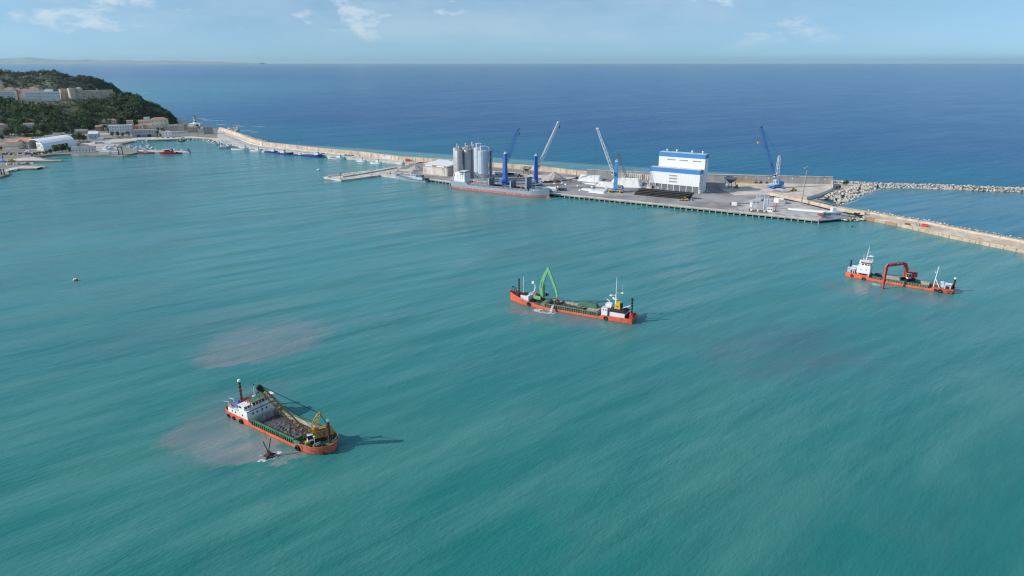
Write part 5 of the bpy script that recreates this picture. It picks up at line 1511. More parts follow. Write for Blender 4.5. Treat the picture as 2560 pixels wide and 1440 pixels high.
# ---- silos
def silo(p, r, z0, z1, m, light, label, grp):
    t = thing('silo', label, 'silo', p, 0.3, grp)
    n = 24
    prof = [(r, 0)]
    if light:
        k = 15
        for i in range(k):
            za, zb = (z1 - z0) * i / k, (z1 - z0) * (i + 1) / k
            prof += [(r, za + 0.06), (r, zb - 0.18), (r * 1.018, zb - 0.14), (r * 1.018, zb - 0.02)]
    prof += [(r, z1 - z0), (r * 0.98, z1 - z0 + 0.15), (r * 0.3, z1 - z0 + 1.1), (0.05, z1 - z0 + 1.15)]
    MB().lathe(prof, n, (0, 0, z0)).build('shell', m, t, smooth=True)
    if z0 > 4:
        MB().lathe([(0.6, 0), (r * 0.98, z0 - 3.4)], n, (0, 0, 3.4)).build('hopper_cone', m, t, smooth=True)
        for i in range(10):
            a_ = 2 * math.pi * i / 10
            piece('leg', t, M_SILOLIGHT if light else M_SILOGREY, r * 0.97 * math.cos(a_) - 0.16, r * 0.97 * math.cos(a_) + 0.16, r * 0.97 * math.sin(a_) - 0.16, r * 0.97 * math.sin(a_) + 0.16, 0, z0 + 0.1)
    MB().lathe([(r * 1.25, 0), (r * 1.25, 0.5)], n, (0, 0, 0)).build('footing', M_CONC, t)
    if light:
        for i in range(12):
            a_ = 2 * math.pi * i / 12
            piece('stiffener', t, m, (r + 0.08) * math.cos(a_) - 0.09, (r + 0.08) * math.cos(a_) + 0.09, (r + 0.08) * math.sin(a_) - 0.09, (r + 0.08) * math.sin(a_) + 0.09, z0, z1)
    railing(t, [(r * 0.98 * math.cos(2 * math.pi * i / 14), r * 0.98 * math.sin(2 * math.pi * i / 14), z1 + 0.1) for i in range(15)], 1.0, M_STEEL, post=9)
    return t


sb = W(1211, 455, DK)
ztop = atY(1211, 377, sb.y).z - DK
g = 'galvanised silos with square stiffening'
s1 = silo(sb, 5.3, 9.0, ztop, M_SILOLIGHT, True, 'pale galvanised silo with stair tower beside the ship bridge', g)
s2p = sb + Vector((-4.8, 11.5, 0))
s2 = silo(s2p, 5.3, 9.0, ztop + 1.5, M_SILOLIGHT, True, 'pale galvanised silo with a lamp mast, behind the one with stairs', g)
for t_, zz in ((s1, ztop), (s2, ztop + 1.5)):
    hd_ = MB().box(-2.6, 1.6, -1.8, 1.8, zz + 0.7, zz + 4.6).build('head_house', M_LBLUE, t_)
    MB().box(-2.9, 2.6, -2.1, 2.1, zz + 4.6, zz + 4.8).box(1.0, 2.4, -1.2, 1.2, zz + 0.7, zz + 4.0).build('head_roof', M_SHIPWHITE, hd_)
MB().tube((0, 0, ztop + 6), (0, 0, ztop + 12), 0.12, 5).box(-0.9, 0.9, -0.2, 0.2, ztop + 11.2, ztop + 12).build('lamp_mast', M_STEEL, s2)
MB().tube((5.6, -3.6, 0), (5.6, -3.6, ztop + 3.4), 0.35, 8).path([(5.6, -3.6, ztop + 3.4), (3.0, -2.0, ztop + 4.6)], 0.35, 8).build('drop_pipe', M_SILOLIGHT, s1)
stt = MB()
for sx in (6.4, 9.6):
    for sy in (-2.2, 1.4):
        stt.tube((sx, sy, 0), (sx, sy, ztop + 0.5), 0.16, 5)
for i in range(9):
    za = ztop * i / 9
    stt.box(6.4, 9.6, -2.2, 1.4, za, za + 0.12)
    ya, yb = (-1.8, 1.2) if i % 2 else (1.2, -1.8)
    stt.add([(6.6, ya, za), (9.4, ya, za), (9.4, yb, za + ztop / 9), (6.6, yb, za + ztop / 9)], [(0, 1, 2, 3)])
stt.build('stair_tower', M_STEEL, s1)
gb0 = W(1151, 446, DK)
zg = atY(1151, 376, gb0.y).z - DK
g2 = 'dull grey silos beside the warehouse'
for i, off in enumerate(((0, 0), (8.8, 3.2), (15.0, 8.4), (-2.5, 10.5), (6.3, 14.0), (13.0, 19.0))):
    p = gb0 + Vector((off[0], off[1], 0))
    lab = ('dull grey silo at the corner of the warehouse', 'dull grey silo between the warehouse corner silo and the darkest one', 'dull grey silo touching the pale galvanised silos', 'dull grey silo hidden behind the warehouse corner silo', 'dull grey silo in the middle of the back row of the cluster', 'dull grey silo behind the one touching the galvanised silos')[i]
    t_ = silo(p, 4.3, 0.6, zg + off[1] * 0.10, M_SILOGREY, False, lab, g2)
    z = zg + off[1] * 0.10
    MB().lathe([(1.0, 0), (1.0, 3.6), (0.8, 4.0)], 12, (0.6, 0, z + 0.8)).build('filter_stack', M_SILOGREY, t_, smooth=True)
    MB().tube((4.5, -1.0, 0.5), (4.5, -1.0, z), 0.18, 6).build('ladder_pipe', M_STEEL, t_)

# ---- warehouse
wa, wb = W(1061, 434.5, DK), W(1121, 441, DK)
ww = (wb - wa).length
wan = math.atan2((wb - wa).y, (wb - wa).x)
wh = thing('warehouse', 'concrete warehouse with white roof and pale bays beside the grey silos', 'building', wa, wan)
hz_ = atY(1061, 410, wa.y).z - DK
WDp = 30
MB().box(0, ww, 0.3, WDp, 0, hz_ - 2.2).build('wall', M_WHWALL, wh)
piece('lintel', wh, M_BRICK, -0.3, ww + 0.3, 0.0, 0.6, hz_ - 2.2, hz_)
piece('lintel', wh, M_BRICK, ww - 0.3, ww + 0.31, 0.6, WDp, hz_ - 2.2, hz_ + 0.003)
MB().add([(-0.4, 0.0, hz_ + 0.02), (ww + 0.4, 0.0, hz_ + 0.02), (ww + 0.4, WDp, hz_ + 1.6), (-0.4, WDp, hz_ + 1.6), (-0.4, 0.6, hz_ - 1.0), (ww + 0.4, 0.6, hz_ - 1.0), (ww + 0.4, WDp, hz_ - 2.2), (-0.4, WDp, hz_ - 2.2)], [(0, 1, 2, 3), (1, 5, 6, 2), (2, 6, 7, 3), (3, 7, 4, 0)]).build('roof', M_CLAD, wh)
for x0, x1 in ((0.04, 0.42), (0.52, 0.90)):
    piece('door_panel', wh, M_PALE, ww * x0, ww * x1, 0.12, 0.32, 0.1, hz_ - 2.6)
    piece('fascia', wh, M_CLAD, ww * (x0 + 0.06), ww * (x1 - 0.02), -0.12, 0.01, hz_ - 1.7, hz_ - 0.4)
for i in range(6):
    piece('pilaster', wh, M_WHWALL, ww - 0.1, ww + 0.35, WDp * (i + 0.05) / 6, WDp * (i + 0.15) / 6, 0, hz_ - 2.2)
for x in (0.0, 0.46, 0.955):
    piece('pilaster', wh, M_WHWALL, ww * x, ww * x + 1.2, -0.05, 0.3, 0, hz_ - 2.2)
MB().box(ww * 0.5, ww * 0.55, WDp - 4, WDp - 2, hz_ + 1.3, hz_ + 2.4).build('roof_box', M_STEEL, wh)


# ---- heaps and covered piles
def cone(name, label, p, rad, h, m, seed, cat='heap'):
    V = [(0, 0, h)]
    n = 30
    rr = random.Random(seed)
    rings = 9
    Fc = []
    off = [rr.uniform(0.88, 1.12) for _ in range(n)]
    for r in range(1, rings + 1):
        f = r / rings
        for i in range(n):
            a_ = 2 * math.pi * i / n
            k = rad * f * (1 + (off[i] - 1) * f)
            V.append((k * math.cos(a_), k * math.sin(a_), max(0, h * (1 - f) ** 1.05 + rr.uniform(-0.12, 0.12) * (r < rings))))
    for i in range(n):
        Fc.append((0, 1 + i, 1 + (i + 1) % n))
        for r in range(rings - 1):
            a_, b_ = 1 + r * n, 1 + (r + 1) * n
            Fc.append((a_ + i, b_ + i, b_ + (i + 1) % n, a_ + (i + 1) % n))
    o = MB().add(V, Fc).build(name, m)
    o.location = p
    return setp(o, label, cat)


cone('gravel_heap', 'tall cone of pale grey gravel beside the white boom harbour crane', W(1388, 450, DK), 15, 9.2, M_GRAVEL, 3)
cone('gravel_heap', 'small cone of pale gravel between warehouse and short jetty', W(1041, 424, DK), 10, 5.4, M_GRAVEL, 4)
cone('sand_heap', 'low dark heap of sand in the yard near the open tower crane', W(1965, 480, DK), 5, 1.3, M_ASPH, 6)
cone('sand_heap', 'low dark heap of rubble beside the tan parapet', W(1945, 478, DK), 5, 1.2, M_ASPH, 7)


def pile(name, label, pts, h, m, seed, cat='heap', ridge=0.5, pw=1.6, group=None):
    """covered heap over the quadrilateral pts (photograph, on the deck): near-left, near-right, far-right, far-left"""
    q = WP(pts, DK)
    c = sum(q, Vector()) / 4
    rr = random.Random(seed)
    nx, ny = 22, 10
    V, Fc = [], []
    for i in range(nx + 1):
        for j in range(ny + 1):
            u_, v_ = i / nx, j / ny
            p = q[0].lerp(q[1], u_).lerp(q[3].lerp(q[2], u_), v_) - c
            e = min(1, min(u_, 1 - u_) * 9)
            s_ = v_ / ridge if v_ < ridge else (1 - v_) / (1 - ridge)
            z = h * (1 - (1 - min(1, s_)) ** pw) * e ** 0.6
            V.append((p.x, p.y, z * (0.9 + 0.2 * vnoise(p.x * 0.4 + seed, p.y * 0.4)) + 0.02))
    for i in range(nx):
        for j in range(ny):
            k = i * (ny + 1) + j
            Fc.append((k, k + ny + 1, k + ny + 2, k + 1))
    o = MB().add(V, Fc).build(name, m, fixn=True)
    o.location = c
    return setp(o, label, cat, group)


pile('salt_heap', 'long white salt heap leaning on the tan mole wall', [(1446, 452), (1504, 458), (1512, 447), (1452, 443)], 4.4, M_SALT, 1, ridge=0.75)
pile('salt_heap', 'long white salt heap beneath the ribbed retaining wall', [(1530, 467.5), (1606, 470), (1610, 456), (1532, 452)], 5.6, M_SALT, 2, ridge=0.7)
pile('covered_stack', 'white sheet spread low over goods in front of the long salt heap', [(1457, 459), (1494, 463), (1497, 459), (1460, 455.5)], 1.0, M_TARP, 3, pw=3)
pile('covered_stack', 'low flat stack under white sheeting nearest the yellow crane pads', [(1472, 481), (1514, 485.5), (1527, 476), (1489, 472.5)], 1.7, M_TARP, 4, pw=4)
pile('covered_stack', 'thin white sheet on the quay behind the low flat stack', [(1452, 475), (1484, 478), (1492, 474), (1461, 471)], 1.2, M_TARP, 5, pw=3)
piece('dark_end', bpy.data.objects['covered_stack.001'], M_DGREEN, 7.6, 9.2, -8.0, 4.0, 0.02, 1.5, 0.72)
# heap of white big bags, each bag one part
bags = thing('bag_stack', 'stepped stack of white bulk bags left of the light blue crane', 'bags', W(1515, 468, DK), QA)
bag_me = MB().prism([(-0.62, -0.7), (0.62, -0.7), (0.7, -0.5), (0.7, 0.5), (0.62, 0.7), (-0.62, 0.7), (-0.7, 0.5), (-0.7, -0.5)], 0, 1.15, top=[(-0.5, -0.55), (0.5, -0.55), (0.55, -0.4), (0.55, 0.4), (0.5, 0.55), (-0.5, 0.55), (-0.55, 0.4), (-0.55, -0.4)]).mesh('bag')
bag_me.materials.append(M_TARP)
rr = random.Random(8)
for lay in range(4):
    for i in range(13 - lay):
        for j in range(6 - lay):
            if lay < 3 and 0 < j < 5 - lay - 1 and 0 < i < 12 - lay:
                continue
            o = bpy.data.objects.new('bag', bag_me)
            o.location = (-9 + i * 1.5 + lay * 0.75 + rr.uniform(-0.12, 0.12), j * 1.55 + lay * 1.2, lay * 1.12)
            o.rotation_euler = (0, 0, rr.uniform(-0.2, 0.2))
            o.parent = bags
            col.objects.link(o)

# ---- bollard blocks on the berth
blk = thing('mooring_block', 'white concrete mooring block standing on the dark berth', 'bollard', (0, 0, 0), QA, 'white mooring blocks on the berth')
MB().prism([(-0.9, -0.9), (0.9, -0.9), (0.9, 0.9), (-0.9, 0.9)], 0, 1.0, top=[(-0.65, -0.65), (0.65, -0.65), (0.65, 0.65), (-0.65, 0.65)]).build('base', M_SHIPWHITE, blk)
MB().lathe([(0.3, 0), (0.3, 0.6), (0.5, 0.75), (0.5, 1.0)], 10, (0, 0, 1.0)).build('post', M_LINING, blk)
first = True
for px, py in ((1389, 460), (1398, 468), (1408, 458), (1417, 462), (1447, 465), (1452, 476.5), (1483, 468), (1485, 479.5), (1519, 471)):
    o = blk if first else copy_tree(blk)
    first = False
    o.location = W(px, py, DK)


# ---- vehicles
def car(label, p, rz, m, L_=4.3, kind='car', group=None):
    t = thing('parked_car', label, kind, p, rz, group)
    w_ = 0.86
    MB().prism([(-L_ / 2, -w_), (L_ / 2, -w_), (L_ / 2, w_), (-L_ / 2, w_)], 0.3, 0.85, top=[(-L_ / 2 + 0.1, -w_), (L_ / 2 - 0.25, -w_), (L_ / 2 - 0.25, w_), (-L_ / 2 + 0.1, w_)]).box(-L_ * 0.30, L_ * 0.12, -w_ * 0.82, w_ * 0.82, 1.36, 1.42).build('body', m, t, fixn=True)
    MB().prism([(-L_ * 0.42, -w_ * 0.92), (L_ * 0.26, -w_ * 0.92), (L_ * 0.26, w_ * 0.92), (-L_ * 0.42, w_ * 0.92)], 0.85, 1.37, top=[(-L_ * 0.30, -w_ * 0.8), (L_ * 0.10, -w_ * 0.8), (L_ * 0.10, w_ * 0.8), (-L_ * 0.30, w_ * 0.8)]).build('glasshouse', M_GLASS, t, fixn=True)
    for x in (-L_ * 0.3, L_ * 0.3):
        for s in (-1, 1):
            MB().tube((x, s * w_, 0.32), (x, s * (w_ - 0.25), 0.32), 0.32, 10).build('wheel', M_BLACK, t)
    return t


def truck(label, p, rz, mcab, mbox, L_=11.0, hbox=2.6, name='truck', box_low=1.0):
    t = thing(name, label, 'truck', p, rz)
    MB().box(-L_ / 2, L_ / 2 - 0.2, -0.5, 0.5, 0.7, 1.0).build('frame', M_BLACK, t)
    cb_ = MB().prism([(L_ / 2 - 2.2, -1.2), (L_ / 2, -1.2), (L_ / 2, 1.2), (L_ / 2 - 2.2, 1.2)], 0.6, 3.0, top=[(L_ / 2 - 2.2, -1.15), (L_ / 2 - 0.3, -1.15), (L_ / 2 - 0.3, 1.15), (L_ / 2 - 2.2, 1.15)]).build('cab', mcab, t, fixn=True)
    piece('windscreen', cb_, M_GLASS, L_ / 2 - 0.18, L_ / 2 - 0.05, -1.0, 1.0, 1.7, 2.6)
    MB().box(-L_ / 2, L_ / 2 - 2.5, -1.25, 1.25, box_low, box_low + hbox).build('load_bed', mbox, t)
    for x in (-L_ / 2 + 1.2, -L_ / 2 + 2.5, L_ / 2 - 1.2):
        for s in (-1, 1):
            MB().tube((x, s * 1.25, 0.5), (x, s * 0.8, 0.5), 0.5, 10).build('wheel', M_BLACK, t)
    return t


def loader(label, p, rz, m, name='wheel_loader'):
    t = thing(name, label, 'loader', p, rz)
    MB().box(-3.2, -0.6, -1.1, 1.1, 0.9, 2.1).box(-0.6, 1.6, -0.7, 0.7, 0.8, 1.5).build('body', m, t)
    MB().box(-0.9, 0.6, -0.8, 0.8, 1.6, 3.1).build('cab', M_GLASS, t)
    MB().box(-1.0, 0.7, -0.9, 0.9, 3.1, 3.25).build('cab_roof', m, t)
    MB().beam([(0.8, 1.5), (2.6, 1.4), (3.6, 0.6)], 1.2, [0.3, 0.35, 0.3]).build('lift_arm', m, t)
    MB().beam([(3.4, 1.1), (3.5, 0.3), (4.5, 0.15)], 2.6, [0.15, 0.3, 0.15]).build('bucket', M_RUST, t)
    for x in (-2.0, 1.3):
        for s in (-1, 1):
            MB().tube((x, s * 1.35, 0.75), (x, s * 0.85, 0.75), 0.75, 12).build('wheel', M_BLACK, t)
    return t


truck('white flatbed truck beside the cargo ship bow', W(1383, 474, DK), QA, M_SHIPWHITE, M_SHIPWHITE, 10, 1.6)
truck('pale grey lorry parked along the quay edge by the ship bow', W(1384, 480, DK), QA, M_STEEL, M_LBLUE, 11, 1.5)
truck('dark blue lorry parked nose to the mooring blocks', W(1409, 477, DK), QA + 0.15, M_SMALLBLUE, M_BLACK, 8, 1.4)
truck('white tank lorry behind the deep blue harbour crane', W(1252, 437, DK), QA, M_SHIPWHITE, M_SHIPWHITE, 11, 2.0)
truck('black lorry with white cab right of the deep blue crane tower', W(1283, 439, DK), QA, M_SHIPWHITE, M_BLACK, 11, 1.8)
loader('dark muddy wheel loader between the blue crane towers', W(1302, 442, DK), 0.3, M_RUST)
loader('yellow wheel loader parked at the end of the black pipes', W(1714, 502, DK), 2.8, M_YELM)
loader('small yellow wheel loader alone on the sandy yard', W(1986, 478.5, DK), 3.3, M_YELM)
loader('black fork machine next to the blue hopper', W(1845, 470, DK), 1.2, M_HATCH, 'fork_lift')
car('dark blue car under the white loading frames', W(1911, 502.5, DK), 0.4, M_SMALLBLUE)
car('white van standing at the right end of the black pipes', W(1732, 501, DK), 1.0, M_SHIPWHITE, 5.0, 'van')
cg = 'cars parked on the mole road'
for i, (px, py, m_, a_) in enumerate(((658, 374.5, M_HATCH, -0.3), (668, 375, M_SHIPWHITE, -0.3), (806, 384, M_SHIPWHITE, -0.3), (812, 385, M_HATCH, -0.3), (868, 388.5, M_BLACK, 0.9), (876, 389, M_BLACK, 0.2), (884, 389.5, M_HATCH, -0.3), (1040, 409, M_SHIPWHITE, -0.3))):
    car({M_HATCH: 'grey', M_SHIPWHITE: 'white', M_BLACK: 'black'}[m_] + ' car parked on the mole road beneath the tan wall', W(px, py, DK), a_, m_, group=cg)
car('small white car behind the white stepped building', W(1771, 480, DK), -0.5, M_SHIPWHITE)
car('blue car behind the white stepped building', W(1764, 478.5, DK), 0.9, M_SMALLBLUE)

# white long-reach excavator left of the tall building
e0 = W(1626, 470, DK)
we = thing('excavator', 'dusty white excavator with raised arm at the left foot of the tall building', 'excavator', e0, 2.8)
for s in (-1, 1):
    MB().box(-2.4, 2.4, s * 1.4 - 0.4, s * 1.4 + 0.4, 0, 0.9).build('crawler_track', M_SHIPWHITE, we)
MB().box(-2.8, 1.0, -1.5, 1.5, 1.1, 2.8).build('body', M_LINING, we)
MB().box(0.3, 1.8, 0.3, 1.5, 1.1, 3.3).build('cab', M_SHIPWHITE, we)
MB().beam([(0.6, 1.8), (2.4, 5.4), (5.4, 8.2)], 0.7, [0.8, 1.2, 0.8]).build('boom', M_LINING, we)
MB().beam([(5.2, 8.6), (7.6, 6.0), (8.4, 3.2)], 0.6, [0.7, 0.9, 0.5]).build('stick', M_LINING, we)
MB().beam([(8.4, 3.2), (8.9, 2.2), (8.0, 1.6)], 1.2, [0.5, 0.8, 0.3]).build('bucket', M_STEEL, we)
# conveyor loader by the gravel
cv = thing('belt_conveyor', 'long black belt conveyor rising away from the gravel cone', 'conveyor', W(1397, 456, DK), QA + 0.55)
MB().beam([(0, 0.6), (20, 4.4)], 1.0, [0.7, 0.7]).build('belt_frame', M_BLACK, cv)
MB().box(19.0, 21.2, -0.9, 0.9, 3.6, 5.6).build('drive_head', M_BLACK, cv)
MB().tube((13, -1.2, 0), (15, 0, 3.4), 0.12, 5).tube((13, 1.2, 0), (15, 0, 3.4), 0.12, 5).tube((6, -0.8, 0), (6.5, 0, 1.8), 0.12, 5).tube((6, 0.8, 0), (6.5, 0, 1.8), 0.12, 5).build('support', M_BLACK, cv)
MB().prism([(-2, -1.2), (1, -1.2), (1, 1.2), (-2, 1.2)], 0.8, 2.4, top=[(-2.8, -2), (1.8, -2), (1.8, 2), (-2.8, 2)]).build('feed_hopper', M_RUST, cv, fixn=True)
sc_ = thing('scrap_pile', 'low pile of dark scrap and grabs at the foot of the gravel cone', 'scrap', W(1376, 456, DK))
rr = random.Random(12)
for i in range(26):
    boulder(sc_, (rr.uniform(-8, 10), rr.uniform(-2.4, 2.4), rr.uniform(0.3, 1.2)), rr.uniform(0.6, 1.3), rr)
for ch in sc_.children:
    ch.name = 'scrap_piece'
    ch.data = ch.data.copy() if ch.data.name.startswith('boulder') and 'scrap' not in ch.data.name else ch.data
    ch.data.name = 'scrap'
    ch.data.materials[0] = M_BROWN


def hopper(label, p, rz, m, h, w_):
    t = thing('hopper', label, 'hopper', p, rz)
    for sx in (-1, 1):
        for sy in (-1, 1):
            piece('leg', t, m, sx * w_ / 2 - 0.2, sx * w_ / 2 + 0.2, sy * w_ / 2 - 0.2, sy * w_ / 2 + 0.2, 0, h * 0.62)
    MB().prism([(-0.8, -0.8), (0.8, -0.8), (0.8, 0.8), (-0.8, 0.8)], h * 0.42, h * 0.8, top=[(-w_ * 0.62, -w_ * 0.62), (w_ * 0.62, -w_ * 0.62), (w_ * 0.62, w_ * 0.62), (-w_ * 0.62, w_ * 0.62)]).build('funnel', m, t, fixn=True)
    MB().box(-w_ * 0.64, w_ * 0.64, -w_ * 0.64, -w_ * 0.60, h * 0.8, h).box(-w_ * 0.64, w_ * 0.64, w_ * 0.60, w_ * 0.64, h * 0.8, h).box(-w_ * 0.64, -w_ * 0.60, -w_ * 0.6, w_ * 0.6, h * 0.8, h).box(w_ * 0.60, w_ * 0.64, -w_ * 0.6, w_ * 0.6, h * 0.8, h).build('rim', M_STEEL, t)
    br_ = MB()
    for s in (-1, 1):
        br_.tube((-w_ / 2, s * w_ / 2, 0.3), (w_ / 2, s * w_ / 2, h * 0.5), 0.1, 4).tube((w_ / 2, s * w_ / 2, 0.3), (-w_ / 2, s * w_ / 2, h * 0.5), 0.1, 4)
    br_.build('brace', m, t)
    return t


hp_ = W(1828, 470, DK)
hopper('tall dark blue dockside hopper with open steel legs', hp_, 0.2, M_HATCH, atY(1828, 441, hp_.y).z - DK, 7.0)
hp_ = W(1320, 436, DK)
hopper('rusty brown twin-sided hopper on four legs below the mole wall', hp_, -0.4, M_RUST, atY(1320, 417, hp_.y).z - DK, 6.0)
MB().box(-14, 14, -1.6, 1.6, 0, 5.4).build('block_wall', M_GREYWALL)
o = bpy.data.objects['block_wall']
o.location = W(1789, 470.5, DK)
o.rotation_euler = (0, 0, QA + 0.32)
o.scale = (0.72, 1, 1)
setp(o, 'low grey block wall between the tall building and the blue hopper', 'wall')
yb = thing('steel_beam', 'long orange yellow steel beam lying along the grey sea wall', 'beam', W(1862, 457.5, DK), -0.28)
MB().box(-11, 11, -0.6, 0.6, 0.2, 0.5).box(-11, 11, -0.12, 0.12, 0.5, 1.5).box(-11, 11, -0.6, 0.6, 1.5, 1.8).build('girder', M_YELM, yb)
for i, (px, lab) in enumerate(((1893, 'rusty pointed grab bucket standing by the grey sea wall'), (1905, 'smaller rusty grab bucket next to the pointed one'), (1920, 'black heap of grab parts beside the open tower crane'))):
    gz = thing('spare_grab', lab, 'grab', W(px, 458.5, DK), 0.4 * i)
    MB().prism([(-2.0, -1.2), (2.0, -1.2), (2.0, 1.2), (-2.0, 1.2)], 0, 1.3, top=[(-1.2, -0.8), (1.2, -0.8), (1.2, 0.8), (-1.2, 0.8)]).build('shell', M_BROWN, gz, fixn=True)
    MB().tube((-1.2, 0, 1.2), (0, 0, 4.2 - i), 0.16, 5).tube((1.2, 0, 1.2), (0, 0, 4.2 - i), 0.16, 5).tube((0, 0.8, 1.2), (0, 0, 4.2 - i), 0.16, 5).build('grab_arm', M_BROWN, gz)

# ---- lamp masts
lm_p = W(2006, 511, DK)
lm = thing('lamp_mast', 'very tall pale steel lamp mast standing at the tan parapet', 'lamp', lm_p)
lh = atY(2010, 418, lm_p.y).z - DK
MB().tube((0, 0, 0), (1.4, 0, lh), 0.62, 12, 0.28).build('pole', M_LINING, lm, smooth=True)
MB().box(-1.6, 4.2, -0.5, 0.5, lh - 0.5, lh - 0.1).box(-1.4, -0.2, -0.8, 0.8, lh - 1.2, lh - 0.2).box(2.8, 4.0, -0.8, 0.8, lh - 1.2, lh - 0.2).box(0.8, 2.0, -0.8, 0.8, lh - 0.2, lh + 0.6).build('lamp_head', M_STEEL, lm)
lp = thing('street_lamp', 'slender lamp post on the tan wall of the long mole', 'lamp', (0, 0, 0), 0, 'lamp posts along the mole')
MB().tube((0, 0, 0), (0, 0, 11), 0.13, 6, 0.08).build('pole', M_STEEL, lp)
MB().tube((0, 0, 10.9), (0.2, -1.6, 11.3), 0.07, 5).box(0.05, 0.4, -2.3, -1.4, 11.2, 11.4).build('lamp_arm', M_STEEL, lp)
first = True
for px in (692, 752, 825, 898, 960, 1053, 1210, 1430):
    py = lerp_tab([(692, 367.5), (800, 380), (900, 389), (1000, 402), (1150, 412), (1306, 424), (1388, 432), (1444, 439)], px)
    o = lp if first else copy_tree(lp)
    first = False
    o.location = W(px, py, DK)
jl = thing('harbour_light', 'dark green harbour light on the tip of the short jetty', 'beacon', W(855.5, 448, 1.5))
MB().lathe([(0.9, 0), (0.9, 0.5), (0.35, 0.6), (0.3, 5.6), (0.6, 5.7), (0.6, 6.4), (0.1, 6.9)], 10).build('beacon_body', M_DGREEN, jl, smooth=True)
MB().tube((0, 0, 6.9), (0, 0, 8.2), 0.07, 5).build('beacon_rod', M_STEEL, jl)
jl2 = thing('street_lamp', 'lone lamp post where the short jetty meets the quay', 'lamp', W(966, 431, 1.5))
MB().tube((0, 0, 0), (0, 0, 11.5), 0.14, 6).build('pole', M_STEEL, jl2)
MB().box(-0.6, 0.6, -0.3, 0.3, 11.4, 11.7).build('lamp_head', M_STEEL, jl2)

# ---- low walls, containers and sheds at the root of the quay
def container(label, p, rz, m, L_=6.1, h=2.6, w_=2.44, name='container', cat='container'):
    t = thing(name, label, cat, p, rz)
    MB().box(-L_ / 2, L_ / 2, -w_ / 2, w_ / 2, 0.12, h).build('shell', m, t)
    for i in range(int(L_ / 0.6)):
        x = -L_ / 2 + 0.3 + i * 0.6
        piece('rib', t, m, x - 0.1, x + 0.1, -w_ / 2 - 0.05, w_ / 2 + 0.05, 0.2, h - 0.1)
    piece('door', t, m, L_ / 2, L_ / 2 + 0.06, -w_ / 2 + 0.1, w_ / 2 - 0.1, 0.2, h - 0.15)
    return t


container('long white container below the mole wall', W(972, 397.5, DK), -0.35, M_SHIPWHITE, 16, 3.0)
container('red-ended container parked near the warehouse on the mole', W(1022, 403.5, DK), -0.35, M_REDP, 5, 3.0)
container('white container cabin in front of the tan parapet', W(1950, 507, DK), -0.6, M_SHIPWHITE, 8, 4.2, 3.0)
container('grey container behind the white container cabin', W(1959, 509, DK), -0.6, M_STEEL, 6, 3.4, 3.0)
container('small white kiosk at the edge of the dark berth', W(1839, 514, DK), -0.5, M_SHIPWHITE, 4.4, 3.0, 3.0, 'kiosk', 'kiosk')
container('small pale cabin by the red-ended container on the mole', W(1007, 407.5, DK), -0.3, M_SHIPWHITE, 5, 3.0, 3.0, 'cabin', 'cabin')
bs = thing('block_stack', 'pale concrete blocks stacked low at the root of the short jetty', 'blocks', W(990, 434, DK - 0.4), -0.2)
rr = random.Random(4)
for i in range(34):
    x, y = rr.uniform(-16, 18), rr.uniform(-4, 5)
    piece('block', bs, M_PALE, x, x + 3.0, y, y + 1.6, 0.02 + 0.01 * i, 1.1 + 0.012 * i, rr.uniform(-0.2, 0.2))
wl = MB()
wall_strip(wl, WP([(1000, 427), (1034, 429), (1060, 427)], DK), DK - 0.2, 2.2, 0.8)
setp(wl.build('bay_wall', M_PALE, fixn=True), 'low concrete bay wall holding the small gravel cone', 'wall')

# ---- loading station on the corner of the quay
def frame_portal(label, p, rz, w_, h, m):
    t = thing('loading_portal', label, 'portal', p, rz)
    for s in (-1, 1):
        piece('leg', t, m, s * w_ / 2 - 0.35, s * w_ / 2 + 0.35, -0.35, 0.35, 0, h)
    MB().box(-w_ / 2, w_ / 2, -0.3, 0.3, h - 0.7, h).build('crossbeam', m, t)
    MB().tube((-w_ / 2, 0, h * 0.6), (0, -2.2, h + 0.8), 0.2, 6).tube((w_ / 2, 0, h * 0.6), (0, -2.2, h + 0.8), 0.2, 6).build('swing_arm', m, t)
    return t


q0 = W(1902, 519, DK)
frame_portal('tall pale loading frame with two legs over the blue car', q0, QA + 0.35, 6.2, atY(1905, 486, q0.y).z - DK, M_LBLUE)
q0 = W(1917, 524, DK)
frame_portal('slender pale loading frame in front of the white control hut', q0, QA + 0.9, 3.6, atY(1924, 492, q0.y).z - DK, M_LBLUE)
ht = thing('control_hut', 'small white control hut with dark windows at the loading arms', 'hut', W(1928, 529, DK), QA)
MB().box(-2.2, 2.2, -1.6, 1.6, 0, 3.2).build('wall', M_SHIPWHITE, ht)
MB().box(-2.4, 2.4, -1.8, 1.8, 3.2, 3.4).build('roof', M_SHIPWHITE, ht)
windows(ht, M_GLASS, 'y', -1.6, (-1.3, 0, 1.3), 1.5, 2.5, 0.8)
tk = thing('valve_tower', 'white box on a stand at the left of the loading frames', 'tower', W(1880, 527, DK), QA)
MB().box(-1.0, 1.0, -1.0, 1.0, 3.2, 7.2).build('cabinet', M_SHIPWHITE, tk)
for sx in (-0.8, 0.8):
    for sy in (-0.8, 0.8):
        piece('leg', tk, M_STEEL, sx - 0.15, sx + 0.15, sy - 0.15, sy + 0.15, 0, 3.2)
MB().box(-1.6, 1.6, -1.4, 1.4, 0, 1.6).build('plinth', M_SHIPWHITE, tk)
pm = thing('pump_skid', 'rusty pumps and pipes crowded on the quay edge below the loading frames', 'pumps', W(1898, 531, DK), QA)
rr = random.Random(6)
for i in range(9):
    x = -7 + i * 1.7
    MB().lathe([(0.5, 0), (0.5, rr.uniform(1.0, 2.2)), (0.2, 2.5)], 8, (x, rr.uniform(-0.6, 0.6), 0)).build('pump', (M_RUST, M_SHIPWHITE, M_HATCH)[i % 3], pm)
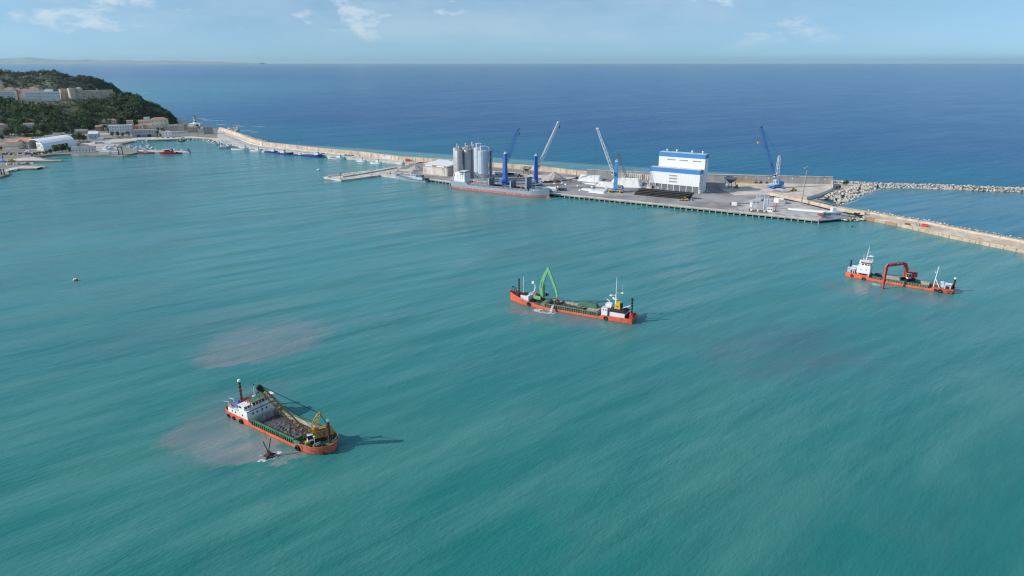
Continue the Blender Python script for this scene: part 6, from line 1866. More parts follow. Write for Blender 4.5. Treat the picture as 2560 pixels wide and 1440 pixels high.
MB().path([(-8, -1.2, 0.6), (0, -1.2, 0.6), (8, -1.2, 0.6)], 0.25, 6).path([(-8, 1.0, 1.2), (8, 1.0, 1.2)], 0.2, 6).build('manifold', M_RUST, pm)
hy = thing('fire_monitor', 'bright red fire monitor column near the control hut', 'hydrant', W(1942, 529, DK))
MB().lathe([(1.2, 0), (1.2, 0.2), (0.3, 0.3), (0.3, 3.0), (0.8, 3.1), (0.8, 3.3), (0.25, 3.4), (0.25, 6.4), (0.7, 6.5), (0.7, 6.8)], 10).build('column', M_REDP, hy)
MB().tube((0, 0, 6.6), (1.6, -0.6, 7.2), 0.22, 6).build('nozzle', M_REDP, hy)
wb_ = thing('upturned_slab', 'large white flat slab lying on the apron below the lamp mast', 'slab', W(2027, 527, DK), QA + 0.07)
MB().prism([(-16, -3.0), (14, -4.2), (16, -1.0), (14.5, 2.4), (-13, 3.2), (-17, 0.6)], 0.02, 0.9, top=[(-15, -2.4), (13.4, -3.6), (15, -1.0), (13.6, 1.8), (-12.4, 2.6), (-16, 0.5)]).build('slab_body', M_TARP, wb_, fixn=True)
ob = thing('quay_office', 'white flat-roofed office with a roof cabin at the quay corner', 'building', W(2083, 541, DK), QA + 0.62)
MB().box(-7, 7, -2.4, 2.4, 0, 3.6).build('wall', M_LBLUE, ob)
MB().box(-7.4, 7.4, -2.8, 2.8, 3.6, 3.9).build('roof', M_SHIPWHITE, ob)
MB().box(-1.2, 2.2, -1.6, 1.6, 3.9, 7.0).build('roof_cabin', M_SHIPWHITE, ob)
windows(ob, M_GLASS, 'y', -2.4, (-5, -3, 3, 5), 1.4, 2.6, 1.0)
wn = thing('hose_reel', 'large grey hose reel with a bright red drum at the quay corner', 'reel', W(2064, 545.5, DK), QA)
MB().torus((0, -1.2, 2.4), (0, 1, 0), 2.0, 0.35, 18, 6).torus((0, 1.2, 2.4), (0, 1, 0), 2.0, 0.35, 18, 6).build('rim', M_HATCH, wn)
MB().tube((0, -1.2, 2.4), (0, 1.2, 2.4), 1.3, 14).build('drum', M_BROWN, wn)
MB().box(-2, 2, -1.6, 1.6, 0, 0.5).build('base', M_HATCH, wn)
rd = thing('red_winch', 'bright red winch beside the grey hose reel', 'winch', W(2053, 541, DK), QA)
MB().prism([(-1.2, -0.8), (1.2, -0.8), (1.2, 0.8), (-1.2, 0.8)], 0, 2.6, top=[(-0.5, -0.5), (0.5, -0.5), (0.5, 0.5), (-0.5, 0.5)]).build('stand', M_REDP, rd)
MB().tube((-1.8, 0, 1.4), (1.8, 0, 2.2), 0.5, 10).build('barrel', M_BROWN, rd)
pb = thing('pipe_bundle', 'rusty red machine with hoses lying on the old mole', 'machine', W(2314, 567, DK), -0.75)
MB().box(-1.6, 2.0, -1.2, 1.2, 0.2, 1.9).build('engine', M_EXRED, pb)
MB().torus((3.4, 0.2, 0.9), (0.3, 1, 0.2), 0.8, 0.12, 12, 5).path([(-5, -0.6, 0.9), (-4, 0, 1.6), (-3, -0.4, 0.8), (-1.6, 0, 1.2)], 0.12, 5).build('hose', M_BLACK, pb)
MB().box(-5.6, -3.0, -0.8, 0.8, 0.0, 0.3).box(-5.4, -5.2, -0.7, 0.7, 0.3, 2.0).box(-3.6, -3.4, -0.7, 0.7, 0.3, 2.0).build('frame', M_STEEL, pb)
rs = thing('fender_board', 'dark rusty steel fender board on the harbour face of the old mole', 'fender', W(2271.5, 566, 0.9), math.atan2(-0.5, 0.9))
MB().box(-1.9, 1.9, -1.9, -1.3, -1.2, 2.6).build('board', M_BROWN, rs)
MB().box(-1.7, -1.5, -2.0, -1.9, -1.0, 2.5).box(1.5, 1.7, -2.0, -1.9, -1.0, 2.5).build('batten', M_RUST, rs)
ch_ = thing('deck_chute', 'dark hose trench running across the apron to the kiosk', 'trench', W(1868, 509, DK), QA + 0.75)
MB().box(-13, 13, -0.5, 0.5, 0.011, 0.5).box(-16, -13, -0.9, 0.9, 0.011, 1.2).build('cover', M_HATCH, ch_)
fe = thing('mesh_fence', 'grey mesh fence dividing the apron from the tan parapet', 'fence')
ff = WP([(1925, 495), (1965, 503), (2010, 514), (2060, 526), (2120, 540)], DK)
for a, b in zip(ff, ff[1:]):
    k = max(2, int((b - a).length / 4))
    for i in range(k):
        p, q = a.lerp(b, i / k), a.lerp(b, (i + 1) / k)
        MB().tube(p, p + Vector((0, 0, 2.2)), 0.07, 4).tube(p + Vector((0, 0, 2.2)), q + Vector((0, 0, 2.2)), 0.04, 3).tube(p + Vector((0, 0, 1.1)), q + Vector((0, 0, 1.1)), 0.04, 3).tube(p, q + Vector((0, 0, 2.2)), 0.03, 3).build('panel', M_STEEL, fe)
# shrubs by the breakwater root are built with the trees

# ------------------------------------------------------------------ trees and woods
def leaf_mat(name, dark, pale_green, sc=0.09):
    m = bpy.data.materials.new(name)
    m.use_nodes = True
    k = NT(m.node_tree)
    pos = k.n('ShaderNodeNewGeometry').outputs['Position']
    f = k.m('ADD', k.m('MULTIPLY', k.noise(pos, sc, 3.0, 0.6), 0.65), k.m('MULTIPLY', k.noise(pos, sc * 8, 2.0, 0.6), 0.35))
    c = k.mix(k.ramp(f, 0.36, 0.66), dark, pale_green)  # random mix of a dark and a paler leaf green
    b = k.n('ShaderNodeBsdfPrincipled', {'Base Color': c, 'Roughness': 0.75, 'Specular IOR Level': 0.2})
    tr = k.n('ShaderNodeBsdfTranslucent', {'Color': c})
    mx = k.n('ShaderNodeMixShader', {0: 0.22, 1: b.outputs[0], 2: tr.outputs[0]})
    k.t.links.new(mx.outputs[0], k.n('ShaderNodeOutputMaterial').inputs[0])
    MATS[name] = m
    return m


M_LEAF = leaf_mat('evergreen_leaves', (0.026, 0.056, 0.034), (0.155, 0.225, 0.098), 0.06)
M_LEAF2 = leaf_mat('pine_leaves', (0.035, 0.065, 0.018), (0.125, 0.175, 0.045), 0.12)
M_LEAFF = leaf_mat('far_scrub_leaves', (0.045, 0.068, 0.050), (0.140, 0.160, 0.095), 0.02)
M_TRUNK = mat('bark', (0.085, 0.06, 0.042), 0.9, var=0.3, scale=1.0)


def leaves(mb, c, rx, rz_, n, size, rnd_, lobes=5):
    """leaf faces gathered in lobes inside one crown"""
    L_ = [Vector((rnd_.gauss(0, 0.42) * rx, rnd_.gauss(0, 0.42) * rx, rnd_.uniform(-0.55, 0.75) * rz_)) for _ in range(lobes)]
    for i in range(n):
        q = L_[i % lobes]
        d_ = Vector((rnd_.gauss(0, 1), rnd_.gauss(0, 1), rnd_.gauss(0, 1) + 0.25)).normalized()
        p = Vector(c) + q + Vector((d_.x * rx * 0.55, d_.y * rx * 0.55, d_.z * rz_ * 0.5)) * rnd_.uniform(0.55, 1.05)
        nrm = (d_ + Vector((rnd_.uniform(-0.7, 0.7), rnd_.uniform(-0.7, 0.7), rnd_.uniform(-0.4, 0.7)))).normalized()
        u_ = nrm.cross(Vector((0, 0, 1)) if abs(nrm.z) < 0.9 else Vector((1, 0, 0))).normalized()
        w_ = nrm.cross(u_)
        s = size * rnd_.uniform(0.6, 1.3)
        mb.add([p - u_ * s * 0.5 - w_ * s * 0.3, p + u_ * s * 0.15 - w_ * s * 0.5, p + u_ * s * 0.5 + w_ * s * 0.25, p - u_ * s * 0.2 + w_ * s * 0.5], [(0, 1, 2, 3)])


TREES = []
for v_ in range(4):
    rr = random.Random(40 + v_)
    mb = MB()
    umb = v_ == 3                                    # umbrella pine: flat crown on a bare trunk
    leaves(mb, (0, 0, 5.2 if not umb else 6.6), 4.0 if not umb else 5.0, 4.2 if not umb else 1.8, 420, 1.0, rr, 9)
    cm_ = mb.mesh('crown')
    cm_.materials.append(M_LEAF2 if v_ in (1, 3) else M_LEAF)
    tm = MB().tube((0, 0, -0.6), (0.2, 0.1, 3.2), 0.32, 7, 0.22)
    for i in range(4):
        a_ = i * 1.6 + v_
        tm.tube((0.2, 0.1, 2.8), (2.0 * math.cos(a_), 2.0 * math.sin(a_), 5.6), 0.16, 5, 0.06)
    tm = tm.mesh('trunk')
    tm.materials.append(M_TRUNK)
    TREES.append((cm_, tm))


def tree(label, p, s, kind, rnd_, group=None, name='tree'):
    t = thing(name, label, 'tree', p, rnd_.uniform(0, 6.28), group)
    for nm, me in (('crown', TREES[kind][0]), ('trunk', TREES[kind][1])):
        o = bpy.data.objects.new(nm, me)
        o.parent = t
        col.objects.link(o)
    t.scale = (s * rnd_.uniform(0.9, 1.15), s * rnd_.uniform(0.9, 1.15), s * rnd_.uniform(0.85, 1.15))
    return t


def on_hill(prof, i, r):
    """a point of the hill's surface: column i and row r as fractions"""
    a_ = min(len(prof) - 2, int(i))
    f = i - a_
    b_ = min(len(prof[0]) - 2, int(r))
    g_ = r - b_
    p = Vector(prof[a_][b_]).lerp(Vector(prof[a_ + 1][b_]), f)
    q = Vector(prof[a_][b_ + 1]).lerp(Vector(prof[a_ + 1][b_ + 1]), f)
    return p.lerp(q, g_)


rr = random.Random(77)
wood = MB()
for k in range(2600):                                 # the wood on the near headland, one mass
    i, r = rr.uniform(22, len(HILL1) - 2), 16.5 * rr.random() ** 0.9
    p = on_hill(HILL1, i, r)
    pxx = 1280 + F * p.x / (p.y * CP + (H - p.z) * SP)
    if (r > 11.2 and 40 < pxx < 182) or (r > 13.4 and pxx < 285):                   # retaining wall and houses stand here
        continue
    if vnoise(p.x / 40, p.y / 40) < 0.16:
        continue
    s = rr.uniform(2.0, 6.0) * (1.0 if pxx < 360 else 0.6)
    leaves(wood, (p.x, p.y, p.z + s * 0.6), s, s * 1.2, 32, s * 0.46, rr, 4)
setp(wood.build('hill_wood', M_LEAF), 'dense dark green wood covering the slope below the castle', 'wood', kind='stuff')
wood = MB()
for k in range(3000):
    i, r = rr.uniform(14, len(HILL2) - 1.5), rr.uniform(2, 18.5)
    p = on_hill(HILL2, i, r)
    if vnoise(p.x / 90, p.y / 90) < 0.15:
        continue
    s = rr.uniform(3.5, 8.5) * (1.25 if r > 14 and vnoise(p.x / 60, 5) > 0.6 else 1.0)
    leaves(wood, (p.x, p.y, p.z + s * 0.35), s, s * 0.9, 16, s * 0.55, rr, 3)
setp(wood.build('far_scrub', M_LEAFF), 'low green scrub covering the farther headland', 'scrub', kind='stuff')

TREE_SPOTS = [(25, 341, 1.7, 0), (34, 338, 1.9, 2), (43, 341, 2.0, 0), (52, 343, 1.8, 2), (60, 341, 1.5, 0), (96, 330, 1.4, 2), (108, 331, 1.2, 0), (120, 329, 1.5, 1), (238, 322, 1.5, 2), (230, 324, 1.1, 0), (246, 321, 1.2, 0),
              (155, 341, 1.25, 1), (172, 341, 1.0, 0), (186, 338, 1.1, 2), (163, 345, 0.8, 1), (10, 351, 1.1, 2), (330, 330, 1.0, 0), (310, 334, 0.9, 1), (268, 331, 1.3, 0), (276, 333, 1.1, 2), (290, 332, 0.9, 0), (398, 331, 1.0, 2), (410, 333, 0.9, 0),
              (498, 325, 1.1, 0), (505, 327, 1.0, 2), (398, 341, 0.8, 0), (405, 342, 0.7, 2), (285, 341, 0.9, 2), (452, 325, 1.0, 0), (300, 341, 0.8, 1), (312, 342, 0.8, 2), (325, 341, 0.8, 0), (8, 378, 0.7, 0), (14, 372, 0.6, 2), (200, 334, 1.1, 0), (212, 332, 1.0, 2)]
for px, py, s, kd in TREE_SPOTS:
    tree({0: 'dark green round tree', 1: 'light green leafy tree', 2: 'dark green spreading tree'}[kd] + ' standing among the harbour houses', W(px, py, 2.0), s, kd, rr, 'trees among the harbour houses')
rt = random.Random(55)
for k in range(46):
    px, py = rt.uniform(-60, 236), rt.uniform(325, 347)
    if py > 345 - px * 0.06:
        continue
    kd = rt.choice((0, 0, 1, 2, 2))
    tree({0: 'round dark tree', 1: 'pale green tree', 2: 'wide dark tree'}[kd] + ' at the foot of the wood above the town road', W(px, py, 2.2), rt.uniform(0.8, 1.5), kd, rt, 'trees at the foot of the wood')
for px, py, s in ((78, 352, 1.15), (88, 351, 1.3), (98, 350.5, 1.25), (107, 350, 1.1), (118, 346, 1.2), (128, 345, 1.15)):
    tree('flat crowned umbrella pine behind the curved boat hall', W(px, py, 2.0), s, 3, rr, 'umbrella pines behind the boat hall')
for px, py, s in ((192, 353, 1.3), (203, 353, 1.35), (214, 353, 1.2)):
    tree('bright green bushy tree beside the yard, right of the boat hall', W(px, py, 2.0), s, 1, rr, 'bushy trees beside the boat hall')
for px, py, s in ((142, 381, 0.9), (150, 380, 1.05), (161, 380, 1.2), (170, 379.5, 1.1), (178, 381, 0.9), (132, 383, 0.7)):
    tree('feathery grey green shrub on the shore before the boat hall', W(px, py, 1.8), s, 2, rr, 'shrubs on the shore before the boat hall', 'shrub')
for k in range(7):
    px, py = 84 + k * 7.4, 392.5 - k * 1.25
    tree('low green hedge bush along the curved shore path', W(px, py, 1.8), 0.55, 0, rr, 'hedge bushes along the shore path', 'bush')
for px, py, s in ((2114, 463.5, 0.55), (2120, 464, 0.62), (2096, 474, 0.4), (2102, 472, 0.4)):
    tree('low dry bush at the root of the rock breakwater', W(px, py, 1.6), s, 2, rr, 'bushes at the breakwater root', 'bush')
for px, py, s in ((2150, 541, 0.35), (2140, 542.5, 0.4), (2128, 544, 0.35)):
    tree('low dark bush between quay office and old mole', W(px, py, 1.8), s, 0, rr, 'bushes by the quay office', 'bush')

# ------------------------------------------------------------------ town
M_PLASTER = mat('white_plaster', (0.80, 0.79, 0.76), 0.9, var=0.07, scale=0.15)
M_CREAM = mat('cream_plaster', (0.72, 0.65, 0.53), 0.9, var=0.1, scale=0.15)
M_BEIGE = mat('beige_plaster', (0.56, 0.50, 0.42), 0.9, var=0.12, scale=0.15)
M_GREYP = mat('grey_plaster', (0.42, 0.40, 0.38), 0.9, var=0.12, scale=0.15)
M_OCHRE = mat('ochre_plaster', (0.58, 0.45, 0.22), 0.9, var=0.1, scale=0.15)
M_TILE = mat('terracotta_tiles', (0.40, 0.24, 0.175), 0.9, var=0.25, scale=0.35)
M_CASTLE = mat('castle_stone', (0.68, 0.57, 0.43), 0.95, var=0.14, scale=0.12, grime=((0.30, 0.25, 0.19), 0.52, 0.5))
M_WINDOW = mat('dark_window', (0.055, 0.06, 0.07), 0.3, var=0.2)
M_STONEWALL = mat('rubble_wall', (0.27, 0.235, 0.20), 0.95, var=0.25, scale=0.12)
M_SALMON = mat('salmon_roof', (0.55, 0.27, 0.20), 0.85, var=0.12, scale=0.15)


def house(label, p, rz, w_, d_, h, mw, roof='flat', mr=None, floors=2, cols=4, side=2, name='house', group=None, cat='house', skip=()):
    """local -y is the front, its middle at p; windows on the front and on both sides"""
    t = thing(name, label, cat, p, rz, group)
    MB().box(-w_ / 2, w_ / 2, 0, d_, -2.0, h).build('wall', mw, t)
    mr = mr or M_TILE
    if roof == 'flat':
        MB().box(-w_ / 2 - 0.15, w_ / 2 + 0.15, -0.15, 0.15, h, h + 0.7).box(-w_ / 2 - 0.15, w_ / 2 + 0.15, d_ - 0.15, d_ + 0.15, h, h + 0.7).box(-w_ / 2 - 0.15, -w_ / 2 + 0.15, 0.15, d_ - 0.15, h, h + 0.7).box(w_ / 2 - 0.15, w_ / 2 + 0.15, 0.15, d_ - 0.15, h, h + 0.7).box(-w_ / 2 + 0.15, w_ / 2 - 0.15, 0.15, d_ - 0.15, h, h + 0.1).build('roof', mr if mr is not M_TILE else mw, t)
    elif roof == 'hip':
        e, rh = 0.6, min(w_, d_) * 0.24
        k = min(w_, d_) / 2
        MB().add([(-w_ / 2 - e, -e, h), (w_ / 2 + e, -e, h), (w_ / 2 + e, d_ + e, h), (-w_ / 2 - e, d_ + e, h), (-w_ / 2 + k * 0.95, d_ / 2 if d_ <= w_ else k * 0.95, h + rh), (w_ / 2 - k * 0.95, d_ / 2 if d_ <= w_ else d_ - k * 0.95, h + rh)], [(0, 1, 5, 4), (1, 2, 5), (2, 3, 4, 5), (3, 0, 4), (3, 2, 1, 0)]).build('roof', mr, t)
    else:
        e, rh = 0.5, d_ * 0.22
        MB().add([(-w_ / 2 - e, -e, h), (w_ / 2 + e, -e, h), (w_ / 2 + e, d_ + e, h), (-w_ / 2 - e, d_ + e, h), (-w_ / 2 - e, d_ / 2, h + rh), (w_ / 2 + e, d_ / 2, h + rh)], [(0, 1, 5, 4), (2, 3, 4, 5), (1, 2, 5), (3, 0, 4), (3, 2, 1, 0)]).build('roof', mr, t)
    fh = h / max(1, floors)
    for f in range(floors):
        z0 = f * fh + fh * 0.34
        for c in range(cols):
            if (f, c) in skip:
                continue
            x = -w_ / 2 + w_ * (c + 0.5) / cols
            piece('window', t, M_WINDOW, x - 0.55, x + 0.55, -0.07, 0.05, z0, z0 + min(1.7, fh * 0.5))
        for c in range(side):
            y = d_ * (c + 0.5) / side
            for s in (-1, 1):
                piece('window', t, M_WINDOW, min(s * w_ / 2 - s * 0.05, s * w_ / 2 + s * 0.07), max(s * w_ / 2 - s * 0.05, s * w_ / 2 + s * 0.07), y - 0.55, y + 0.55, z0, z0 + min(1.7, fh * 0.5))
    return t


def crest(px, dy):
    """place on the plateau of the near headland, dy metres behind its edge"""
    yc = W(px, lerp_tab(FRONT1, px), 1.0).y + lerp_tab(DEEP1, px)
    q = atY(px, lerp_tab(CREST1, px), yc)
    kx = q.x / q.y
    return Vector((kx * (yc + dy), yc + dy, q.z))


def pxw(px0, px1, p):
    """metres that a width in photograph pixels spans at the place p"""
    t = p.y * CP + (H - p.z) * SP
    return (px1 - px0) * t / F


def hillhouse(label, px0, px1, ytop, dy, mw, roof='flat', floors=3, cols=5, rz=0.35, d_=12, mr=None, **kw):
    p = crest((px0 + px1) / 2, dy)
    h = atY((px0 + px1) / 2, ytop, p.y).z - p.z
    return house(label, p, rz, pxw(px0, px1, p) * 0.98, d_, max(4, h), mw, roof, mr, floors, cols, name=kw.pop('name', 'house'), group='houses of the town on the headland', **kw)


hillhouse('white apartment block with balconies at the edge of the hill town', 2, 42, 229, 6, M_PLASTER, 'flat', 4, 8, name='apartment_block', cat='building')
hillhouse('tall plain white building on the rubble wall, left of the larger block', 73, 107, 231, 4, M_PLASTER, 'flat', 3, 6, name='apartment_block', cat='building')
hillhouse('large white block with paired windows beside the castle', 108, 151, 230, 4, M_PLASTER, 'flat', 3, 7, name='apartment_block', cat='building')
hillhouse('white house with terracotta gable roof behind the plain white building', 66, 98, 226, 30, M_PLASTER, 'gable', 2, 5)
hillhouse('white house with low terracotta roof left of the plain white building', 56, 73, 234, 16, M_PLASTER, 'hip', 2, 3)
hillhouse('pink house roofed in terracotta in the middle of the hill town', 50, 68, 228, 40, M_SALMON, 'gable', 2, 3)
hillhouse('cream house with hipped tiles above the apartment block', 22, 44, 222, 36, M_CREAM, 'hip', 2, 4)
hillhouse('yellow stone tower house with overhanging tiled roof', 2, 17, 214, 40, M_OCHRE, 'hip', 3, 2)
hillhouse('cream house with flat top squeezed behind the apartment block', 14, 32, 226, 24, M_CREAM, 'flat', 2, 3)
hillhouse('small red roofed house at the back of the hill town', 36, 56, 224, 60, M_BEIGE, 'gable', 1, 3)
hillhouse('pale house on the highest street of the hill town', -2, 13, 202, 90, M_LBLUE, 'flat', 3, 4)
hillhouse('terracotta roofed house behind the large white block', 102, 124, 229, 36, M_BEIGE, 'gable', 1, 4)
hillhouse('white roof pavilion rising behind the large white block', 122, 138, 225, 14, M_PLASTER, 'flat', 2, 3)
for k in range(8):
    hillhouse('low tiled house at the far left of the hill town', -130 + k * 17, -116 + k * 17, 232 - 4 * (k % 3), 8 + 22 * (k % 3), (M_PLASTER, M_CREAM, M_BEIGE)[k % 3], ('hip', 'flat', 'gable')[k % 3], 2, 3)
rh_ = random.Random(21)
for k in range(15):
    px = rh_.uniform(-6, 98)
    dy = rh_.uniform(28, 120)
    w0 = rh_.uniform(9, 16)
    mm_ = rh_.choice((M_PLASTER, M_CREAM, M_PLASTER, M_BEIGE))
    rf_ = rh_.choice(('hip', 'gable', 'gable', 'flat'))
    hillhouse({M_PLASTER: 'white', M_CREAM: 'cream', M_BEIGE: 'beige'}[mm_] + {'hip': ' hip-roofed', 'gable': ' gabled', 'flat': ' flat-topped'}[rf_] + ' house packed into the back rows of the hill town', px, px + w0, rh_.uniform(219, 229), dy, mm_, rf_, 2, 3, rz=rh_.uniform(0.2, 0.5), d_=10)
# rubble retaining wall under the white blocks
rw = MB()
wall_strip(rw, [crest(px, -7) + Vector((0, 0, -0.0)) for px in (44, 60, 75, 100, 130, 150, 172)], 34, 14.6, 4)
setp(rw.build('retaining_wall', M_STONEWALL, fixn=True), 'dark rubble retaining wall holding up the white blocks of the hill town', 'wall')
# castle: two round towers joined by a curtain wall, long wall behind
ca = crest(176, 12)
ct = thing('castle', 'sand coloured stone castle with round towers above the wood', 'castle', ca, 0.30)
hc_ = atY(176, 221, ca.y).z - ca.z
k_ = pxw(0, 1, ca)
for x, y, r, h in ((-11.5 * k_, 5, 5.6, hc_ - 1), (11 * k_, -1, 7.0, hc_ + 0.5)):
    MB().lathe([(r * 1.16, -8), (r, h * 0.45), (r, h - 1.4), (r * 1.08, h - 1.2), (r * 1.08, h)], 20, (x, y, 0)).build('round_tower', M_CASTLE, ct, smooth=True)
MB().box(-11 * k_, 11 * k_, 2.5, 12, -8, hc_ - 1.2).build('curtain_wall', M_CASTLE, ct)
MB().box(11 * k_, 30 * k_, 1.5, 16, -8, hc_ - 0.5).build('keep', M_CASTLE, ct)
MB().prism([(30 * k_, 4), (92 * k_, 30), (92 * k_, 38), (30 * k_, 14)], -8, hc_ - 4.6).build('long_wall', M_CASTLE, ct, fixn=True)
MB().lathe([(3.6, -8), (3.2, 0), (3.2, hc_ - 9)], 14, (95 * k_, 33, 0)).build('corner_turret', M_CASTLE, ct, smooth=True)
MB().box(20 * k_, 28 * k_, 6, 12, hc_ - 0.5, hc_ + 1.6).build('roof_block', M_PLASTER, ct)
MB().box(60 * k_, 62 * k_, 20, 22, hc_ - 6, hc_ - 1.4).build('chimney', M_CASTLE, ct)
rr = random.Random(9)
for i in range(7):
    f = (i + 0.5) / 7
    x, y = (30 + 60 * f) * k_, 3.6 + 26 * f
    for z in (hc_ * 0.25, hc_ * 0.5):
        if rr.random() < 0.8:
            o = piece('window', ct, M_WINDOW, x - 0.8, x + 0.8, y - 0.5, y + 0.6, z, z + 1.8, math.atan2(26, 62 * k_))
for x, z in ((13.5, 0.5), (16, 0.25), (18.5, 0.55), (22, 0.3), (25, 0.6), (-4, 0.55), (2, 0.6), (5, 0.3)):
    piece('window', ct, M_WINDOW, x * k_ - 0.6, x * k_ + 0.6, 1.42 if x > 11 else 2.42, 1.55 if x > 11 else 2.55, hc_ * z, hc_ * z + 1.5)
for px, dy, a_ in ((156, 3, 0.3), (161, 3, 0.4), (166, 4, 0.2)):
    q = crest(px, dy)
    car('small parked car on the terrace between the castle and the large white block', q, a_, M_SHIPWHITE if px != 161 else M_HATCH, group='cars on the castle terrace')
for px, py, dy, lab, m_ in ((55, 184, 430, 'pink villa alone on the crest of the farther headland', M_SALMON), (28, 189, 400, 'white villa below the crest of the farther headland', M_PLASTER)):
    yy = lerp_tab(FY2, px) + dy
    q = atY(px, py + 3.4, yy)
    house(lab, q, 0.3, 15, 12, 9, m_, 'hip', M_TILE, 2, 3, name='villa')


def lowhouse(label, px0, px1, ytop, ybase, mw, roof='flat', floors=2, cols=4, rz=0.35, d_=11, mr=None, z=1.8, **kw):
    p = W((px0 + px1) / 2, ybase, z)
    h = atY((px0 + px1) / 2, ytop, p.y).z - z
    if roof != 'flat':
        h *= 0.8
    return house(label, p, rz, pxw(px0, px1, p), d_, max(3, h), mw, roof, mr, floors, cols, group='houses along the harbour', **kw)


lowhouse('beige three-storey building with tiled roof behind the round trees', -16, 20, 306, 341, M_BEIGE, 'hip', 3, 6, name='apartment_block', cat='building', d_=14)
lowhouse('white villa with arched porch at the foot of the wood', 68, 90, 306, 328, M_PLASTER, 'gable', 2, 4, d_=10, name='villa', z=3.5)
lowhouse('long white garden wall house beside the white villa', 98, 119, 322, 328, M_PLASTER, 'flat', 1, 5, d_=4, z=3)
lowhouse('cream workshop under a long salmon coloured roof', 22, 50, 351, 373, M_CREAM, 'gable', 1, 6, mr=M_SALMON, d_=16, rz=0.15, name='workshop', cat='building')
lowhouse('beige workshop between salmon roof and boat hall', 50, 78, 350, 370, M_BEIGE, 'gable', 2, 4, mr=M_SALMON, d_=22, rz=0.15, name='workshop', cat='building')
lowhouse('low cream shed left of the salmon roofed workshop', -6, 20, 359, 373, M_CREAM, 'gable', 1, 4, d_=9, rz=0.15, name='shed', cat='shed')
lowhouse('low flat white shop row behind the boat hall roof', 116, 150, 338, 346, M_PLASTER, 'flat', 1, 6, d_=8, name='shop_row', cat='building')
lowhouse('white shop with stepped parapet right of the shop row', 142, 156, 334, 346, M_CREAM, 'flat', 1, 2, d_=8, name='shop', cat='building')
lowhouse('low white store beside the light green tree', 158, 186, 338, 345, M_PLASTER, 'flat', 1, 5, d_=7, name='store', cat='building')
lowhouse('pale blue sided shed with sloping white roof', 228, 249, 331, 348, M_LBLUE, 'gable', 1, 2, mr=M_CLAD, d_=16, name='shed', cat='shed')
lowhouse('long dark roofed barn behind the pale blue shed', 193, 222, 325, 336, M_GREYP, 'gable', 1, 5, mr=M_STONEWALL, d_=12, name='barn', cat='building')
lowhouse('cream villa with hipped orange tiles before the wood', 263, 294, 297, 315, M_CREAM, 'hip', 2, 4, z=5, name='villa')
lowhouse('grey terrace house at the foot of the orange tiled villa', 256, 298, 312, 322, M_GREYP, 'flat', 1, 5, z=3)
lowhouse('pink gabled house left of the long white building', 245, 262, 314, 328, M_SALMON, 'gable', 2, 2)
lowhouse('long white three-storey building with rows of windows', 282, 334, 314, 335, M_PLASTER, 'flat', 3, 9, name='apartment_block', cat='building', d_=13, rz=0.5)
lowhouse('ruined stone chapel front at the foot of the wood', 322, 336, 300, 313, M_BEIGE, 'gable', 1, 1, z=6, name='chapel', cat='building', d_=8)
lowhouse('cream house with brown gable and a white block on its roof', 353, 378, 299, 318, M_CREAM, 'gable', 2, 4, z=4)
lowhouse('tall white stair block behind the brown gabled house', 366, 378, 294, 312, M_PLASTER, 'flat', 2, 2, z=6)
lowhouse('beige house with big square windows under the brown gable', 363, 380, 309, 324, M_BEIGE, 'gable', 2, 2)
lowhouse('white small house between long building and brown gable', 345, 360, 312, 326, M_PLASTER, 'gable', 2, 2)
lowhouse('pink flat house behind the grey boat works', 335, 348, 315, 328, M_SALMON, 'flat', 1, 2)
lowhouse('large four-storey house with red hipped roof at the end of the wood', 384, 424, 293, 322, M_CREAM, 'hip', 3, 4, name='apartment_block', cat='building', d_=16, z=3, rz=0.4)
lowhouse('cream annex in front of the large red roofed house', 378, 410, 314, 325, M_CREAM, 'flat', 1, 4)
lowhouse('long grey boat works with blue doors on the harbour road', 338, 394, 325.5, 342.5, M_GREYP, 'flat', 2, 9, name='boat_works', cat='building', d_=16, skip={(0, c) for c in range(9)})
bwk = bpy.data.objects['boat_works']
for x, m_ in ((-9, M_SMALLBLUE), (-1, M_CLBLUE), (7, M_DARK)):
    piece('door', bwk, m_, x - 3, x + 3, -0.1, 0.1, 0.1, 4.2)
lowhouse('small white harbour office with two storeys and a flat canopy', 411, 432, 330, 343, M_PLASTER, 'flat', 2, 3, name='harbour_office', cat='building', d_=8)
lowhouse('long low white canopy hall behind the harbour office', 430, 463, 329, 335, M_PLASTER, 'flat', 1, 6, d_=6, name='canopy_hall', cat='building')
lowhouse('dark grey modern house near the end of the wood', 430, 450, 315, 328, M_GREYP, 'flat', 2, 3)
lowhouse('olive brown house next to the dark grey modern house', 450, 464, 314, 329, M_BEIGE, 'flat', 2, 2)
lowhouse('ochre house on the point below the lighthouse', 458, 472, 311, 324, M_OCHRE, 'flat', 2, 2)
lowhouse('beige customs house in front of the lighthouse', 474, 497, 318, 331, M_BEIGE, 'flat', 2, 4)
lowhouse('grey modern white-banded building where the mole begins', 514, 536, 318, 335, M_GREYP, 'flat', 3, 3, d_=10)
lowhouse('white terrace with steps beside the modern building', 505, 520, 320, 330, M_PLASTER, 'flat', 1, 2)
lowhouse('low white boathouse with a dark hipped roof by the shore', 187, 238, 366, 381, M_PLASTER, 'gable', 1, 7, mr=M_STONEWALL, d_=9, rz=0.25, name='boathouse', cat='building')
lowhouse('little kiosk with white walls at the yard corner', 250, 262, 345, 352, M_PLASTER, 'flat', 1, 2, d_=5, name='kiosk', cat='kiosk')
for k in range(6):
    lowhouse('plain house at the far left edge of the harbour town', -190 + 30 * k, -166 + 30 * k, 322 + 4 * (k % 2), 345, (M_PLASTER, M_CREAM, M_BEIGE)[k % 3], ('hip', 'gable', 'flat')[k % 3], 2, 4)
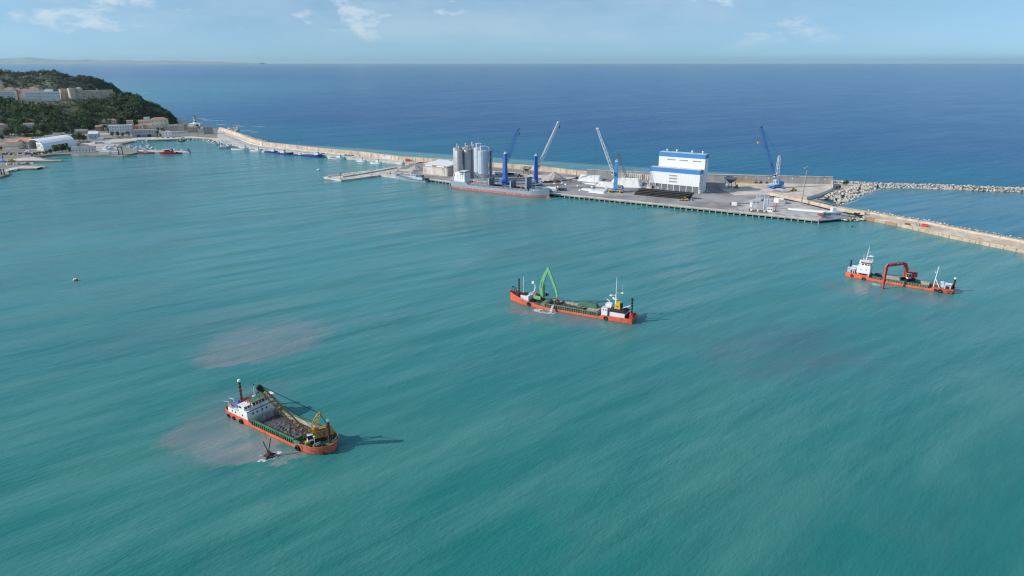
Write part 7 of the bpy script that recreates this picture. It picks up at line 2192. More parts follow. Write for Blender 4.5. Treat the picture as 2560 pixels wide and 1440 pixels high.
# lighthouse
lp_ = W(493, 313.5, 3)
lt_ = thing('lighthouse', 'lighthouse striped black and white on the harbour point', 'lighthouse', lp_)
lhh = atY(493, 288.5, lp_.y).z - 3
MB().prism([(-11, -6), (11, -6), (11, 6), (-11, 6)], -2, 4.2).build('base_house', M_PLASTER, lt_, fixn=True)
MB().lathe([(6, 0), (5, 2)], 8, (0, 0, 4.2)).build('plinth', M_PLASTER, lt_)
M_LHBLACK = mat('black_stripe_paint', (0.03, 0.03, 0.033), 0.6, var=0.15)
n_ = 7
for i in range(n_):
    z0, z1 = 5.0 + (lhh - 8) * i / n_, 5.0 + (lhh - 8) * (i + 1) / n_
    MB().lathe([(2.9 - 0.13 * i, z0), (2.9 - 0.13 * (i + 1), z1)], 16).build('stripe', M_PLASTER if i % 2 == 0 else M_LHBLACK, lt_, smooth=True)
MB().lathe([(2.6, 0), (2.6, 0.4), (1.3, 0.5), (1.3, 2.2), (1.6, 2.3), (0.2, 3.6)], 12, (0, 0, lhh - 3.2)).build('lantern', M_DGREEN, lt_, smooth=True)
windows(lt_, M_WINDOW, 'y', -6.0, (-8, -4, 0, 4, 8), 1.2, 2.6, 1.2)

# curved boat hall
A_, B_, C_ = W(115.5, 379.5, 1.8), W(196, 365.5, 1.8), W(77, 372, 1.8)
ax = (B_ - A_)
Lh = ax.length
ang = math.atan2(ax.y, ax.x)
wv = C_ - A_
nrm = Vector((-math.sin(ang), math.cos(ang), 0))
Wd = abs(wv.dot(nrm))
sk = wv.dot(Vector((math.cos(ang), math.sin(ang), 0)))
hl = thing('boat_hall', 'big white barrel-roofed boat hall open towards the yard', 'building', A_, ang)
hh = atY(90, 349.5, C_.y * 0.5 + A_.y * 0.5).z - 1.8
prof = [(0.4, 0), (0.0, hh * 0.22), (0.5, hh * 0.48), (Wd * 0.10, hh * 0.74), (Wd * 0.25, hh * 0.92), (Wd * 0.45, hh), (Wd * 0.68, hh * 0.985), (Wd * 0.86, hh * 0.88), (Wd * 0.965, hh * 0.66), (Wd, hh * 0.36), (Wd * 0.98, 0)]
n_ = len(prof)
V, Fc = [], []
for x, k in ((0.0, 1.0), (Lh, 1.0)):
    for y, z in prof:
        V.append((x + sk * y / Wd * (1 if x == 0 else 1), y, z))
for i in range(n_ - 1):
    if 1 < i + 1 <= 2:
        continue
    Fc.append((i, n_ + i, n_ + i + 1, i + 1))
Fc.append(tuple(range(n_, 2 * n_))[::-1])
# near wall panel with its wide opening
y1, z1, y2, z2 = prof[1][0], prof[1][1], prof[2][0], prof[2][1]
xs = [0, Lh * 0.24, Lh * 0.74, Lh]
b0 = len(V)
for x in xs:
    V += [(x + sk * y1 / Wd, y1, z1), (x + sk * y2 / Wd, y2, z2)]
Fc += [(b0, b0 + 2, b0 + 3, b0 + 1), (b0 + 4, b0 + 6, b0 + 7, b0 + 5)]
hs_ = MB().add(V, Fc).build('vault', M_CLAD, hl)
sm = hs_.modifiers.new('thickness', 'SOLIDIFY')
sm.thickness = 0.5
piece('opening_shade', hl, M_DARK, Lh * 0.24, Lh * 0.74, 1.6, 1.9, 0.2, hh * 0.46)  # near-black board stands in for the shade inside the opening
MB().add([(sk * 0.2 + 3 + sk * 0 , Wd * 0.10, 0.1), (sk * 0.55 + 3, Wd * 0.55, 0.1), (sk * 0.55 + 3, Wd * 0.55, hh * 0.78), (sk * 0.2 + 3, Wd * 0.10, hh * 0.66)], [(0, 1, 2, 3)]).build('folding_door', M_SHIPWHITE, hl)
for i in range(5):
    f = 0.16 + i * 0.085
    x = sk * f + 2.9
    piece('door_rib', hl, M_HATCH, x - 0.15, x + 0.15, Wd * f - 0.15, Wd * f + 0.15, 0.2, hh * 0.62)
MB().add([(sk * 0.0, 0, 0.06), (Lh, 0, 0.06), (Lh + sk, Wd, 0.06), (sk, Wd, 0.06)], [(0, 1, 2, 3)]).build('floor', M_CONC, hl)
rim = MB().path([(sk * y / Wd - 0.1, y, z) for y, z in prof], 0.45, 6).build('arch_rim', M_SHIPWHITE, hl)

# ------------------------------------------------------------------ harbour craft
def boat_st(L_, B, fb):
    h = L_ / 2
    b = B / 2
    return [(-h, b * 0.75, b * 0.85, fb * 0.95, 0.5), (-h * 0.8, b * 0.92, b, fb * 0.9, 0.5), (0, b, b, fb * 0.9, 0.5), (h * 0.45, b * 0.85, b * 0.98, fb * 1.1, 0.5), (h * 0.75, b * 0.45, b * 0.75, fb * 1.35, 0.5), (h * 0.93, b * 0.12, b * 0.35, fb * 1.6, 0.5), (h, 0.05, 0.12, fb * 1.7, 0.5)]


def trawler(label, p, rz, L_, mh_, ms_, house_at=0.15, fb=1.7, group=None, name='fishing_boat', tall=1.0, gallows=True, stripe=None):
    B = L_ * 0.27
    t = thing(name, label, 'boat', p, rz, group)
    hull(t, boat_st(L_, B, fb), mh_, M_DECK, zbot=-0.8)
    x0 = L_ * house_at
    wh_ = MB().box(x0 - L_ * 0.13, x0 + L_ * 0.10, -B * 0.30, B * 0.30, fb * 0.4, fb + 2.1 * tall).box(x0 - L_ * 0.05, x0 + L_ * 0.08, -B * 0.26, B * 0.26, fb + 2.1 * tall, fb + 3.9 * tall).build('wheelhouse', ms_, t)
    windows(wh_, M_GLASS, 'x', x0 + L_ * 0.08, (-B * 0.13, B * 0.13), fb + 2.8 * tall, fb + 3.5 * tall, B * 0.18)
    for s in (-1, 1):
        windows(wh_, M_GLASS, 'y', s * B * 0.26, (x0 - L_ * 0.01, x0 + L_ * 0.045), fb + 2.8 * tall, fb + 3.5 * tall, L_ * 0.035)
    mm = MB().tube((x0, 0, fb + 3.9 * tall), (x0, 0, fb + 7.5 * tall), 0.11, 5).tube((x0, -B * 0.2, fb + 5.8 * tall), (x0, B * 0.2, fb + 5.8 * tall), 0.06, 4)
    mm.tube((L_ * 0.36, 0, fb * 0.8), (L_ * 0.36, 0, fb + 5.0 * tall), 0.1, 5)
    mm.build('mast', M_SHIPWHITE, t)
    if gallows:
        xg = -L_ * 0.38
        MB().path([(xg, -B * 0.36, fb * 0.5), (xg, -B * 0.30, fb + 3.2), (xg, B * 0.30, fb + 3.2), (xg, B * 0.36, fb * 0.5)], 0.16, 5).build('stern_gallows', ms_, t)
        MB().tube((xg + L_ * 0.12, -B * 0.25, fb * 0.9), (xg + L_ * 0.12, B * 0.25, fb * 0.9), 0.5, 10).box(xg + L_ * 0.16, xg + L_ * 0.28, -B * 0.2, B * 0.25, fb * 0.4, fb * 0.9).build('net_winch', M_RUST, t)
    if stripe:
        for s in (-1, 1):
            piece('stripe', t, stripe, -L_ * 0.4, L_ * 0.22, min(s * B * 0.497, s * B * 0.507), max(s * B * 0.497, s * B * 0.507), fb * 0.55, fb * 0.75)
    return t


gq = 'fishing boats moored along the mole'
trawler('long white trawler moored at the bend of the mole', W(605, 374.5), -0.22, 27, M_SHIPWHITE, M_SHIPWHITE, 0.22, 2.4, gq, tall=1.1)
trawler('white trawler moored between the long one and the blue trawlers', W(645, 378), -0.3, 19, M_SHIPWHITE, M_SHIPWHITE, 0.1, 2.0, gq)
trawler('little white boat squeezed in front of the blue trawlers', W(664, 380), -0.3, 8, M_SHIPWHITE, M_SHIPWHITE, 0.1, 1.2, gq, gallows=False, tall=0.6)
trawler('blue hulled trawler with white deckhouse, first of the blue row', W(683, 381.5), -0.35, 22, M_NAVY, M_SHIPWHITE, 0.15, 2.0, gq)
trawler('blue hulled trawler with dark bow, middle of the blue row', W(716, 385.5), -0.35, 28, M_NAVY, M_SHIPWHITE, -0.1, 2.2, gq)
trawler('low blue and white trawler astern of the largest blue one', W(754, 389), -0.35, 19, M_NAVY, M_SHIPWHITE, 0.0, 1.4, gq, tall=0.6)
trawler('largest blue trawler with red derrick beside the mole', W(789, 392.5), -0.38, 27, M_NAVY, M_SHIPWHITE, 0.18, 3.0, gq, tall=1.1)
trawler('white trawler with dark waterline alone beyond the blue row', W(845, 397), -0.38, 24, M_SHIPWHITE, M_SHIPWHITE, 0.18, 1.9, gq, stripe=M_HATCH)
trawler('stout white fishing boat nearer the warehouse', W(908, 404.5), -0.4, 14, M_SHIPWHITE, M_SHIPWHITE, -0.05, 1.9, gq, gallows=False)
trawler('white fishing boat with dark scuppers, last before the quay', W(944, 409), -0.4, 16.5, M_SHIPWHITE, M_SHIPWHITE, 0.12, 2.0, gq)
for i, (px, py) in enumerate(((551, 361.5), (557, 370), (566, 368.5), (575, 369.5), (560, 360), (569, 360.5), (581, 369))):
    trawler('white fishing boat lying bow-out at the bend of the mole', W(px, py), -1.75 + 0.1 * (i % 3), 14 + (i % 3) * 2, M_SHIPWHITE if i % 3 else M_LBLUE, M_SHIPWHITE, -0.02, 1.9, 'fishing boats lying bow-out at the bend')
# red tug
tg = W(430, 385)
tu = thing('tug', 'bright red tug with tall dark mast at the end of the floating pier', 'tug', tg, 3.3)
hull(tu, boat_st(29, 8.6, 1.9), M_REDP, M_DECK, zbot=-0.8)
MB().box(-4, 8, -2.9, 2.9, 1.2, 3.9).build('deckhouse', M_REDP, tu)
wh_ = MB().box(0.5, 6.5, -2.3, 2.3, 3.9, 6.4).build('wheelhouse', M_REDP, tu)
windows(wh_, M_GLASS, 'y', 2.3, (1.6, 3.4, 5.2), 4.9, 5.9, 1.2)
windows(wh_, M_GLASS, 'y', -2.3, (1.6, 3.4, 5.2), 4.9, 5.9, 1.2)
MB().box(0.1, 7.0, -2.7, 2.7, 6.4, 6.7).build('wheelhouse_roof', M_SHIPWHITE, wh_)
MB().tube((2.5, 0, 6.7), (2.5, 0, 14.5), 0.18, 6).tube((2.5, -1.6, 11), (2.5, 1.6, 11), 0.08, 4).build('mast', M_BLACK, tu)
MB().tube((-3, 1.4, 3.9), (-3, 1.4, 6.8), 0.6, 8).tube((-3, -1.4, 3.9), (-3, -1.4, 6.8), 0.6, 8).build('funnel', M_BLACK, tu)
MB().tube((-8.5, -1.5, 2.0), (-8.5, 1.5, 2.0), 0.9, 10).build('towing_winch', M_BLACK, tu)
for i in range(6):
    fender(tu, -9 + 3.6 * i, -4.4, 1.2, 0.8)
trawler('white pilot boat with red lower hull beside the tug', W(370, 383.5), 3.3, 21, M_EXRED, M_SHIPWHITE, 0.05, 1.6, None, 'pilot_boat', gallows=False)
trawler('dark grey work boat with black wheelhouse past the tug', W(474, 381), 2.4, 12, M_STEEL, M_HATCH, -0.15, 1.8, None, 'work_boat')
trawler('brown old wooden boat anchored alone in the inner harbour', W(458, 353.5), 0.3, 10, M_BROWN, M_GREYP, 0.0, 1.4, None, 'wooden_boat', gallows=False)
gbt = thing('flat_barge', 'flat pale green pontoon drifting off the boat yard', 'pontoon', W(327, 392), 0.1)
MB().prism([(-8.5, -2.6), (7, -2.6), (9, 0), (7, 2.6), (-8.5, 2.6)], -0.4, 0.8, top=[(-8.7, -2.8), (7.2, -2.8), (9.4, 0), (7.2, 2.8), (-8.7, 2.8)]).build('pontoon_body', M_OLIVE, gbt, fixn=True)
MB().box(-6, -2, -1.6, 1.6, 0.8, 1.5).box(1, 4, -1, 1, 0.8, 1.3).build('deck_box', M_LINING, gbt)
# grey landing craft by the short jetty
lc = thing('landing_craft', 'pale grey landing craft with black side stripe beside the short jetty', 'ship', W(1036, 451.0), math.pi - 0.52)
hull(lc, [(-19, 3.6, 3.9, 2.2, 0.5), (-17, 4.0, 4.1, 2.2, 0.5), (6, 4.1, 4.1, 2.4, 0.5), (14, 3.8, 4.1, 3.2, 0.6), (20, 3.0, 3.8, 4.4, 0.6), (21.5, 2.4, 3.4, 4.7, 0.6)], M_SHIPGREY, M_STEEL, zbot=-0.8)
MB().box(-14, -1, -2.4, 2.4, 1.7, 4.4).build('deckhouse', M_LBLUE, lc)
wh_ = MB().box(-5, 2.6, -2.0, 2.0, 4.4, 6.4).build('bridge', M_LBLUE, lc)
windows(wh_, M_GLASS, 'x', 2.6, (-1.2, 0, 1.2), 5.3, 6.0, 0.9)
windows(wh_, M_GLASS, 'y', 2.0, (-3.5, -1.5, 0.8), 5.3, 6.0, 1.2)
MB().tube((-2, 0, 6.4), (-2, 0, 11), 0.4, 6, 0.12).tube((-2, -1.5, 9), (-2, 1.5, 9), 0.08, 4).build('mast', M_STEEL, lc)
MB().box(-13, -8.5, -2.2, 2.2, 4.4, 6.6).build('gun_deck', M_HATCH, lc)
for s in (-1, 1):
    piece('side_stripe', lc, M_BLACK, -18, 6, min(s * 4.09, s * 4.16), max(s * 4.09, s * 4.16), 1.5, 2.0)
MB().box(-18.6, -15.5, -3.2, 3.2, 1.6, 3.4).build('stern_gear', M_BLACK, lc)

# small craft of the marina: a few shapes, copied
def small_craft(kind):
    t = thing('motor_boat', 'x', 'boat')
    L_ = (6.5, 9.0, 5.0)[kind]
    hull(t, boat_st(L_, L_ * 0.36, 0.9), M_SHIPWHITE if kind != 2 else M_LBLUE, M_LINING, zbot=-0.3)
    if kind == 0:
        MB().prism([(-0.5, -0.8), (1.6, -0.7), (1.6, 0.7), (-0.5, 0.8)], 0.6, 1.6, top=[(-0.3, -0.6), (0.9, -0.5), (0.9, 0.5), (-0.3, 0.6)]).build('windshield', M_GLASS, t, fixn=True)
        MB().box(-3.2, -2.8, -0.3, 0.3, 0.3, 1.3).build('outboard', M_BLACK, t)
    elif kind == 1:
        MB().prism([(-2.0, -1.2), (2.2, -1.0), (2.2, 1.0), (-2.0, 1.2)], 0.5, 2.3, top=[(-1.8, -0.95), (1.2, -0.8), (1.2, 0.8), (-1.8, 0.95)]).build('cabin', M_SHIPWHITE, t, fixn=True)
        MB().prism([(-1.7, -1.12), (2.0, -0.95), (2.0, 0.95), (-1.7, 1.12)], 1.4, 1.9).build('cabin_window', M_GLASS, t, fixn=True)
        MB().tube((-0.5, 0, 2.3), (-0.5, 0, 5.5), 0.06, 4).build('mast', M_SHIPWHITE, t)
    else:
        MB().box(-0.4, 0.1, -0.8, 0.8, 0.4, 0.7).box(-2.4, -2.1, -0.2, 0.2, 0.2, 1.0).build('thwart', M_TRUNK, t)
    return t


def spread(protos, spots, label, group):
    used = set()
    for i, (px, py, a_) in enumerate(spots):
        k = i % len(protos)
        o = protos[k] if protos[k].name not in used and protos[k]['label'] == 'x' else copy_tree(protos[k])
        used.add(protos[k].name)
        o.location = W(px, py)
        o.rotation_euler = (0, 0, a_)
        o['label'] = label[k] if isinstance(label, tuple) else label
        o['group'] = group
    return protos


pr = [small_craft(0), small_craft(1), small_craft(2)]
rr = random.Random(31)
spots = [(334 + i * 9.5 + rr.uniform(-2, 2), 355.6 - min(4.2, i * 0.7) - (0.18 * max(0, i - 6)) + rr.uniform(-0.4, 0.5), 1.5 + rr.uniform(-0.3, 0.3)) for i in range(21)]
spread(pr, spots, ('open white motorboat moored stern-to along the inner harbour road', 'white cabin boat moored stern-to along the inner harbour road', 'small pale blue rowing boat along the inner harbour road'), 'small boats along the inner harbour road')
pr2 = [copy_tree(q) for q in pr]
for q in pr2:
    q['label'] = 'x'
spots = [(326 + rr.uniform(0, 62), 362 + rr.uniform(0, 10), rr.choice((0.1, 3.2, 1.6)) + rr.uniform(-0.3, 0.3)) for i in range(26)]
spread(pr2, spots, ('open white motorboat in the crowded berths behind the pilot boat', 'white cabin boat in the crowded berths behind the pilot boat', 'small pale blue boat in the crowded berths behind the pilot boat'), 'boats in the crowded berths')
pr3 = [copy_tree(pr[1]), copy_tree(pr[0])]
for q in pr3:
    q['label'] = 'x'
spots = [(393 + i * 8 + rr.uniform(-2, 2), 377 + rr.uniform(-1.2, 0.6), 1.7 + rr.uniform(-0.2, 0.2)) for i in range(9)]
spread(pr3, spots, ('white cabin boat berthed across the floating pier from the tug', 'open motorboat berthed across the floating pier from the tug'), 'boats across the pier from the tug')
pr4 = [copy_tree(pr[1]), copy_tree(pr[0])]
for q in pr4:
    q['label'] = 'x'
spread(pr4, [(517 + i * 5.2, 350.5 + i * 1.1 + rr.uniform(-0.5, 0.5), 1.3) for i in range(6)], ('white cabin boat in the corner below the modern building', 'open motorboat in the corner below the modern building'), 'boats in the harbour corner')
# boats laid up ashore, on the yard: each its own
pr5 = copy_tree(pr[1])
pr5['label'] = 'x'
ys = [(268 + rr.uniform(0, 40), 361 + rr.uniform(0, 14), rr.uniform(0, 6)) for i in range(14)] + [(58 + rr.uniform(0, 30), 378 + rr.uniform(0, 7), rr.uniform(0, 6)) for i in range(7)]
for i, (px, py, a_) in enumerate(ys):
    o = pr5 if i == 0 else copy_tree(pr5)
    o.location = W(px, py, 2.3)
    o.rotation_euler = (0, 0, a_)
    o['label'] = 'white cabin boat laid up ashore on the boat yard apron' if i < 14 else 'white cabin boat laid up before the open boat hall'
    o['group'] = 'boats laid up on the yard' if i < 14 else 'boats laid up before the hall'
# sailing yacht ashore with its tall mast
sy = thing('sailing_yacht', 'large white sailing yacht with a very tall mast on the yard quay', 'yacht', W(276, 383.5, 2.2), 0.2)
hull(sy, boat_st(16, 4.4, 2.0), M_SHIPWHITE, M_LINING, zbot=0.0)
ymh = atY(270, 318, W(276, 383.5, 2.2).y).z - 2.2
MB().tube((0.5, 0, 1.6), (0.5, 0, ymh), 0.16, 6).tube((0.5, 0, 3.4), (-6, 0, 3.2), 0.12, 5).tube((0.5, -1.4, ymh * 0.7), (0.5, 1.4, ymh * 0.7), 0.06, 4).build('mast', M_SHIPWHITE, sy)
MB().box(-3, 3, -1.2, 1.2, 1.6, 2.6).build('cabin', M_SHIPWHITE, sy)
for px, py, lab in ((294, 385, 'white boxy boat shed standing on the yard quay by the yacht'), (265, 385.5, 'low white store beside the keel of the yacht')):
    container(lab, W(px, py, 1.8), 0.1, M_SHIPWHITE, 9 if px > 280 else 12, 3.6, 4.0, 'boat_store', 'shed')
dp = thing('yard_hoist', 'dark steel boat hoist on the corner of the yard quay', 'hoist', W(306, 386, 1.8), 0.3)
MB().box(-2.6, -2.2, -2, 2, 0, 9).box(2.2, 2.6, -2, 2, 0, 9).box(-2.6, 2.6, -0.3, 0.3, 9, 9.6).tube((-4, 0, 10), (5, 0, 9.6), 0.25, 6).build('hoist_frame', M_HATCH, dp)
MB().box(-2.9, -1.9, -2.2, 2.2, 0, 0.7).box(1.9, 2.9, -2.2, 2.2, 0, 0.7).build('wheel_bogie', M_BLACK, dp)
truck('white coach parked on the boat yard apron', W(254, 359, 1.9), 0.25, M_SHIPWHITE, M_LBLUE, 13, 2.6, 'coach', 0.6)
pk = 'cars parked around the boat yard'
for i in range(22):
    if i < 8:
        px, py = 200 + i * 4.2 + rr.uniform(-1, 1), 358.5 - i * 0.35
    elif i < 16:
        px, py = 296 + (i - 8) * 5 + rr.uniform(-1, 1), 345.4 + rr.uniform(-0.7, 0.7)
    else:
        px, py = 398 + (i - 16) * 13 + rr.uniform(-2, 2), 344.6 + rr.uniform(-0.4, 0.4)
    m_ = (M_SHIPWHITE, M_HATCH, M_SMALLBLUE, M_STEEL)[i % 4]
    cn_ = ('white', 'dark grey', 'dark blue', 'silver')[i % 4]
    car(cn_ + (' car parked under the bushy trees by the yard' if i < 8 else ' car parked along the boat works road' if i < 16 else ' car parked by the harbour office road'), W(px, py, 1.95), rr.uniform(-0.3, 0.6), m_, group=pk)

# ---- left edge: small cranes, jetties' dolphins, odds and ends
for lab, px, py, tipx, tipy, m1, m2 in (('blue mobile crane with raised boom on the left jetty', 12, 405, 9, 383, M_CLBLUE, M_LBLUE), ('yellow mobile crane leaning its boom on the left jetty', 34, 404, 42, 384, M_YELM, M_YELM)):
    q = W(px, py, 1.9)
    tp = atY(tipx, tipy, q.y)
    mc = thing('mobile_crane', lab, 'crane', q, az_to(q, tp))
    lt = Matrix.Rotation(-az_to(q, tp), 3, 'Z') @ (tp - q)
    MB().box(-4, 4, -1.3, 1.3, 0.8, 1.8).build('carrier', m1, mc)
    for x in (-3, -1, 1.5, 3):
        for s in (-1, 1):
            MB().tube((x, s * 1.35, 0.55), (x, s * 0.9, 0.55), 0.55, 10).build('wheel', M_BLACK, mc)
    MB().box(-2.8, 0.8, -1.3, 1.3, 1.8, 3.4).build('house', m2, mc)
    MB().tube((-0.5, 0, 2.8), lt, 0.75, 6, 0.4).build('boom', m1, mc)
yb2 = thing('yellow_gantry', 'yellow steel gantry beam at the left edge of the jetty yard', 'gantry', W(-4, 394, 1.9), 0.05)
MB().box(-8, 8, -0.6, 0.6, 6.0, 7.2).build('beam', M_YELM, yb2)
for x in (-7, 7):
    MB().box(x - 0.5, x + 0.5, -1.8, 1.8, 0, 6.0).build('leg', M_YELM, yb2)
for px, py in ((4, 441), (10, 441), (17, 441), (-4, 441)):
    q = W(px, py, 0)
    dl = thing('mooring_pile', 'thick dark mooring pile standing before the left jetty', 'pile', (q.x, q.y, 0), 0, 'dark mooring piles at the left jetty')
    MB().tube((0, 0, -2), (0, 0, atY(px, 423, q.y).z), 0.62, 10).build('shaft', M_BLACK, dl, smooth=True)
    MB().lathe([(0.7, 0), (0.7, 0.4)], 10, (0, 0, atY(px, 423, q.y).z)).build('pile_cap', M_HATCH, dl)
jk = thing('junk_row', 'cluttered crates and pallets along the shore by the boat hall', 'crates', W(30, 385, 1.9), 0.1)
for i in range(40):
    x, y = rr.uniform(-20, 26), rr.uniform(-8, 8)
    s = rr.uniform(0.6, 1.8)
    piece('crate', jk, (M_BROWN, M_LINING, M_HATCH, M_SHIPWHITE)[i % 4], x - s, x + s, y - s * 0.6, y + s * 0.6, 0.003 * i, s * 1.1 + 0.003 * i, rr.uniform(0, 3))
jk = thing('junk_row', 'clutter of stores on the long jetty at the left', 'crates', W(56, 411, 1.9), 0.05)
for i in range(26):
    x, y = rr.uniform(-16, 16), rr.uniform(-3, 4)
    s = rr.uniform(0.5, 1.6)
    piece('crate', jk, (M_HATCH, M_LINING, M_SHIPWHITE)[i % 3], x - s, x + s, y - s * 0.6, y + s * 0.6, 0.003 * i, s * 1.2 + 0.003 * i, rr.uniform(0, 3))
rk2 = thing('shore_boulders', 'pale boulders edging the shore from boat yard to left jetty', 'boulders')
for i in range(110):
    if i < 60:
        f = rr.random()
        p = W(190 + 118 * f, lerp_tab([(0, 386), (0.1, 387.6), (0.6, 389), (1, 389.6)], f) + rr.uniform(-0.6, 0.4), 0.9)
    elif i < 85:
        f = rr.random()
        p = W(90 + 34 * f, 392 + 6.6 * f + rr.uniform(-0.6, 0.6), 1.4)
    else:
        f = rr.random()
        p = W(22 + 45 * f, 429 - 8 * f + rr.uniform(-0.8, 0.8), 0.8)
    boulder(rk2, p, rr.uniform(0.8, 1.7), rr)
for i in range(7):
    px = (30, 60, 100, 138, 182, 240, 470)[i]
    py = (356, 349, 342, 338, 336, 334, 341)[i]
    o = copy_tree(lp)
    o.location = W(px, py, 1.9)
    o['label'] = 'slender lamp post on the road below the wood'
    o['group'] = 'lamp posts of the town road'
fp2 = thing('flag_pole', 'tall white pole on the point left of the lighthouse', 'pole', W(470, 321, 2.0))
MB().tube((0, 0, 0), (0, 0, 19), 0.2, 6, 0.1).build('pole', M_SHIPWHITE, fp2)
MB().tube((0, -1.2, 15), (0, 1.2, 15), 0.08, 4).build('yard_arm', M_SHIPWHITE, fp2)

# ------------------------------------------------------------------ buoys, foam, spray
by = thing('buoy', 'small red and white drum buoy floating alone in the harbour', 'buoy', W(193, 701.5))
MB().tube((-0.9, 0, 0.5), (0.9, 0, 0.5), 0.85, 12).build('drum', M_REDP, by, smooth=True)
MB().tube((-0.95, 0, 0.5), (-0.4, 0, 0.5), 0.88, 12).box(-0.7, 0.7, -0.5, 0.5, 1.25, 1.45).build('band', M_SHIPWHITE, by)
by2 = thing('buoy', 'white round buoy off the tip of the short jetty', 'buoy', W(800, 425.5))
MB().lathe([(0.3, -0.6), (1.2, -0.1), (1.5, 0.6), (1.2, 1.3), (0.3, 1.8)], 12).build('float_ball', M_SHIPWHITE, by2, smooth=True)
MB().tube((0, 0, 1.8), (0, 0, 2.6), 0.15, 6).build('buoy_rod', M_HATCH, by2)
by3 = thing('buoy', 'tiny black buoy off the quay corner boulders', 'buoy', W(2134, 567.5))
MB().lathe([(0.2, -0.4), (0.6, 0), (0.6, 0.5), (0.2, 0.8)], 10).build('float_ball', M_BLACK, by3, smooth=True)
MB().tube((0, 0, 0.8), (0, 0, 1.3), 0.08, 5).build('buoy_rod', M_BLACK, by3)
sv = thing('sailing_ship', 'tiny white sailing ship far out near the horizon', 'ship', W(630, 163))
MB().prism([(-30, -6), (20, -6), (32, 0), (20, 6), (-30, 6)], -2, 8).build('hull', M_SHIPWHITE, sv, fixn=True)
MB().add([(-22, 0, 12), (20, 2, 12), (2, 1, 78)], [(0, 1, 2)]).add([(22, 0, 10), (36, 1, 10), (6, 1, 64)], [(0, 1, 2)]).build('sail', M_TARP, sv)
M_FOAM = mat('sea_foam', (0.72, 0.74, 0.75), 0.8, var=0.06)
M_SPRAY = mat('muddy_spray', (0.40, 0.385, 0.37), 0.7, var=0.15)


def foam_patch(mb, p, r, n, rnd_, sx=1.0, ang=0.0, ring=False, s0=0.35):
    """torn scraps of foam lying on the water"""
    c, s = math.cos(ang), math.sin(ang)
    for i in range(n):
        a_ = rnd_.uniform(0, 6.283)
        k = rnd_.gauss(1.0, 0.10) if ring else math.sqrt(rnd_.random())
        x, y = r * sx * k * math.cos(a_), r * k * math.sin(a_)
        q = (p.x + x * c - y * s, p.y + x * s + y * c)
        sz = s0 * rnd_.uniform(0.4, 1.6)
        m_ = rnd_.randint(5, 7)
        b_ = rnd_.uniform(0, 6.28)
        tang = a_ + math.pi / 2 + ang if ring else ang
        V = []
        for j in range(m_):
            t_ = 2 * math.pi * j / m_ + b_
            ex, ey = sz * 1.9 * math.cos(t_) * rnd_.uniform(0.6, 1.2), sz * 0.7 * math.sin(t_) * rnd_.uniform(0.6, 1.2)
            V.append((q[0] + ex * math.cos(tang) - ey * math.sin(tang), q[1] + ex * math.sin(tang) + ey * math.cos(tang), 0.05 + 0.0015 * (i % 60)))
        mb.add(V, [tuple(range(m_))])


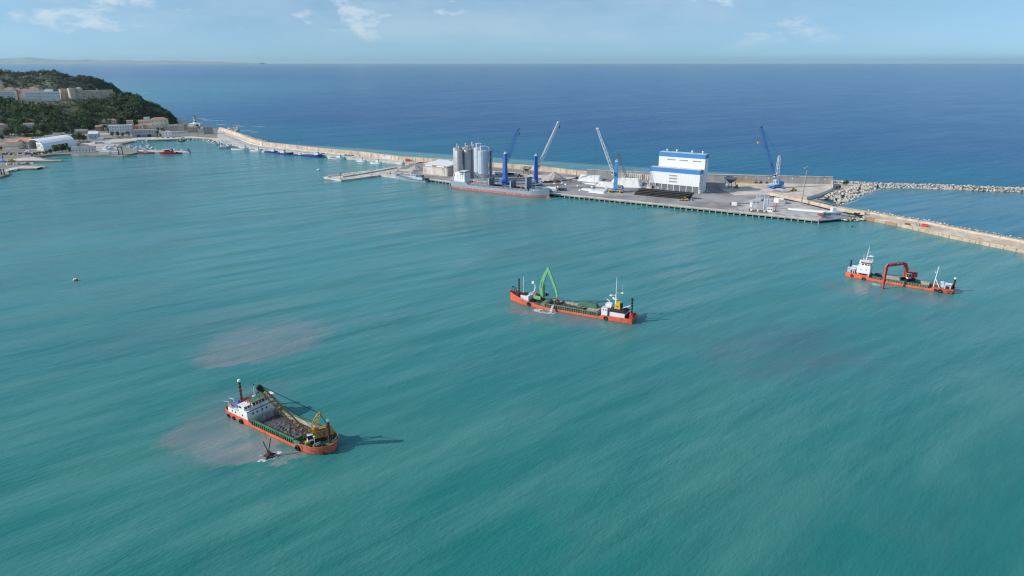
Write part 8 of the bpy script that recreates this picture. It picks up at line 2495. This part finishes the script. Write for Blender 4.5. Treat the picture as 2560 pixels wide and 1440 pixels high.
rr = random.Random(90)
fm = MB()
foam_patch(fm, W(1366, 778.5), 2.5, 190, rr, 2.1, rB + 0.1, True, 0.30)
foam_patch(fm, W(1366, 778), 1.9, 60, rr, 2.0, rB, True, 0.22)
foam_patch(fm, W(1384, 777), 1.5, 70, rr, 1.4, rB, False, 0.26)
setp(fm.build('foam', M_FOAM), 'ring of white foam beside the barge where the water jet falls', 'foam', kind='stuff')
fm = MB()
foam_patch(fm, gpos, 2.3, 26, rr, 1.25, 0.4, True, 0.22)
foam_patch(fm, gpos + Vector((1.6, 1.2, 0)), 1.6, 40, rr, 1.5, 0.7, False, 0.25)
foam_patch(fm, gpos + Vector((-0.8, -2.0, 0)), 1.0, 24, rr, 2.0, 0.3, False, 0.25)
setp(fm.build('foam', M_FOAM), 'white foam churned up round the sunken grab', 'foam', kind='stuff')
fm = MB()
for px, py, L_ in ((538, 301, 10), (507, 297, 5), (520, 299, 4), (556, 311, 5), (602, 317, 4), (652, 317, 5), (616, 327, 5), (430, 290, 7), (447, 290.5, 9), (595, 313, 3), (568, 327, 4), (640, 330, 3)):
    foam_patch(fm, W(px, py), 2.2, 30, rr, L_, 0.12, False, 1.5)
for px, py, L_ in ((345, 232.2, 12), (318, 233.6, 10), (372, 232.6, 6)):
    foam_patch(fm, W(px, py), 4, 26, rr, L_, 0.1, False, 4.0)
setp(fm.build('foam', M_FOAM), 'white breaking wavelets on the sea behind the lighthouse point', 'foam', kind='stuff')
fm = MB()
for i in range(14):
    f = i / 13
    foam_patch(fm, W(2200 - 85 * f, 474.5 + 38 * f), 1.2, 12, rr, 1.6, -0.5, False, 0.5)
setp(fm.build('foam', M_FOAM), 'thin line of foam along the inner rock slope of the basin', 'foam', kind='stuff')
jt = thing('water_jet', 'grey sheet of muddy water pouring over the side of the barge', 'water')
c0 = to_world(pB, rB, (21.4, 4.3, 3.3))
c1 = to_world(pB, rB, (21.6, 7.6, 0.0))
tx = Vector((math.cos(rB), math.sin(rB), 0))
V, Fc = [], []
for i in range(9):
    f = i / 8
    p = c0.lerp(c1, f)
    p.z = 3.3 + 0.5 * f - 3.8 * f * f
    w_ = 0.5 + 0.35 * f
    for s in (-1, -0.33, 0.33, 1):
        q = p + tx * (s * w_ * rr.uniform(0.85, 1.15)) + Vector((0, 0, 0.12 * (1 - s * s)))
        V.append(q)
for i in range(8):
    for j in range(3):
        Fc.append((i * 4 + j, i * 4 + j + 1, i * 4 + j + 5, i * 4 + j + 4))
o = MB().add(V, Fc).build('falling_water', M_SPRAY, jt, smooth=True)
sm = o.modifiers.new('thickness', 'SOLIDIFY')
sm.thickness = 0.25

# ------------------------------------------------------------------ sea air: thin even haze over everything
hzm = bpy.data.materials.new('sea_haze')
hzm.use_nodes = True
k = NT(hzm.node_tree)
pv = k.n('ShaderNodeVolumePrincipled', {'Color': (0.62, 0.90, 1.0), 'Density': 1.0e-5, 'Anisotropy': 0.2})
k.t.links.new(pv.outputs[0], k.n('ShaderNodeOutputMaterial').inputs['Volume'])
hb = MB().box(-E_ - 500, E_ + 500, -3500, E_ + 500, -12, 760).build('haze', hzm)
setp(hb, kind='stuff')
